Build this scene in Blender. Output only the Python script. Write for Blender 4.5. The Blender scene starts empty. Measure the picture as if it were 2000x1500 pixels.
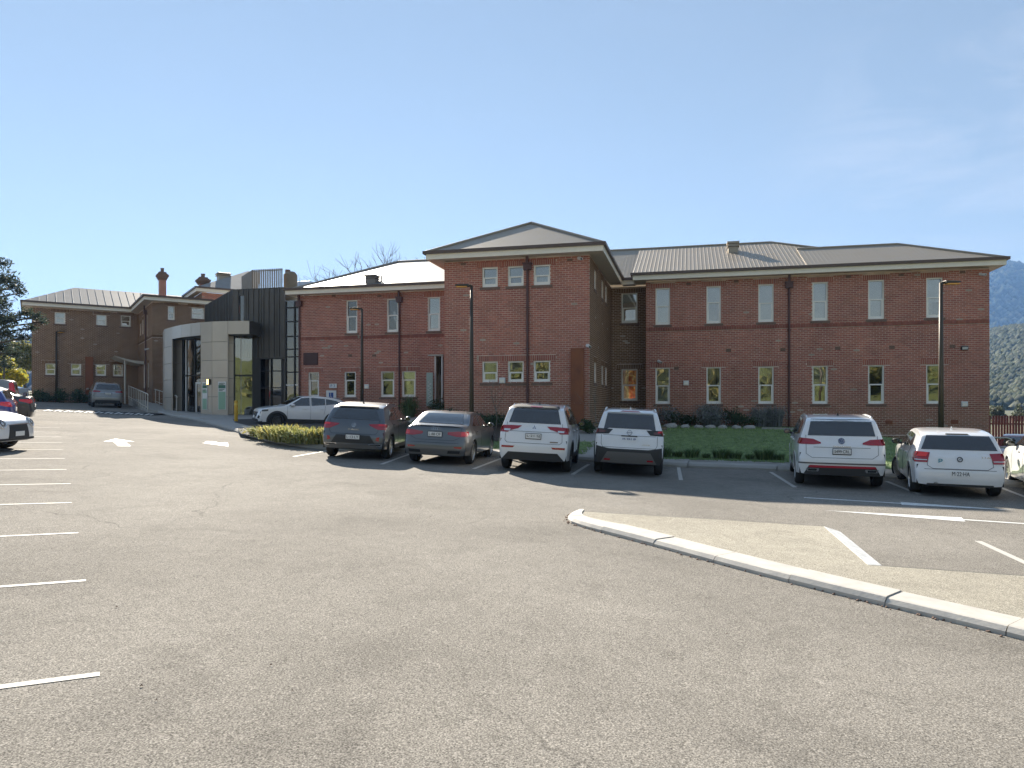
import bpy, bmesh, math, random
import numpy as np
from mathutils import Vector, Matrix
random.seed(7); RNG = np.random.default_rng(7)
R = math.radians
SC = bpy.context.scene
COL = SC.collection

# ---------------------------------------------------------------- camera, sky, sun, exposure
CAMH = 1.88
cam_d = bpy.data.cameras.new('camera'); cam = bpy.data.objects.new('camera', cam_d); COL.objects.link(cam)
cam.location = (0, 0, CAMH); cam.rotation_euler = (R(90), 0, 0)
cam_d.sensor_fit = 'HORIZONTAL'; cam_d.sensor_width = 36; cam_d.lens = 36 * 1395 / 2000
cam_d.shift_y = 42 / 2000
cam_d.clip_start = 0.1; cam_d.clip_end = 9000
SC.camera = cam
SUN_AZ, SUN_EL = R(-20.5), R(28)          # azimuth from +Y towards +X, elevation
SKY_STRENGTH = 0.087; SUN_STRENGTH = 5.0; EXPOSURE = 1.6
world = bpy.data.worlds.new('World'); SC.world = world; world.use_nodes = True
wn = world.node_tree.nodes; wl = world.node_tree.links; wn.clear()
w_out = wn.new('ShaderNodeOutputWorld'); w_bg = wn.new('ShaderNodeBackground'); w_bg.inputs[1].default_value = SKY_STRENGTH
sky = wn.new('ShaderNodeTexSky'); sky.sky_type = 'NISHITA'; sky.sun_disc = False
sky.sun_elevation = SUN_EL; sky.sun_rotation = SUN_AZ; sky.air_density = 1.0; sky.dust_density = 0.0; sky.ozone_density = 1.0
tc = wn.new('ShaderNodeTexCoord'); mp = wn.new('ShaderNodeMapping'); mp.inputs['Scale'].default_value = (2.2, 2.2, 9.0); mp.inputs['Rotation'].default_value = (0, R(17), R(0))
nz = wn.new('ShaderNodeTexNoise'); nz.inputs['Scale'].default_value = 1.5; nz.inputs['Detail'].default_value = 9; nz.inputs['Roughness'].default_value = 0.62; nz.inputs['Distortion'].default_value = 0.6
nz2 = wn.new('ShaderNodeTexNoise'); nz2.inputs['Scale'].default_value = 1.7; nz2.inputs['Detail'].default_value = 2
r1 = wn.new('ShaderNodeMapRange'); r1.inputs[1].default_value = 0.43; r1.inputs[2].default_value = 0.78
r2 = wn.new('ShaderNodeMapRange'); r2.inputs[1].default_value = 0.5; r2.inputs[2].default_value = 0.66
mm = wn.new('ShaderNodeMath'); mm.operation = 'MULTIPLY'
m2 = wn.new('ShaderNodeMath'); m2.operation = 'MULTIPLY'; m2.inputs[1].default_value = 0.62
mix = wn.new('ShaderNodeMixRGB'); mix.inputs[2].default_value = (3.0, 3.15, 3.5, 1)
gm = wn.new('ShaderNodeGamma'); hs = wn.new('ShaderNodeHueSaturation'); hs.inputs['Saturation'].default_value = 1.06
gm.inputs[1].default_value = 0.55      # one even film curve over the whole sky
wl.new(tc.outputs['Generated'], mp.inputs[0]); wl.new(mp.outputs[0], nz.inputs['Vector']); wl.new(tc.outputs['Generated'], nz2.inputs['Vector'])
wl.new(nz.outputs['Fac'], r1.inputs[0]); wl.new(nz2.outputs['Fac'], r2.inputs[0])
dv = wn.new('ShaderNodeVectorMath'); dv.operation = 'DOT_PRODUCT'; dv.inputs[1].default_value = Vector((.70, 1.0, .29)).normalized()
nv = wn.new('ShaderNodeVectorMath'); nv.operation = 'NORMALIZE'; wl.new(tc.outputs['Generated'], nv.inputs[0]); wl.new(nv.outputs[0], dv.inputs[0])
r3 = wn.new('ShaderNodeMapRange'); r3.interpolation_type = 'SMOOTHSTEP'; r3.inputs[1].default_value = .955; r3.inputs[2].default_value = .995; r3.inputs[3].default_value = .06; r3.inputs[4].default_value = 1.0; wl.new(dv.outputs['Value'], r3.inputs[0])
wl.new(r1.outputs[0], mm.inputs[0]); wl.new(r3.outputs[0], mm.inputs[1]); wl.new(mm.outputs[0], m2.inputs[0]); wl.new(m2.outputs[0], mix.inputs[0])
wl.new(sky.outputs[0], gm.inputs[0]); wl.new(gm.outputs[0], hs.inputs['Color']); wl.new(hs.outputs[0], mix.inputs[1]); wl.new(mix.outputs[0], w_bg.inputs[0]); wl.new(w_bg.outputs[0], w_out.inputs[0])
sun_d = bpy.data.lights.new('sun', 'SUN'); sun_d.energy = SUN_STRENGTH; sun_d.angle = R(0.53); sun_d.color = (1.0, 0.91, 0.78)
sun = bpy.data.objects.new('sun', sun_d); COL.objects.link(sun)
to_sun = Vector((math.sin(SUN_AZ) * math.cos(SUN_EL), math.cos(SUN_AZ) * math.cos(SUN_EL), math.sin(SUN_EL)))
sun.rotation_euler = to_sun.to_track_quat('Z', 'Y').to_euler(); sun.location = (-20, 40, 60)
SC.view_settings.view_transform = 'Standard'; SC.view_settings.look = 'None'; SC.view_settings.exposure = EXPOSURE
SC.view_settings.gamma = 1; SC.view_settings.use_curve_mapping = False
SC.render.engine = 'CYCLES'; SC.cycles.max_bounces = 7; SC.cycles.transparent_max_bounces = 12
SC.cycles.caustics_reflective = False; SC.cycles.caustics_refractive = False

# ---------------------------------------------------------------- helpers
FP = 1395.0
def zg(x, y):
    """height of the sloping asphalt"""
    x = max(-70, min(60, x)); y = max(-40, min(90, y))
    drop = .75 * max(0, min(1, (x - 13.5) / 5)) * max(0, min(1, (y - 18.5) / 5))     # the ground falls away past the right corner
    return .01 * y - drop + (-.045 * x + .03 if x < 5 else -.195 - .006 * (x - 5))
def hit(px, py, dz=0.0):
    t = (px - 1000) / FP; k = (792 - py) / FP
    lo, hi = 2.0, 120.0
    for _ in range(50):
        m = (lo + hi) / 2
        if CAMH + k * m - zg(t * m, m) - dz > 0: lo = m
        else: hi = m
    return Vector((t * lo, lo, zg(t * lo, lo) + dz))
def at(px, py, Y): return Vector(((px - 1000) / FP * Y, Y, CAMH + (792 - py) / FP * Y))
def xy(px, Y): return Vector(((px - 1000) / FP * Y, Y))

class Frame:
    """s runs along a facade (left to right), q away from the viewer"""
    def __init__(s, u): s.u = Vector(u).normalized(); s.m = Vector((-s.u.y, s.u.x)); s.rot = math.atan2(s.u.y, s.u.x)
    def w(s, a, q, z=0): p = s.u * a + s.m * q; return Vector((p.x, p.y, z))
    def s_at(s, px, q):
        t = (px - 1000) / FP; Y = q / (s.m.x * t + s.m.y); return Y * (s.u.x * t + s.u.y)
    def Y_at(s, px, q): t = (px - 1000) / FP; return q / (s.m.x * t + s.m.y)
    def z_at(s, px, py, q): return CAMH + (792 - py) / FP * s.Y_at(px, q)
    def q_at(s, px, a):
        t = (px - 1000) / FP
        # (u.x a + m.x q) = t (u.y a + m.y q)
        return a * (s.u.x - t * s.u.y) / (t * s.m.y - s.m.x)
BF = Frame((math.cos(R(-13.89)), math.sin(R(-13.89))))
LF = Frame((.829, .559))

class MB:
    def __init__(s): s.v = []; s.f = []; s.c = None
    def add(s, vs, fs):
        o = len(s.v); s.v += [tuple(p) for p in vs]; s.f += [tuple(i + o for i in f) for f in fs]; return s
    def quad(s, a, b, c, d): return s.add([a, b, c, d], [(0, 1, 2, 3)])
    def poly(s, ps): return s.add(ps, [tuple(range(len(ps)))])
    def box(s, x0, x1, y0, y1, z0, z1):
        return s.add([(x0, y0, z0), (x1, y0, z0), (x1, y1, z0), (x0, y1, z0), (x0, y0, z1), (x1, y0, z1), (x1, y1, z1), (x0, y1, z1)],
                     [(0, 3, 2, 1), (4, 5, 6, 7), (0, 1, 5, 4), (1, 2, 6, 5), (2, 3, 7, 6), (3, 0, 4, 7)])
    def pbox(s, P, a0, a1, z0, z1, o0, o1):
        """box in wall coordinates; P(a, z, o) with o outwards"""
        return s.add([P(a0, z0, o1), P(a1, z0, o1), P(a1, z0, o0), P(a0, z0, o0), P(a0, z1, o1), P(a1, z1, o1), P(a1, z1, o0), P(a0, z1, o0)],
                     [(0, 3, 2, 1), (4, 5, 6, 7), (0, 1, 5, 4), (1, 2, 6, 5), (2, 3, 7, 6), (3, 0, 4, 7)])
    def prism(s, base, h):
        """extrude polygon (list of 3d points) by vector h"""
        n = len(base); h = Vector(h); b = [Vector(p) for p in base]
        return s.add(b + [p + h for p in b], [tuple(reversed(range(n))), tuple(range(n, 2 * n))] + [(i, (i + 1) % n, n + (i + 1) % n, n + i) for i in range(n)])
    def tube(s, pts, r, n=8, cap=True):
        pts = [Vector(p) for p in pts]; rs = r if isinstance(r, (list, tuple)) else [r] * len(pts)
        vs = []
        for i, p in enumerate(pts):
            d = (pts[min(i + 1, len(pts) - 1)] - pts[max(i - 1, 0)]).normalized()
            a = d.orthogonal().normalized() if i == 0 else (a - d * a.dot(d)).normalized()
            b = d.cross(a)
            for k in range(n):
                t = 2 * math.pi * k / n; vs.append(p + (a * math.cos(t) + b * math.sin(t)) * rs[i])
        fs = [(i * n + k, i * n + (k + 1) % n, (i + 1) * n + (k + 1) % n, (i + 1) * n + k) for i in range(len(pts) - 1) for k in range(n)]
        if cap: fs += [tuple(reversed(range(n))), tuple((len(pts) - 1) * n + k for k in range(n))]
        return s.add(vs, fs)
    def lathe(s, prof, c=(0, 0, 0), axis='z', n=24):
        vs = []
        for r, h in prof:
            for k in range(n):
                t = 2 * math.pi * k / n
                if axis == 'z': vs.append((c[0] + r * math.cos(t), c[1] + r * math.sin(t), c[2] + h))
                else: vs.append((c[0] + r * math.cos(t), c[1] + h, c[2] + r * math.sin(t)))
        m = len(prof)
        fs = [(i * n + k, i * n + (k + 1) % n, (i + 1) * n + (k + 1) % n, (i + 1) * n + k) for i in range(m - 1) for k in range(n)]
        return s.add(vs, fs)
    def grid(s, rows):
        n = len(rows[0]); vs = [p for r in rows for p in r]
        return s.add(vs, [(i * n + j, i * n + j + 1, (i + 1) * n + j + 1, (i + 1) * n + j) for i in range(len(rows) - 1) for j in range(n - 1)])
    def build(s, name, mat=None, parent=None, off=(0, 0, 0), smooth=False, kind=None, tone=None, bevel=0):
        me = bpy.data.meshes.new(name)
        ox, oy, oz = off
        me.from_pydata([(x - ox, y - oy, z - oz) for x, y, z in s.v] if any(off) else s.v, [], s.f)
        if mat: me.materials.append(mat)
        if smooth: me.polygons.foreach_set('use_smooth', [True] * len(me.polygons))
        if tone is not None:      # one colour per face
            at_ = me.attributes.new('tone', 'FLOAT_COLOR', 'CORNER')
            t = np.ones((len(me.loops), 4), np.float32)
            n = np.empty(len(me.polygons), np.int32); me.polygons.foreach_get('loop_total', n)
            t[:, :3] = np.repeat(np.asarray(tone, np.float32), n, axis=0)
            at_.data.foreach_set('color', t.ravel())
        me.update()
        return link(name, me, parent, kind, bevel)
def link(name, me, parent=None, kind=None, bevel=0):
    o = bpy.data.objects.new(name, me); COL.objects.link(o)
    if parent: o.parent = parent
    if kind: o['kind'] = kind
    if bevel:
        b = o.modifiers.new('bevel', 'BEVEL'); b.width = bevel; b.segments = 2; b.limit_method = 'ANGLE'
    return o
def empty(name, loc=(0, 0, 0), rz=0.0):
    o = bpy.data.objects.new(name, None); COL.objects.link(o); o.location = loc; o.rotation_euler = (0, 0, rz); o.empty_display_size = .3
    return o
def tag(o, label=None, cat=None, group=None, kind=None):
    if label: o['label'] = label
    if cat: o['category'] = cat
    if group: o['group'] = group
    if kind: o['kind'] = kind
    return o

# ---------------------------------------------------------------- materials
MATS = {}
def mat(name, col, rough=.6, metal=0.0, var=0.0, vscale=3.0, col2=None, bump=0.0, bscale=40.0, spec=.5, coat=0.0, tone=False, emit=None, stretch=None, coords='Object', detail=5):
    if name in MATS: return MATS[name]
    m = bpy.data.materials.new(name); m.use_nodes = True; N = m.node_tree.nodes; L = m.node_tree.links
    p = N['Principled BSDF']; p.inputs['Roughness'].default_value = rough; p.inputs['Metallic'].default_value = metal
    p.inputs['Specular IOR Level'].default_value = spec
    if coat: p.inputs['Coat Weight'].default_value = coat; p.inputs['Coat Roughness'].default_value = .03
    p.inputs['Base Color'].default_value = (*col, 1)
    src = None
    t = N.new('ShaderNodeTexCoord'); vec = t.outputs[coords]
    if stretch:
        mp_ = N.new('ShaderNodeMapping'); mp_.inputs['Scale'].default_value = stretch; L.new(vec, mp_.inputs[0]); vec = mp_.outputs[0]
    if tone:
        a = N.new('ShaderNodeAttribute'); a.attribute_name = 'tone'; src = a.outputs['Color']
    if var or col2:
        n = N.new('ShaderNodeTexNoise'); n.inputs['Scale'].default_value = vscale; n.inputs['Detail'].default_value = detail; n.inputs['Roughness'].default_value = .62; L.new(vec, n.inputs['Vector'])
        r = N.new('ShaderNodeMapRange'); r.inputs[1].default_value = .34; r.inputs[2].default_value = .68; L.new(n.outputs['Fac'], r.inputs[0])
        if col2:
            x = N.new('ShaderNodeMixRGB'); x.inputs[1].default_value = (*col, 1); x.inputs[2].default_value = (*col2, 1); L.new(r.outputs[0], x.inputs[0]); src = x.outputs[0]
        if var:
            r2_ = N.new('ShaderNodeMapRange'); r2_.inputs[3].default_value = 1 - var; r2_.inputs[4].default_value = 1 + var; L.new(r.outputs[0], r2_.inputs[0])
            x = N.new('ShaderNodeMixRGB'); x.blend_type = 'MULTIPLY'; x.inputs[0].default_value = 1
            if src: L.new(src, x.inputs[1])
            else: x.inputs[1].default_value = (*col, 1)
            L.new(r2_.outputs[0], x.inputs[2]); src = x.outputs[0]
    if src: L.new(src, p.inputs['Base Color'])
    if bump:
        n = N.new('ShaderNodeTexNoise'); n.inputs['Scale'].default_value = bscale; n.inputs['Detail'].default_value = 4; L.new(vec, n.inputs['Vector'])
        b = N.new('ShaderNodeBump'); b.inputs['Strength'].default_value = bump; b.inputs['Distance'].default_value = .02; L.new(n.outputs['Fac'], b.inputs['Height']); L.new(b.outputs[0], p.inputs['Normal'])
    if emit: p.inputs['Emission Color'].default_value = (*emit[:3], 1); p.inputs['Emission Strength'].default_value = emit[3]
    MATS[name] = m; return m
def glass_mat(name, tint=(.93, .95, .95), ior=2.6, rough=0.0):
    if name in MATS: return MATS[name]
    m = bpy.data.materials.new(name); m.use_nodes = True; N = m.node_tree.nodes; L = m.node_tree.links; N.clear()
    o = N.new('ShaderNodeOutputMaterial'); x = N.new('ShaderNodeMixShader'); t = N.new('ShaderNodeBsdfTransparent'); g = N.new('ShaderNodeBsdfGlossy'); f = N.new('ShaderNodeFresnel')
    t.inputs[0].default_value = (*tint, 1); g.inputs['Roughness'].default_value = rough; f.inputs[0].default_value = ior
    tc_ = N.new('ShaderNodeTexCoord'); n = N.new('ShaderNodeTexNoise'); n.inputs['Scale'].default_value = 1.3; n.inputs['Detail'].default_value = 1; L.new(tc_.outputs['Object'], n.inputs['Vector'])
    b = N.new('ShaderNodeBump'); b.inputs['Strength'].default_value = .09; b.inputs['Distance'].default_value = .05; L.new(n.outputs['Fac'], b.inputs['Height']); L.new(b.outputs[0], g.inputs['Normal'])
    L.new(f.outputs[0], x.inputs[0]); L.new(t.outputs[0], x.inputs[1]); L.new(g.outputs[0], x.inputs[2]); L.new(x.outputs[0], o.inputs[0])
    MATS[name] = m; return m

def asphalt_mat(name, c0, c1, grit=1.0):
    m = bpy.data.materials.new(name); m.use_nodes = True; N = m.node_tree.nodes; L = m.node_tree.links
    p = N['Principled BSDF']; p.inputs['Roughness'].default_value = .95; p.inputs['Specular IOR Level'].default_value = .08
    t = N.new('ShaderNodeTexCoord')
    big = N.new('ShaderNodeTexNoise'); big.inputs['Scale'].default_value = .22; big.inputs['Detail'].default_value = 6; big.inputs['Roughness'].default_value = .6
    mid = N.new('ShaderNodeTexNoise'); mid.inputs['Scale'].default_value = 5; mid.inputs['Detail'].default_value = 5
    fine = N.new('ShaderNodeTexNoise'); fine.inputs['Scale'].default_value = 92; fine.inputs['Detail'].default_value = 3; fine.inputs['Roughness'].default_value = .7
    vor = N.new('ShaderNodeTexVoronoi'); vor.inputs['Scale'].default_value = 120
    stain = N.new('ShaderNodeTexNoise'); stain.inputs['Scale'].default_value = .8; stain.inputs['Detail'].default_value = 7; stain.inputs['Roughness'].default_value = .68; stain.inputs['Distortion'].default_value = .8
    for n in (big, mid, fine, vor, stain): L.new(t.outputs['Object'], n.inputs['Vector'])
    def rng(src, a, b, lo, hi):
        r = N.new('ShaderNodeMapRange'); r.inputs[1].default_value = a; r.inputs[2].default_value = b; r.inputs[3].default_value = lo; r.inputs[4].default_value = hi; L.new(src, r.inputs[0]); return r.outputs[0]
    x = N.new('ShaderNodeMixRGB'); x.inputs[1].default_value = (*c0, 1); x.inputs[2].default_value = (*c1, 1); L.new(rng(big.outputs['Fac'], .36, .66, 0, 1), x.inputs[0])
    cur = x.outputs[0]
    for s in (rng(stain.outputs['Fac'], .52, .72, 1.0, .80), rng(mid.outputs['Fac'], .3, .7, .94, 1.06), rng(fine.outputs['Fac'], .32, .68, 1 - .66 * grit, 1 + .66 * grit), rng(vor.outputs['Color'], 0, 1, 1 - .45 * grit, 1 + .45 * grit)):
        y = N.new('ShaderNodeMixRGB'); y.blend_type = 'MULTIPLY'; y.inputs[0].default_value = 1; L.new(cur, y.inputs[1]); L.new(s, y.inputs[2]); cur = y.outputs[0]
    wob = N.new('ShaderNodeTexNoise'); wob.inputs['Scale'].default_value = .9; wob.inputs['Detail'].default_value = 6; L.new(t.outputs['Object'], wob.inputs['Vector'])
    wm = N.new('ShaderNodeMixRGB'); wm.blend_type = 'ADD'; wm.inputs[0].default_value = 1.3; L.new(t.outputs['Object'], wm.inputs[1]); L.new(wob.outputs['Color'], wm.inputs[2])
    ck = N.new('ShaderNodeTexVoronoi'); ck.feature = 'DISTANCE_TO_EDGE'; ck.inputs['Scale'].default_value = .17; L.new(wm.outputs[0], ck.inputs['Vector'])
    ca = rng(ck.outputs['Distance'], .0005, .0028, 1.0, 0.0); cb = rng(big.outputs['Fac'], .47, .56, 0.0, 1.0)
    cm = N.new('ShaderNodeMath'); cm.operation = 'MULTIPLY'; L.new(ca, cm.inputs[0]); L.new(cb, cm.inputs[1])
    cx = N.new('ShaderNodeMixRGB'); cx.inputs[2].default_value = (.07, .065, .058, 1); cs = N.new('ShaderNodeMath'); cs.operation = 'MULTIPLY'; cs.inputs[1].default_value = .5; L.new(cm.outputs[0], cs.inputs[0]); L.new(cs.outputs[0], cx.inputs[0]); L.new(cur, cx.inputs[1]); cur = cx.outputs[0]
    L.new(cur, p.inputs['Base Color'])
    b = N.new('ShaderNodeBump'); b.inputs['Strength'].default_value = .55 * grit; b.inputs['Distance'].default_value = .008; L.new(fine.outputs['Fac'], b.inputs['Height']); L.new(b.outputs[0], p.inputs['Normal'])
    MATS[name] = m; return m

M_ASPH = asphalt_mat('asphalt', (.20, .186, .163), (.275, .256, .225))
M_GRAVEL = asphalt_mat('exposed_aggregate', (.33, .305, .25), (.42, .39, .32), .85)
M_CONC = mat('concrete', (.42, .40, .36), .85, var=.16, vscale=2.2, bump=.25, bscale=30, col2=(.34, .325, .295))
M_KERB = mat('kerb_concrete', (.52, .495, .45), .85, var=.14, vscale=4, bump=.12, bscale=40, col2=(.50, .47, .41))
M_LINE = mat('worn_line_paint', (.62, .60, .55), .75, var=.25, vscale=14, col2=(.40, .38, .33))
M_PAINT = mat('line_paint', (.70, .70, .67), .7, var=.2, vscale=11, bump=.2, bscale=60)
M_GROUND = mat('dry_ground', (.11, .105, .06), .95, var=.3, vscale=.3, col2=(.07, .085, .035))
M_LAWN = mat('lawn_soil', (.15, .22, .08), .95, var=.3, vscale=6, col2=(.18, .25, .095), bump=.8, bscale=90)
M_GRASS = mat('grass_blade', (.20, .30, .10), .8, var=.3, vscale=3, col2=(.25, .34, .13))
M_SOIL = mat('mulch', (.06, .045, .032), .95, var=.4, vscale=12, bump=.8, bscale=30)
M_MORTAR = mat('mortar', (.62, .49, .40), .95, var=.22, vscale=2, bump=.3, bscale=60)
M_BRICK = mat('brick', (.2, .1, .08), .85, var=.13, vscale=20, tone=True, bump=.3, bscale=50)
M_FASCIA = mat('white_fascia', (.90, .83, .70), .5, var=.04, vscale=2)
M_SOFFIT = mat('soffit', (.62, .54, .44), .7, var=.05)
M_GUTTER = mat('brown_gutter', (.11, .072, .055), .45, var=.1)
M_PIPE = mat('downpipe_paint', (.10, .045, .04), .5, var=.1)
M_ROOFD = mat('roof_sheet_dark', (.27, .25, .225), .6, metal=.15, var=.10, vscale=.8)
M_ROOF = mat('roof_steel', (.40, .335, .25), .50, metal=.45, var=.10, vscale=1.2, col2=(.33, .285, .23))
M_ROOFG = mat('roof_sheet_grey', (.22, .2, .18), .5, metal=.25, var=.08, vscale=.8)
M_FRAME = mat('white_window_paint', (.90, .87, .80), .45, var=.04)
M_SILL = mat('sill_brick', (.2, .13, .095), .85, var=.2, vscale=14, bump=.3)
M_GLASS = glass_mat('window_glass')
M_GLASS2 = glass_mat('shopfront_glass', (.62, .64, .58), 2.8)
M_INNER = mat('interior_wall', (.40, .34, .26), .9, var=.3, vscale=.7)
M_BLIND = mat('blind', (.92, .92, .90), .8, var=.06, vscale=2)
M_CURT = mat('curtain', (.78, .7, .57), .9, var=.12, vscale=3)
M_CORTEN = mat('corten', (.36, .13, .055), .8, var=.25, vscale=2, col2=(.15, .055, .03), bump=.2)
M_DARK = mat('dark_cladding', (.105, .094, .08), .5, var=.12, vscale=1.2, metal=.2)
M_PANEL = mat('grey_panel', (.52, .46, .38), .36, metal=.4, var=.05, vscale=.8)
M_BLACK = mat('black_metal', (.022, .021, .02), .5)
M_BRONZE = mat('bronze_post', (.065, .052, .035), .5, metal=.3, var=.1)
M_STEEL = mat('galvanised', (.42, .41, .38), .5, metal=.6, var=.08)
M_WHITE = mat('white_plastic', (.75, .75, .73), .4)
M_YELLOW = mat('yellow_paint', (.62, .36, .02), .45, var=.08)
M_TAN = mat('tan_slat', (.24, .185, .125), .6, var=.1)
# ---------------------------------------------------------------- ground
def terrain(name, xs, ys, mat_, kind='structure', parent=None, dz=0.0, f=None):
    m = MB(); m.grid([[Vector((x, y, (f or zg)(x, y) + dz)) for x in xs] for y in ys]); return m.build(name, mat_, parent, kind=kind, smooth=True)
lin = lambda a, b, n: [a + (b - a) * i / (n - 1) for i in range(n)]
terrain('ground', [-5000, -1500, -600, -200, -100, -70, -45, -20, 3, 20, 40, 60, 100, 200, 600, 1500, 5000], [-300, -100, -60, -40, -20, 0, 20, 40, 60, 90, 150, 400, 1500, 4000], M_GROUND, dz=-.06)
car_park = terrain('car_park', lin(-57, 5, 32) + lin(5.9, 13.5, 9) + lin(14.1, 18.5, 9) + lin(20, 40, 11), lin(-14, 18.5, 18) + lin(19, 23.5, 10) + lin(25, 66, 21), M_ASPH)

# kerb line between the asphalt and the verge (world xy), from right to left
KERB = [hit(*p).xy for p in [(2180, 968), (2000, 952), (1735, 936), (1555, 921), (1300, 911), (1140, 902), (960, 890), (780, 884), (625, 878), (560, 870), (500, 857), (481, 850.7), (430, 835), (369, 818.7), (330, 813.5), (296, 803)]]
def resample(pts, step):
    out = [Vector(pts[0])]; acc = 0
    for a, b in zip(pts, pts[1:]):
        a = Vector(a); b = Vector(b); L = (b - a).length; t = step - acc
        while t <= L: out.append(a + (b - a) * t / L); t += step
        acc = L - (t - step)
    return out
def smooth2(pts, k=2):
    for _ in range(k):
        q = [pts[0]]
        for a, b in zip(pts, pts[1:]): q += [a * .75 + b * .25, a * .25 + b * .75]
        pts = q + [pts[-1]]
    return pts
KL = smooth2([Vector(p) for p in KERB], 2)
def side_n(pts, i):
    d = (pts[min(i + 1, len(pts) - 1)] - pts[max(i - 1, 0)]).normalized(); return Vector((d.y, -d.x))   # to the right of travel = away from viewer
def kdist(x, y):
    p = Vector((x, y)); best = 1e9; sg = 1
    for a, b in zip(KL, KL[1:]):
        d = b - a; t = max(0, min(1, (p - a).dot(d) / max(d.length_squared, 1e-9))); c = a + d * t; e = (p - c).length
        if e < best: best = e; sg = 1 if (d.y * (p - a).x - d.x * (p - a).y) > 0 else -1
    return best * sg
def rise(x):          # how far the verge banks up beyond the kerb
    if x > 13: return max(.15, .78 - .63 * (x - 13) / 5)
    return .78 if x > -4 else (.78 - .63 * min(1, (-4 - x) / 5) if x > -9 else .15 + .12 * min(1, (-9 - x) / 4))
def vz(x, y, d=None):
    d = kdist(x, y) if d is None else d
    r = rise(x); t = max(0, min(1, (d - .5) / 8.0)); t = t * t * (3 - 2 * t)
    return zg(x, y) + .14 + (r - .14) * t
def kerb_stones(path, width, height, seg, parent, mt, gap=.012, closed=False, taper=.06, hf=zg, wf=None):
    """separate kerb lengths along a path; the face is on the left of travel"""
    P = resample(path, .25); n = max(1, int(round(seg / .25))); res = []
    for k in range(0, len(P) - 1, n):
        pts = P[k:k + n + 1]
        if len(pts) < 2: continue
        idx = list(range(k, k + len(pts))); rows = []
        for j, p in zip(idx, pts):
            nn = side_n(P, j); d = (P[min(j + 1, len(P) - 1)] - P[max(j - 1, 0)]).normalized()
            q = p + (d * gap if j == idx[0] else (-d * gap if j == idx[-1] else d * 0))
            z0 = hf(q.x, q.y)
            hh = height + .006 * math.sin(k * 7.3)
            width_ = wf(j / (len(P) - 1)) if wf else width
            prof = [(0, -.06), (.0, hh * .45), (taper, hh * .93), (taper + .03, hh), (width_, hh), (width_, -.06)]
            rows.append([Vector((*(q + nn * a), z0 + b)) for a, b in prof])
        m = MB(); m.grid(rows); m.poly(list(reversed(rows[0]))); m.poly(rows[-1])
        res.append(m.build('kerb_stone', mt, parent))
    return res
verge = empty('verge'); tag(verge, kind='structure')
kerb_stones(KL, .9, .14, 2.5, verge, M_CONC)
# the planted bank and paths beyond the kerb, one sheet
def verge_strip(name, i0, i1, d0, d1, mt, dz=0.0, n=14, parent=verge):
    P = resample(KL, .6); rows = []
    i0 = int(i0 * (len(P) - 1)); i1 = int(i1 * (len(P) - 1))
    for i in range(i0, i1 + 1):
        nn = side_n(P, i)
        rows.append([Vector((*(P[i] + nn * d), 0)) for d in lin(d0, d1, n)])
    for r in rows:
        for j, p in enumerate(r): p.z = vz(p.x, p.y, d0 + (d1 - d0) * j / (n - 1)) + dz
    m = MB(); m.grid(rows); return m.build(name, mt, parent, smooth=True)
# bank sheet: a regular grid over everything behind the kerb line
def bank(name, xs, ys, mt, test, dz=0.0):
    m = MB(); ix = {}
    for i, x in enumerate(xs):
        for j, y in enumerate(ys):
            d = kdist(x, y)
            if d > .2 and test(x, y, d): ix[i, j] = len(m.v); m.v.append((x, y, vz(x, y, d) + dz))
    for (i, j) in list(ix):
        q = [(i, j), (i + 1, j), (i + 1, j + 1), (i, j + 1)]
        if all(k in ix for k in q): m.f.append(tuple(ix[k] for k in q))
    return m.build(name, mt, verge, smooth=True)
verge_strip('footpath', 0, 1, .86, 1.7, M_CONC, -.004, 5)
bank('paving', lin(-38, 34, 180), lin(15, 66, 128), M_CONC, lambda x, y, d: d > 1.35 and d < 34, -.012)
def on_lawn(x, y, d):
    q = .24 * x + .9708 * y
    if q > 34.6: return False
    pathx = 2.0 + (y - 21.5) * .28
    if y > 26 and x < 5.4 and x > -3.5: return False
    return d > 1.0 and (x > pathx + 1.3 or (-4.2 < x < pathx - .1))
lawn = bank('lawn', lin(-6, 24, 120), lin(16, 36, 80), M_LAWN, on_lawn, .012)
bank('garden_bed', lin(-4.5, 22, 90), lin(20, 37, 70), M_SOIL, lambda x, y, d: (.24 * x + .9708 * y > 33.2 and x > 5.5) or (y > 25.4 and -4 < x < 1.9 and .24 * x + .9708 * y < 29.2), .03)
# lawn blades
def blades(name, n, x0, x1, y0, y1, test, h0, h1, mt, w=.012, lean=.5):
    vs = []; fs = []
    pts = RNG.random((n, 2)) * [x1 - x0, y1 - y0] + [x0, y0]
    for x, y in pts:
        d = kdist(x, y)
        if not test(x, y, d): continue
        z = vz(x, y, d); h = random.uniform(h0, h1); a = random.uniform(0, 6.28); ca, sa = math.cos(a) * w, math.sin(a) * w
        lx, ly = random.gauss(0, lean) * h, random.gauss(0, lean) * h; i = len(vs)
        vs += [(x - ca, y - sa, z), (x + ca, y + sa, z), (x + lx, y + ly, z + h)]; fs.append((i, i + 1, i + 2))
    m = MB(); m.v = vs; m.f = fs; return m.build(name, mt, None, kind='stuff')
grass = blades('grass', 42000, -4.5, 15, 20.3, 34.5, on_lawn, .03, .085, M_GRASS, .016)
tag(grass, 'short green lawn grass between the kerb and the brick wall', 'grass')

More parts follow.
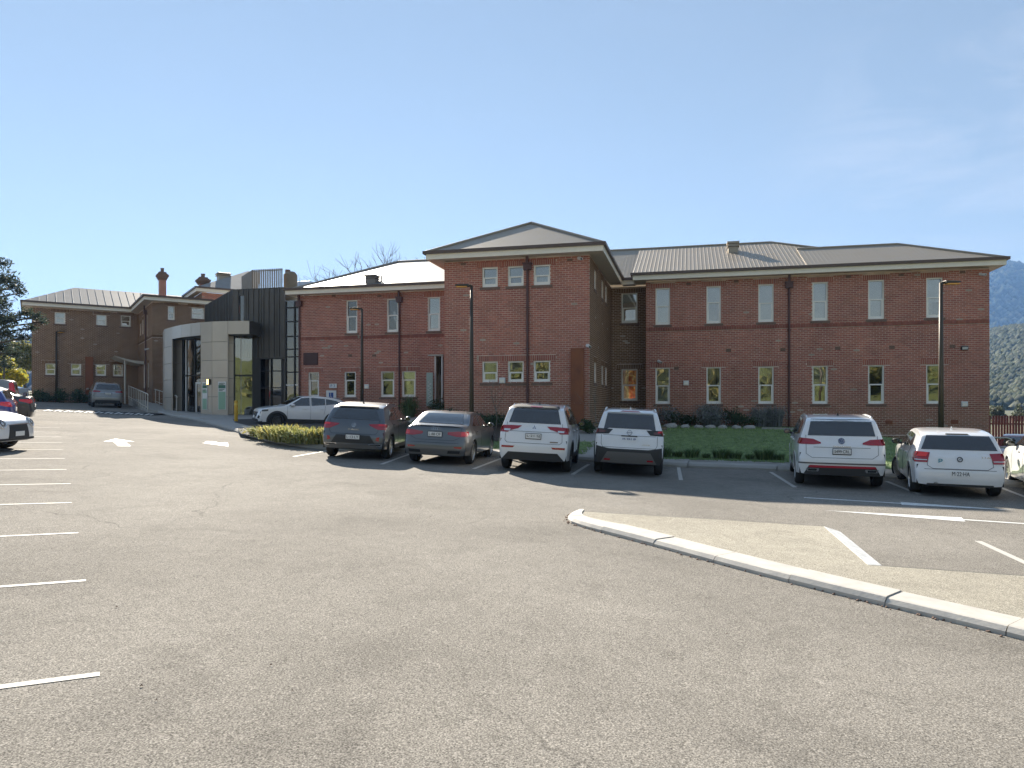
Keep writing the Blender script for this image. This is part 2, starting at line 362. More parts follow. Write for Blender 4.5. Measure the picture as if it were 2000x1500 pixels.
# ---------------------------------------------------------------- traffic island in the foreground
isl = empty('traffic_island'); tag(isl, kind='structure')
IO = [hit(*p).xy for p in [(2260, 1322), (2000, 1250), (1774.6, 1195.5), (1597.5, 1153), (1430, 1109.5), (1264, 1063.5), (1150, 1034), (1118, 1024), (1107, 1017), (1111, 1010), (1128, 1003)]]
IO = smooth2([Vector(p) for p in IO], 2)
NI = len(IO)
# travel from right to left: the face is on the left hand = towards the viewer, so the kerb body lies to the right
WF = lambda t: .40 if t < .78 else .40 - .27 * (t - .78) / .22
KS = kerb_stones(IO[:], .40, .085, 1.0, isl, M_KERB, gap=.005, taper=.04, wf=WF)
inner = []
PR = resample(IO, .2)
for i, p in enumerate(PR): inner.append(p + side_n(PR, i) * (WF(i / (len(PR) - 1)) - .01))
zi = lambda p, h: Vector((p.x, p.y, zg(p.x, p.y) + h))
top_edge = [hit(*p, .11).xy for p in [(1186, 998), (1400, 1010.5), (1609, 1024)]]
strip_in = hit(1695, 1099, .1).xy; end_in = hit(2300, 1141, .1).xy
poly = inner + top_edge + [strip_in, end_in]
def fill(name, pts, mt, parent, hf):
    bm = bmesh.new(); vs = [bm.verts.new((p.x, p.y, hf(p))) for p in pts]
    es = [bm.edges.new((vs[i], vs[(i + 1) % len(vs)])) for i in range(len(vs))]
    bmesh.ops.triangle_fill(bm, edges=es, use_beauty=True)
    for fc in bm.faces:
        if fc.normal.z < 0: fc.normal_flip()
    me = bpy.data.meshes.new(name); bm.to_mesh(me); bm.free(); me.materials.append(mt); return link(name, me, parent)
fill('gravel_surface', poly, M_GRAVEL, isl, lambda p: zg(p.x, p.y) + .075)
# back edging of the island: the nose side, the sloped white strip, the thin border of the parking bay
def edging(name, a, b, w, h0, h1, mt):
    a = Vector(a); b = Vector(b); n = (b - a).normalized(); n = Vector((-n.y, n.x)) * w
    m = MB(); q = [a, b, b + n, a + n]; hs = [h0, h0, h1, h1]
    top = [Vector((p.x, p.y, zg(p.x, p.y) + h)) for p, h in zip(q, hs)]; bot = [Vector((p.x, p.y, zg(p.x, p.y) - .05)) for p in q]
    m.add(top + bot, [(0, 1, 2, 3), (4, 7, 6, 5), (0, 4, 5, 1), (1, 5, 6, 2), (2, 6, 7, 3), (3, 7, 4, 0)]); return m.build(name, mt, isl)
te = [Vector(p) for p in [PR[-1]] + top_edge]
for a, b in zip(te, te[1:]): edging('kerb_stone', a, b, .10, .076, .03, M_KERB)
edging('kerb_stone', top_edge[-1], strip_in, .24, .08, .012, M_PAINT)
edging('kerb_stone', strip_in, end_in, .06, .078, .03, M_KERB)

# ---------------------------------------------------------------- painted marks, parts of the car park
def mark(name, pts, dz=.004, sub=6):
    P = [Vector(p) for p in pts]
    m = MB()
    if len(P) == 4:
        m.grid([[zi(P[0].lerp(P[3], j / 2).lerp(P[1].lerp(P[2], j / 2), i / sub), dz) for i in range(sub + 1)] for j in range(3)])
    else: m.poly([zi(p, dz) for p in P])
    return m.build(name, M_LINE, car_park)
def line(p0, p1, w=.08, name='parking_line'):
    a = Vector(p0); b = Vector(p1); n = (b - a).normalized(); n = Vector((-n.y, n.x)) * w / 2
    return mark(name, [a - n, b - n, b + n, a + n])
LH = [hit(*p).xy for p in [(195, 1317), (168, 1134), (153, 1041), (140, 982), (138, 945), (130, 917.5)]]
LD = Vector((-.87, -.49)); step = (LH[5] - LH[0]) / 5
lineend = [Vector(p) for p in LH] + [LH[5] + step * k for k in (1, 2, 3, 4, 5, 6)]
for e in lineend: line(e, e + LD * 5.0, .07)
for a, b in [((1325, 912), (1330, 938)), ((1505, 922), (1553, 952)), ((1731, 940), (1796, 966)), ((1150, 907), (1118, 927)), ((985, 893), (925, 916)), ((800, 887), (745, 907)), ((642, 880), (573, 892)), ((1945, 949), (2040, 985)), ((1910, 1057), (2010, 1103))]:
    line(hit(*a).xy, hit(*b).xy, .1)
def arrow(tip, tail, wl=.12, head=.34, hl=.9):
    a = Vector(tip); b = Vector(tail); d = (b - a).normalized(); n = Vector((-d.y, d.x)); c = a + d * hl
    mm_ = MB(); P = [a, c + n * head, c + n * wl / 2, b + n * wl / 2, b - n * wl / 2, c - n * wl / 2, c - n * head]
    mm_.add([zi(p, .004) for p in P], [(0, 1, 2, 5, 6), (2, 3, 4, 5)]); return mm_.build('direction_arrow', M_PAINT, car_park)
arrow(hit(1985, 997).xy, hit(1570, 972).xy, .11, .22, 1.9)
arrow(hit(1610, 997).xy, hit(2060, 1027).xy, .11, .24, 2.2)
arrow(hit(226, 857).xy, hit(243, 871.5).xy, .32, .42, 1.2)
arrow(hit(446, 872).xy, hit(408, 862).xy, .28, .40, 1.4)
# speed hump with block markings
h0, h1 = hit(80, 803).xy, hit(298, 812).xy
hd = (h1 - h0).normalized(); hn = Vector((-hd.y, hd.x)); n = 22; W_ = (h1 - h0).length / n
hump = MB(); hump.grid([[zi(h0 + hd * (W_ * i) + hn * w, z_) for i in range(n + 1)] for w, z_ in ((-.05, .0), (.55, .07), (1.6, .075), (2.3, 0))]); hump.build('speed_hump', asphalt_mat('dark_asphalt', (.06, .06, .06), (.075, .073, .07), .6), car_park)
for i in range(n):
    if i % 2 == 0: lo, hi_ = (.02, .62)
    else: lo, hi_ = (.62, 1.2) if False else (.05, .4)
    q = [h0 + hd * (W_ * (i + .2)) + hn * lo, h0 + hd * (W_ * (i + .72)) + hn * lo, h0 + hd * (W_ * (i + .72)) + hn * hi_, h0 + hd * (W_ * (i + .2)) + hn * hi_]
    hz = lambda w: .012 + .07 * max(0, min(1, (w + .05) / .6))
    m = MB(); m.quad(zi(q[0], hz(lo)), zi(q[1], hz(lo)), zi(q[2], hz(hi_)), zi(q[3], hz(hi_))); m.build('block_marking', M_PAINT, car_park)
# ---------------------------------------------------------------- brick building toolkit
class Wall:
    """wall in building coordinates: starts at (s0,q0), runs along d for `length`, seen from the side on its right-hand normal"""
    def __init__(s, s0, q0, d, length):
        s.o = Vector((s0, q0)); s.d = Vector(d).normalized(); s.n = Vector((s.d.y, -s.d.x)); s.len = length
    def __call__(s, a, z, o=0.0):
        p = s.o + s.d * a + s.n * o; return Vector((p.x, p.y, z))
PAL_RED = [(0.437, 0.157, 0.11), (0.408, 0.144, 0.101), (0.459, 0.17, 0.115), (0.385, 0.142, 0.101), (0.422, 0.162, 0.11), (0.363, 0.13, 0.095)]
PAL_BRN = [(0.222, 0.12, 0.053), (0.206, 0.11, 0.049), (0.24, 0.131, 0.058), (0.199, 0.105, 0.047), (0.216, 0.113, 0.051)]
def brick_tone(pal, z, zmid=3.2, pale=.005):
    c = np.array(random.choice(pal)); c = c * random.uniform(.92, 1.09)
    if pal is PAL_RED:                      # browner bricks towards the base
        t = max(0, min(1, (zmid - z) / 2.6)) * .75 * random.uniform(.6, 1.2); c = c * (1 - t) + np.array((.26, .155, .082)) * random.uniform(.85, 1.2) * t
    if random.random() < pale: c = np.array((.46, .38, .29)) * random.uniform(.8, 1.1)
    return c
def brick_wall(B, wall, z0, z1, openings, pal, soldier=True, single=None, strings=()):
    """openings: (a0, a1, z0, z1). Mortar wall with reveals, every brick a raised block."""
    DEP = .24
    A = sorted({0.0, wall.len} | {v for o in openings for v in o[:2]}); Z = sorted({z0, z1} | {v for o in openings for v in o[2:4] if z0 < v < z1})
    m = MB()
    for a0, a1 in zip(A, A[1:]):
        for b0, b1 in zip(Z, Z[1:]):
            ca, cz = (a0 + a1) / 2, (b0 + b1) / 2
            if any(o[0] < ca < o[1] and o[2] < cz < o[3] for o in openings): continue
            m.quad(wall(a0, b0), wall(a1, b0), wall(a1, b1), wall(a0, b1)); m.quad(wall(a1, b0, -DEP), wall(a0, b0, -DEP), wall(a0, b1, -DEP), wall(a1, b1, -DEP))
    for o in openings:
        a0, a1, b0, b1 = o[:4]
        m.quad(wall(a0, b0), wall(a0, b0, -DEP), wall(a0, b1, -DEP), wall(a0, b1)); m.quad(wall(a1, b0, -DEP), wall(a1, b0), wall(a1, b1), wall(a1, b1, -DEP))
        m.quad(wall(a0, b1), wall(a0, b1, -DEP), wall(a1, b1, -DEP), wall(a1, b1)); m.quad(wall(a0, b0, -DEP), wall(a0, b0), wall(a1, b0), wall(a1, b0, -DEP))
    w = m.build('wall', M_MORTAR, B.e, B.base)
    CR, BL, J, O = .0862, .242, .019, .008
    skip = list(openings); bk = MB(); tone = []; singles = []
    from mathutils import noise as NZ
    sd_ = wall.o.x * 1.7 + wall.o.y
    def put(a0, a1, b0, b1, c, o=O):
        i = len(bk.v)
        c = np.asarray(c) * (1 + .16 * NZ.noise(Vector((a0 * .38 + sd_, b0 * .5, 0))) + .12 * NZ.noise(Vector((a0 * 2.2, b0 * .22, sd_))) + .10 * NZ.noise(Vector((a0 * 1.1, b0 * 1.6, sd_ + 7))))
        if any(p0[0] - .02 < a0 < p0[1] and p0[2] - 1.1 < b0 < p0[2] for p0 in openings): c = c * .90
        bk.v += [wall(a0, b0, o), wall(a1, b0, o), wall(a1, b1, o), wall(a0, b1, o), wall(a0, b0), wall(a1, b0), wall(a1, b1), wall(a0, b1)]
        bk.f += [(i, i + 1, i + 2, i + 3), (i + 4, i + 5, i + 1, i), (i + 5, i + 6, i + 2, i + 1), (i + 6, i + 7, i + 3, i + 2), (i + 7, i + 4, i, i + 3)]
        tone.extend([c] * 5)
    if soldier:
        for o in openings:
            if len(o) > 4 and o[4] == 'n': continue
            s0 = (o[0] - .24, o[1] + .24, o[3], o[3] + .245); skip.append(s0); k = int(round((s0[1] - s0[0]) / CR)); st = (s0[1] - s0[0]) / k
            for j in range(k): put(s0[0] + st * j + J / 2, s0[0] + st * (j + 1) - J / 2, s0[2] + .006, s0[3] - .012, brick_tone(pal, s0[2]) * .92, .012)
    for zs in strings:                      # projecting string course
        skip.append((-1, wall.len + 1, zs, zs + CR * 2)); n = int(wall.len / .115); st = wall.len / n
        for j in range(n):
            a0, a1 = st * j, st * (j + 1)
            if any(o[0] < (a0 + a1) / 2 < o[1] and o[2] < zs + .05 < o[3] for o in openings): continue
            put(a0 + .004, a1 - .004, zs + .004, zs + CR * 2 - .004, brick_tone(pal, zs) * .72, .035)
    nrow = int((z1 - z0) / CR)
    for r in range(nrow):
        b0 = z0 + r * CR; b1 = b0 + CR - J; cz = (b0 + b1) / 2
        cuts = sorted([(o[0], o[1]) for o in skip if o[2] < cz < o[3]])
        a = -BL / 2 * (r % 2)
        while a < wall.len:
            x0, x1 = max(a, -.008), min(a + BL - J, wall.len + .008)
            segs = [(x0, x1)]
            for c0, c1 in cuts:
                segs = [t for s_ in segs for t in ((s_[0], min(s_[1], c0 - .004)), (max(s_[0], c1 + .004), s_[1]))  if t[1] - t[0] > .03]
            for t0, t1 in segs:
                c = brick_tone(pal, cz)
                if single and t1 - t0 > .22 and len(singles) < 300 and single(t0, cz): singles.append((t0, b0, c))
                else: put(t0, t1, b0, b1, c)
            a += BL
    o = bk.build('brickwork', M_BRICK, w, B.base, tone=tone); o['kind'] = 'stuff'
    if singles:
        ms = []
        for k in range(48):
            c = brick_tone(pal, 2.0 + .125 * k, pale=0)
            q = MB(); L_, H_ = BL - J, CR - J
            q.v = [tuple(wall(0, 0, O) * 0 + Vector(v)) for v in ()]
            d3 = Vector((wall.d.x, wall.d.y, 0)); n3 = Vector((wall.n.x, wall.n.y, 0)); zz = Vector((0, 0, 1))
            P = lambda a_, z_, o_: d3 * a_ + zz * z_ + n3 * o_
            q.pbox(P, 0, L_, 0, H_, 0, O); ob_ = q.build('brick', M_BRICK, None, tone=[c] * 6); ms.append(ob_)
        base_objs = ms
        for k, (t0, b0, c) in enumerate(singles):
            src = base_objs[min(47, max(0, int((b0 - 2.0) / .125 + random.uniform(-7, 7))))]
            ob_ = src.copy(); COL.objects.link(ob_); ob_.parent = w; ob_.location = wall(t0, b0) - Vector(B.base)
        for ob_ in base_objs: bpy.data.objects.remove(ob_)
    return w
def window(B, wall, a0, a1, z0, z1, blind=0.0, curtain=0.0, split=.5, lab=None, sill=True, name='window', drop=None, gm=None):
    P = wall; m = MB(); t = .055; F0, F1 = -.13, -.045
    m.pbox(P, a0, a0 + t, z0, z1, F0, F1); m.pbox(P, a1 - t, a1, z0, z1, F0, F1)
    m.pbox(P, a0 + t, a1 - t, z1 - t, z1, F0, F1); m.pbox(P, a0 + t, a1 - t, z0, z0 + t * 1.2, F0, F1 + .012)
    zm = z0 + (z1 - z0) * split
    m.pbox(P, a0 + t, a1 - t, zm - .03, zm + .03, F0 + .01, F1 + .006)
    f = m.build('window', M_FRAME, B.e, B.base, bevel=.004)
    if lab: f['label'] = lab
    m = MB(); b0 = z0 + t * 1.2; s = .05
    m.pbox(P, a0 + t, a0 + t + s, b0, zm - .03, F0 + .02, F1 - .008); m.pbox(P, a1 - t - s, a1 - t, b0, zm - .03, F0 + .02, F1 - .008); m.pbox(P, a0 + t + s, a1 - t - s, b0, b0 + .075, F0 + .02, F1 - .008)
    m.build('sash', M_FRAME, f, B.base)
    m = MB(); g = -.095
    m.pbox(P, a0 + t + s, a1 - t - s, b0 + .075, zm - .03, g - .006, g); m.build('pane', gm or M_GLASS, f, B.base)
    m = MB(); m.pbox(P, a0 + t, a1 - t, zm + .03, z1 - t, g - .036, g - .03); m.build('pane', gm or M_GLASS, f, B.base)
    if sill:
        m = MB(); m.pbox(P, a0 - .1, a1 + .1, z0 - .12, z0 - .004, -.02, .035); m.build('sill', M_SILL, f, B.base)
    if blind:
        m = MB(); zb = z1 - (z1 - z0) * blind; m.pbox(P, a0 + .02, a1 - .02, zb, z1 - .01, -.215, -.205); m.build('blind', M_BLIND, f, B.base)
    if curtain:
        m = MB(); rows = [[], []]; n = 26; w = (a1 - a0) * min(1, curtain)
        for j in range(n + 1):
            a = a0 + w * j / n; o = -.30 + .03 * math.sin(j * 1.9) + .01 * math.sin(j * 5.1)
            rows[0].append(P(a, z0 + .02, o)); rows[1].append(P(a, z1, o))
        m.grid(rows); m.build('curtain', M_CURT, f, B.base)
    if drop:
        m = MB(); m.pbox(P, a0 + (a1 - a0) * drop[0], a0 + (a1 - a0) * drop[1], z0 + .02, z0 + (z1 - z0) * drop[2], -.75, -.7)
        m.build('furniture', drop[3], f, B.base)
    return f
def roof_plane(poly, e0, e1, pitch, mt_plate, B, name='roof', rib_h=.03, rib_w=.085, parent=None):
    """poly: planar 3d outline, e0-e1 the eave edge; ribs run up the slope"""
    p = [Vector(v) for v in poly]; u = (Vector(e1) - Vector(e0)).normalized()
    n = Vector((0, 0, 0))
    for i in range(len(p)): n += p[i].cross(p[(i + 1) % len(p)])
    n.normalize()
    if n.z < 0: n = -n; p.reverse()
    v = n.cross(u); o = Vector(e0)
    m = MB(); m.prism([q - n * .03 for q in p], n * .03)
    ob_ = m.build(name, mt_plate, parent or B.e, B.base)
    q2 = [((q - o).dot(u), (q - o).dot(v)) for q in p]
    lo, hi = min(a for a, _ in q2), max(a for a, _ in q2)
    r = MB(); k = math.ceil(lo / pitch)
    while k * pitch < hi:
        s = k * pitch; ys = []
        for (a0, b0), (a1, b1) in zip(q2, q2[1:] + q2[:1]):
            if (a0 - s) * (a1 - s) < 0: ys.append(b0 + (b1 - b0) * (s - a0) / (a1 - a0))
        ys.sort()
        for y0, y1 in zip(ys[::2], ys[1::2]):
            if y1 - y0 < .05: continue
            c = [o + u * (s + dx) + v * yy + n * hz for yy in (y0, y1) for dx, hz in ((-rib_w, .001), (-rib_w * .22, rib_h), (rib_w * .22, rib_h), (rib_w, .001))]
            r.add(c, [(0, 1, 5, 4), (1, 2, 6, 5), (2, 3, 7, 6), (0, 3, 2, 1), (4, 5, 6, 7)])
        k += 1
    if r.v: x = r.build('roof_rib', mt_plate, ob_, B.base); x['kind'] = 'stuff'
    return ob_
def eave(B, pts, zb, zt, over, closed=False, out=1):
    """white fascia, brown gutter and soffit along the eave line pts (building xy), house on the left of travel"""
    P = [Vector(p) for p in pts]
    def off(i, d):
        ds = []
        if i > 0: ds.append((P[i] - P[i - 1]).normalized())
        if i < len(P) - 1: ds.append((P[i + 1] - P[i]).normalized())
        ns = [Vector((k.y, -k.x)) for k in ds]
        if len(ns) == 1: return P[i] + ns[0] * d
        h = (ns[0] + ns[1]).normalized(); return P[i] + h * d / max(.3, h.dot(ns[0]))
    def band(name, d0, d1, z0, z1, mt):
        rows = [[], [], [], [], []]
        for i in range(len(P)):
            a, b = off(i, d0), off(i, d1)
            for r, q in zip(rows, (Vector((*a, z0)), Vector((*b, z0)), Vector((*b, z1)), Vector((*a, z1)), Vector((*a, z0)))): r.append(q)
        m = MB(); m.grid(rows); n = len(P)
        m.poly([rows[k][0] for k in (0, 1, 2, 3)]); m.poly([rows[k][-1] for k in (3, 2, 1, 0)])
        return m.build(name, mt, B.e, B.base)
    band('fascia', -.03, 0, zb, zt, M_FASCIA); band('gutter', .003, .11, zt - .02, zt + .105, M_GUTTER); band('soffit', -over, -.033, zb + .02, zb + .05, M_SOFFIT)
def downpipe(B, wall, a, z0, z1, head=True, swan=None):
    m = MB(); m.tube([wall(a, z0, .075), wall(a, z1 - .3, .075)], .05, 10); p = m.build('downpipe', M_PIPE, B.e, B.base, smooth=False)
    if head:
        m = MB(); m.pbox(wall, a - .16, a + .16, z1 - .32, z1 - .08, .004, .2); m.pbox(wall, a - .19, a + .19, z1 - .08, z1 - .03, .002, .23); m.pbox(wall, a - .05, a + .05, z1 - .03, z1 + .42, .1, .2); m.build('rainwater_head', M_PIPE, p, B.base)
    m = MB(); z = z0 + .5
    while z < z1 - .5: m.pbox(wall, a - .075, a + .075, z, z + .035, .003, .1); z += 1.7
    m.build('bracket', M_PIPE, p, B.base)
class Bld: pass
def building(frame, name, s, q, z, label):
    B = Bld(); B.f = frame; w = frame.w(s, q, z); B.e = empty(name, w, frame.rot); B.base = (s, q, z); tag(B.e, label, 'building'); return B
def vent(B, wall, a, z, w=.23, h=.16, name='air_vent', mt=None, o=.012):
    m = MB(); m.pbox(wall, a - w / 2, a + w / 2, z, z + h, .0, o); 
    for k in range(3): m.pbox(wall, a - w / 2 + .01, a + w / 2 - .01, z + h * (k + .25) / 3, z + h * (k + .6) / 3, o, o + .008)
    return m.build(name, mt or M_SILL, B.e, B.base)

# ---------------------------------------------------------------- red brick main building
QM, QT, QR = 35.75, 28.78, 37.10
f_ = BF
sL = f_.s_at(583, QM); sTL = f_.s_at(868.4, QT); sTR = f_.s_at(1151.5, QT); sRW = f_.s_at(1261.6, QM); sEND = f_.s_at(1932, QM)
ZB0 = .2
BR = building(BF, 'brick_building', (sL + sEND) / 2, QM, 0.0, 'long two storey red brick building with projecting hip roofed block and white sash windows')
ZE = 7.98
UZ0, UZ1, LZ0, LZ1 = 5.83, 7.63, 1.95, 3.73
def px_op(q, l, r, z0, z1, w, fr=BF): return (fr.s_at(l, q) - w.o.x, fr.s_at(r, q) - w.o.x, z0, z1)
# right wing
WR = Wall(sRW, QM, (1, 0), sEND - sRW)
wr_cols = [(1280.3, 1308.4), (1379.8, 1408), (1481, 1511), (1586.6, 1616.6), (1695.6, 1726.8), (1809, 1841)]
ops = [px_op(QM, a, b, UZ0, UZ1, WR) for a, b in wr_cols] + [px_op(QM, a, b, LZ0, LZ1, WR) for a, b in wr_cols]
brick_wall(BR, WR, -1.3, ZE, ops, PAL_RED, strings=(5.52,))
bl = [1, .42, 1, 1, 1, .6, 1, 0, 0, .55, 0, 0]; cu = [0, 0, 0, 0, 0, .5, 0, .9, 1, .5, .25, .2]
for i, o in enumerate(ops): window(BR, WR, *o, blind=bl[i], curtain=cu[i], split=.5 if i != 1 else .56)
downpipe(BR, WR, f_.s_at(1541, QM) - sRW, -.2, 7.72)
for px, py in [(1321, 719.5), (1423, 684.5), (1529, 683.5), (1636, 680.5), (1742, 679), (1860, 677)]: vent(BR, WR, f_.s_at(px, QM) - sRW, f_.z_at(px, py + 3, QM))
for px, py in [(1345, 554), (1438, 549), (1657, 540), (1760, 536.5), (1880, 531)]: vent(BR, WR, f_.s_at(px, QM) - sRW, f_.z_at(px, py + 3, QM), w=.22, h=.12)
for px, py in [(1516, 823), (1736, 826), (1864, 825), (1418, 822)]: vent(BR, WR, f_.s_at(px, QM) - sRW, f_.z_at(px, py + 3, QM), w=.3, h=.18, mt=M_CORTEN)
# plinth
m = MB(); m.pbox(WR, -.04, WR.len + .06, -.6, .72, .0, .035)
WRP = Wall(sRW - .04, QM - .045, (1, 0), WR.len + .1); brick_wall(BR, WRP, -1.3, .55, [], PAL_BRN, soldier=False)
# right end wall and left return
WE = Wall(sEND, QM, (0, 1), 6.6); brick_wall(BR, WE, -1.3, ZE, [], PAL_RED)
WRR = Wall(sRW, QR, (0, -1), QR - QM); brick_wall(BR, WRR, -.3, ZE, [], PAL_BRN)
# recess
WC = Wall(sTR, QR, (1, 0), sRW - sTR)
ops = [px_op(QR, 1214, 1245, 6.12, 7.66, WC), px_op(QR, 1214, 1245, 2.1, 3.75, WC)]
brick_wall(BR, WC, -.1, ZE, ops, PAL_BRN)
M_ORNG = mat('orange_poster', (.62, .13, .04), .5, var=.3, vscale=4)
window(BR, WC, *ops[0], blind=.3, curtain=0); window(BR, WC, *ops[1], curtain=0, drop=(.38, 1, 1.0, M_ORNG))
# tower front and sides
WT = Wall(sTL, QT, (1, 0), sTR - sTL)
tcols = [(942, 972), (992.2, 1022.7), (1042.7, 1074.4)]
ops = [px_op(QT, a, b, 6.83, 7.66, WT) for a, b in tcols] + [px_op(QT, a, b, 2.83, 3.72, WT) for a, b in tcols]
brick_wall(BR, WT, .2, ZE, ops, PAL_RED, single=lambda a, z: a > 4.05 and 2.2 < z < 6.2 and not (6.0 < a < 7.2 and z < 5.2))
for i, o in enumerate(ops): window(BR, WT, *o, blind=(1, .6, 1, .15, .4, 0)[i], curtain=(0, 0, 0, .6, 0, 1)[i], split=.47)
downpipe(BR, WT, f_.s_at(1031, QT) - sTL, .3, 7.78)
m = MB(); ca0, ca1 = f_.s_at(1115.7, QT) - sTL, f_.s_at(1141, QT) - sTL; ct = f_.z_at(1128, 680.5, QT)
m.pbox(WT, ca0, ca1, .4, 1.97, .02, .13); m.pbox(WT, ca0, ca1, 1.985, ct, .02, .132); m.build('corten_panel', M_CORTEN, BR.e, BR.base)
for px, py in [(905, 515), (1113, 507)]: vent(BR, WT, f_.s_at(px, QT) - sTL, f_.z_at(px, py + 3, QT), h=.1)
vent(BR, WT, f_.s_at(957, QT) - sTL, .75, .3, .2, mt=M_CORTEN)
WTR = Wall(sTR, QT, (0, 1), QR - QT)
tw = []
for px, z0, z1 in [(1162.5, 6.83, 7.66), (1176.5, 6.83, 7.66), (1183.5, 6.83, 7.66), (1162.5, 2.83, 3.72), (1176.5, 2.83, 3.72), (1183.5, 2.83, 3.72)]:
    q = f_.q_at(px, sTR) - QT; tw.append((q - .3, q + .3, z0, z1))
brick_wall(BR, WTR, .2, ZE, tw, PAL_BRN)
for o in tw: window(BR, WTR, *o, blind=.5)
WTL = Wall(sTL, QM, (0, -1), QM - QT); brick_wall(BR, WTL, .2, ZE, [], PAL_RED)
# left wing
WL = Wall(sL, QM, (1, 0), sTL - sL)
lc = [(676.5, 697.8), (755.8, 777.8), (835.6, 859.2)]; ll = [(602.6, 623), (673, 694.6), (744, 770), (785, 811.6)]
ops = [px_op(QM, a, b, UZ0, UZ1, WL) for a, b in lc] + [px_op(QM, a, b, 2.33, 3.72, WL) for a, b in ll]
da0, da1 = f_.s_at(849, QM) - sL, f_.s_at(866.5, QM) - sL
door = (da0, da1, .7, f_.z_at(857, 695, QM), 'n')
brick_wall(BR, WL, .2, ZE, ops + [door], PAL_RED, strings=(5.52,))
for i, o in enumerate(ops): window(BR, WL, *o, blind=(1, .5, 1, .3, .4, 0, .3)[i], curtain=(0, .7, 0, 0, 0, 0, .8)[i], split=(.5 if i < 3 else .66), drop=(.1, .95, .66, M_ORNG) if i == 5 else None)
downpipe(BR, WL, f_.s_at(586, QM) - sL, .8, 7.7); downpipe(BR, WL, f_.s_at(781, QM) - sL, .8, 7.72)
m = MB(); l0, l1 = f_.s_at(593, QM) - sL, f_.s_at(621.5, QM) - sL; m.pbox(WL, l0, l1, f_.z_at(607, 713, QM), f_.z_at(607, 689, QM), .0, .03)
for k in range(9):
    z = f_.z_at(607, 713, QM) + .05 + k * .07; m.pbox(WL, l0 + .04, l1 - .04, z, z + .045, .03, .05)
m.build('louvre_vent', mat('louvre_paint', (.075, .032, .03), .5), BR.e, BR.base)
for px, py in [(652, 580), (741, 580)]: vent(BR, WL, f_.s_at(px, QM) - sL, f_.z_at(px, py, QM), h=.12)
for px, py in [(684, 697), (731, 697)]: vent(BR, WL, f_.s_at(px, QM) - sL, f_.z_at(px, py, QM), h=.14)
# doorway at the end of the left wing: steel lintel, barred gate, frosted panel
m = MB(); m.pbox(WL, da0 - .35, da1, door[3], door[3] + .06, .004, .12); m.build('door_lintel', M_STEEL, BR.e, BR.base)
m = MB(); m.pbox(WL, da0, da0 + .06, .7, door[3], -.1, .02); m.pbox(WL, da1 - .12, da1 - .06, .7, door[3], -.1, .02); m.build('door_frame', M_WHITE, BR.e, BR.base)
g = MB(); k = da0 + .1
while k < da1 - .15: g.pbox(WL, k, k + .025, .75, door[3] - 1.0, -.06, -.03); k += .11
for z in (.8, 1.5, 2.3): g.pbox(WL, da0 + .07, da1 - .13, z, z + .04, -.062, -.028)
g.build('barred_gate', M_TAN, BR.e, BR.base)
m = MB(); m.pbox(WL, da0, da1, .7, door[3], -.9, -.85); m.build('door_leaf', mat('dark_door', (.05, .045, .04), .5), BR.e, BR.base)
fr = MB(); fa0, fa1 = f_.s_at(836.5, QM) - sL, f_.s_at(849, QM) - sL; fz0, fz1 = f_.z_at(842, 793, QM), f_.z_at(842, 728.5, QM); fr.pbox(WL, fa0, fa1, fz0, fz1, .25, .28)
fro = fr.build('frosted_panel', mat('frosted_glass', (.36, .46, .42), .25, coat=.3), BR.e, BR.base)
wv = MB(); pts = []
for k in range(41): pts.append(WL((fa0 + fa1) / 2 + .1 * math.sin(k * .95) * (1 if k % 9 else .3), fz0 + .08 + k * (fz1 - fz0 - .5) / 40, .292))
wv.tube(pts, .012, 5); wv.build('lettering', M_WHITE, fro, BR.base)
# interior box (rooms behind the glass)
m = MB()
for w_, d_ in ((WL, 2.6), (WR, 2.6), (WC, 2.4), (WT, 2.2)):
    m.quad(w_(0, -.5, -d_), w_(w_.len, -.5, -d_), w_(w_.len, ZE, -d_), w_(0, ZE, -d_)); m.pbox(w_, 0, w_.len, 4.55, 4.75, -d_, -.26); m.pbox(w_, 0, w_.len, -.6, .9, -d_, -.26)
m.build('interior_wall', M_INNER, BR.e, BR.base)
# eaves
e_ = .6
sEL = f_.s_at(557, QM - e_); sER = f_.s_at(1966, QM - e_)
tEL, tER = sTL - .62, sTR + .62
eave(BR, [(sEL, QM + 3), (sEL, QM - e_), (tEL + .62, QM - e_)], ZE, ZE + .24, .6)
eave(BR, [(tEL, QM - e_ + .2), (tEL, QT - e_), (tER, QT - e_), (tER, QR - e_)], ZE + .01, ZE + .25, .62)
eave(BR, [(tER, QR - e_ + .001), (sRW - .6, QR - e_)], ZE + .02, ZE + .26, .62)
eave(BR, [(sRW - .6, QR - .4), (sRW - .6, QM - e_), (sER, QM - e_), (sER, QM + 6.3)], ZE, ZE + .24, .62)
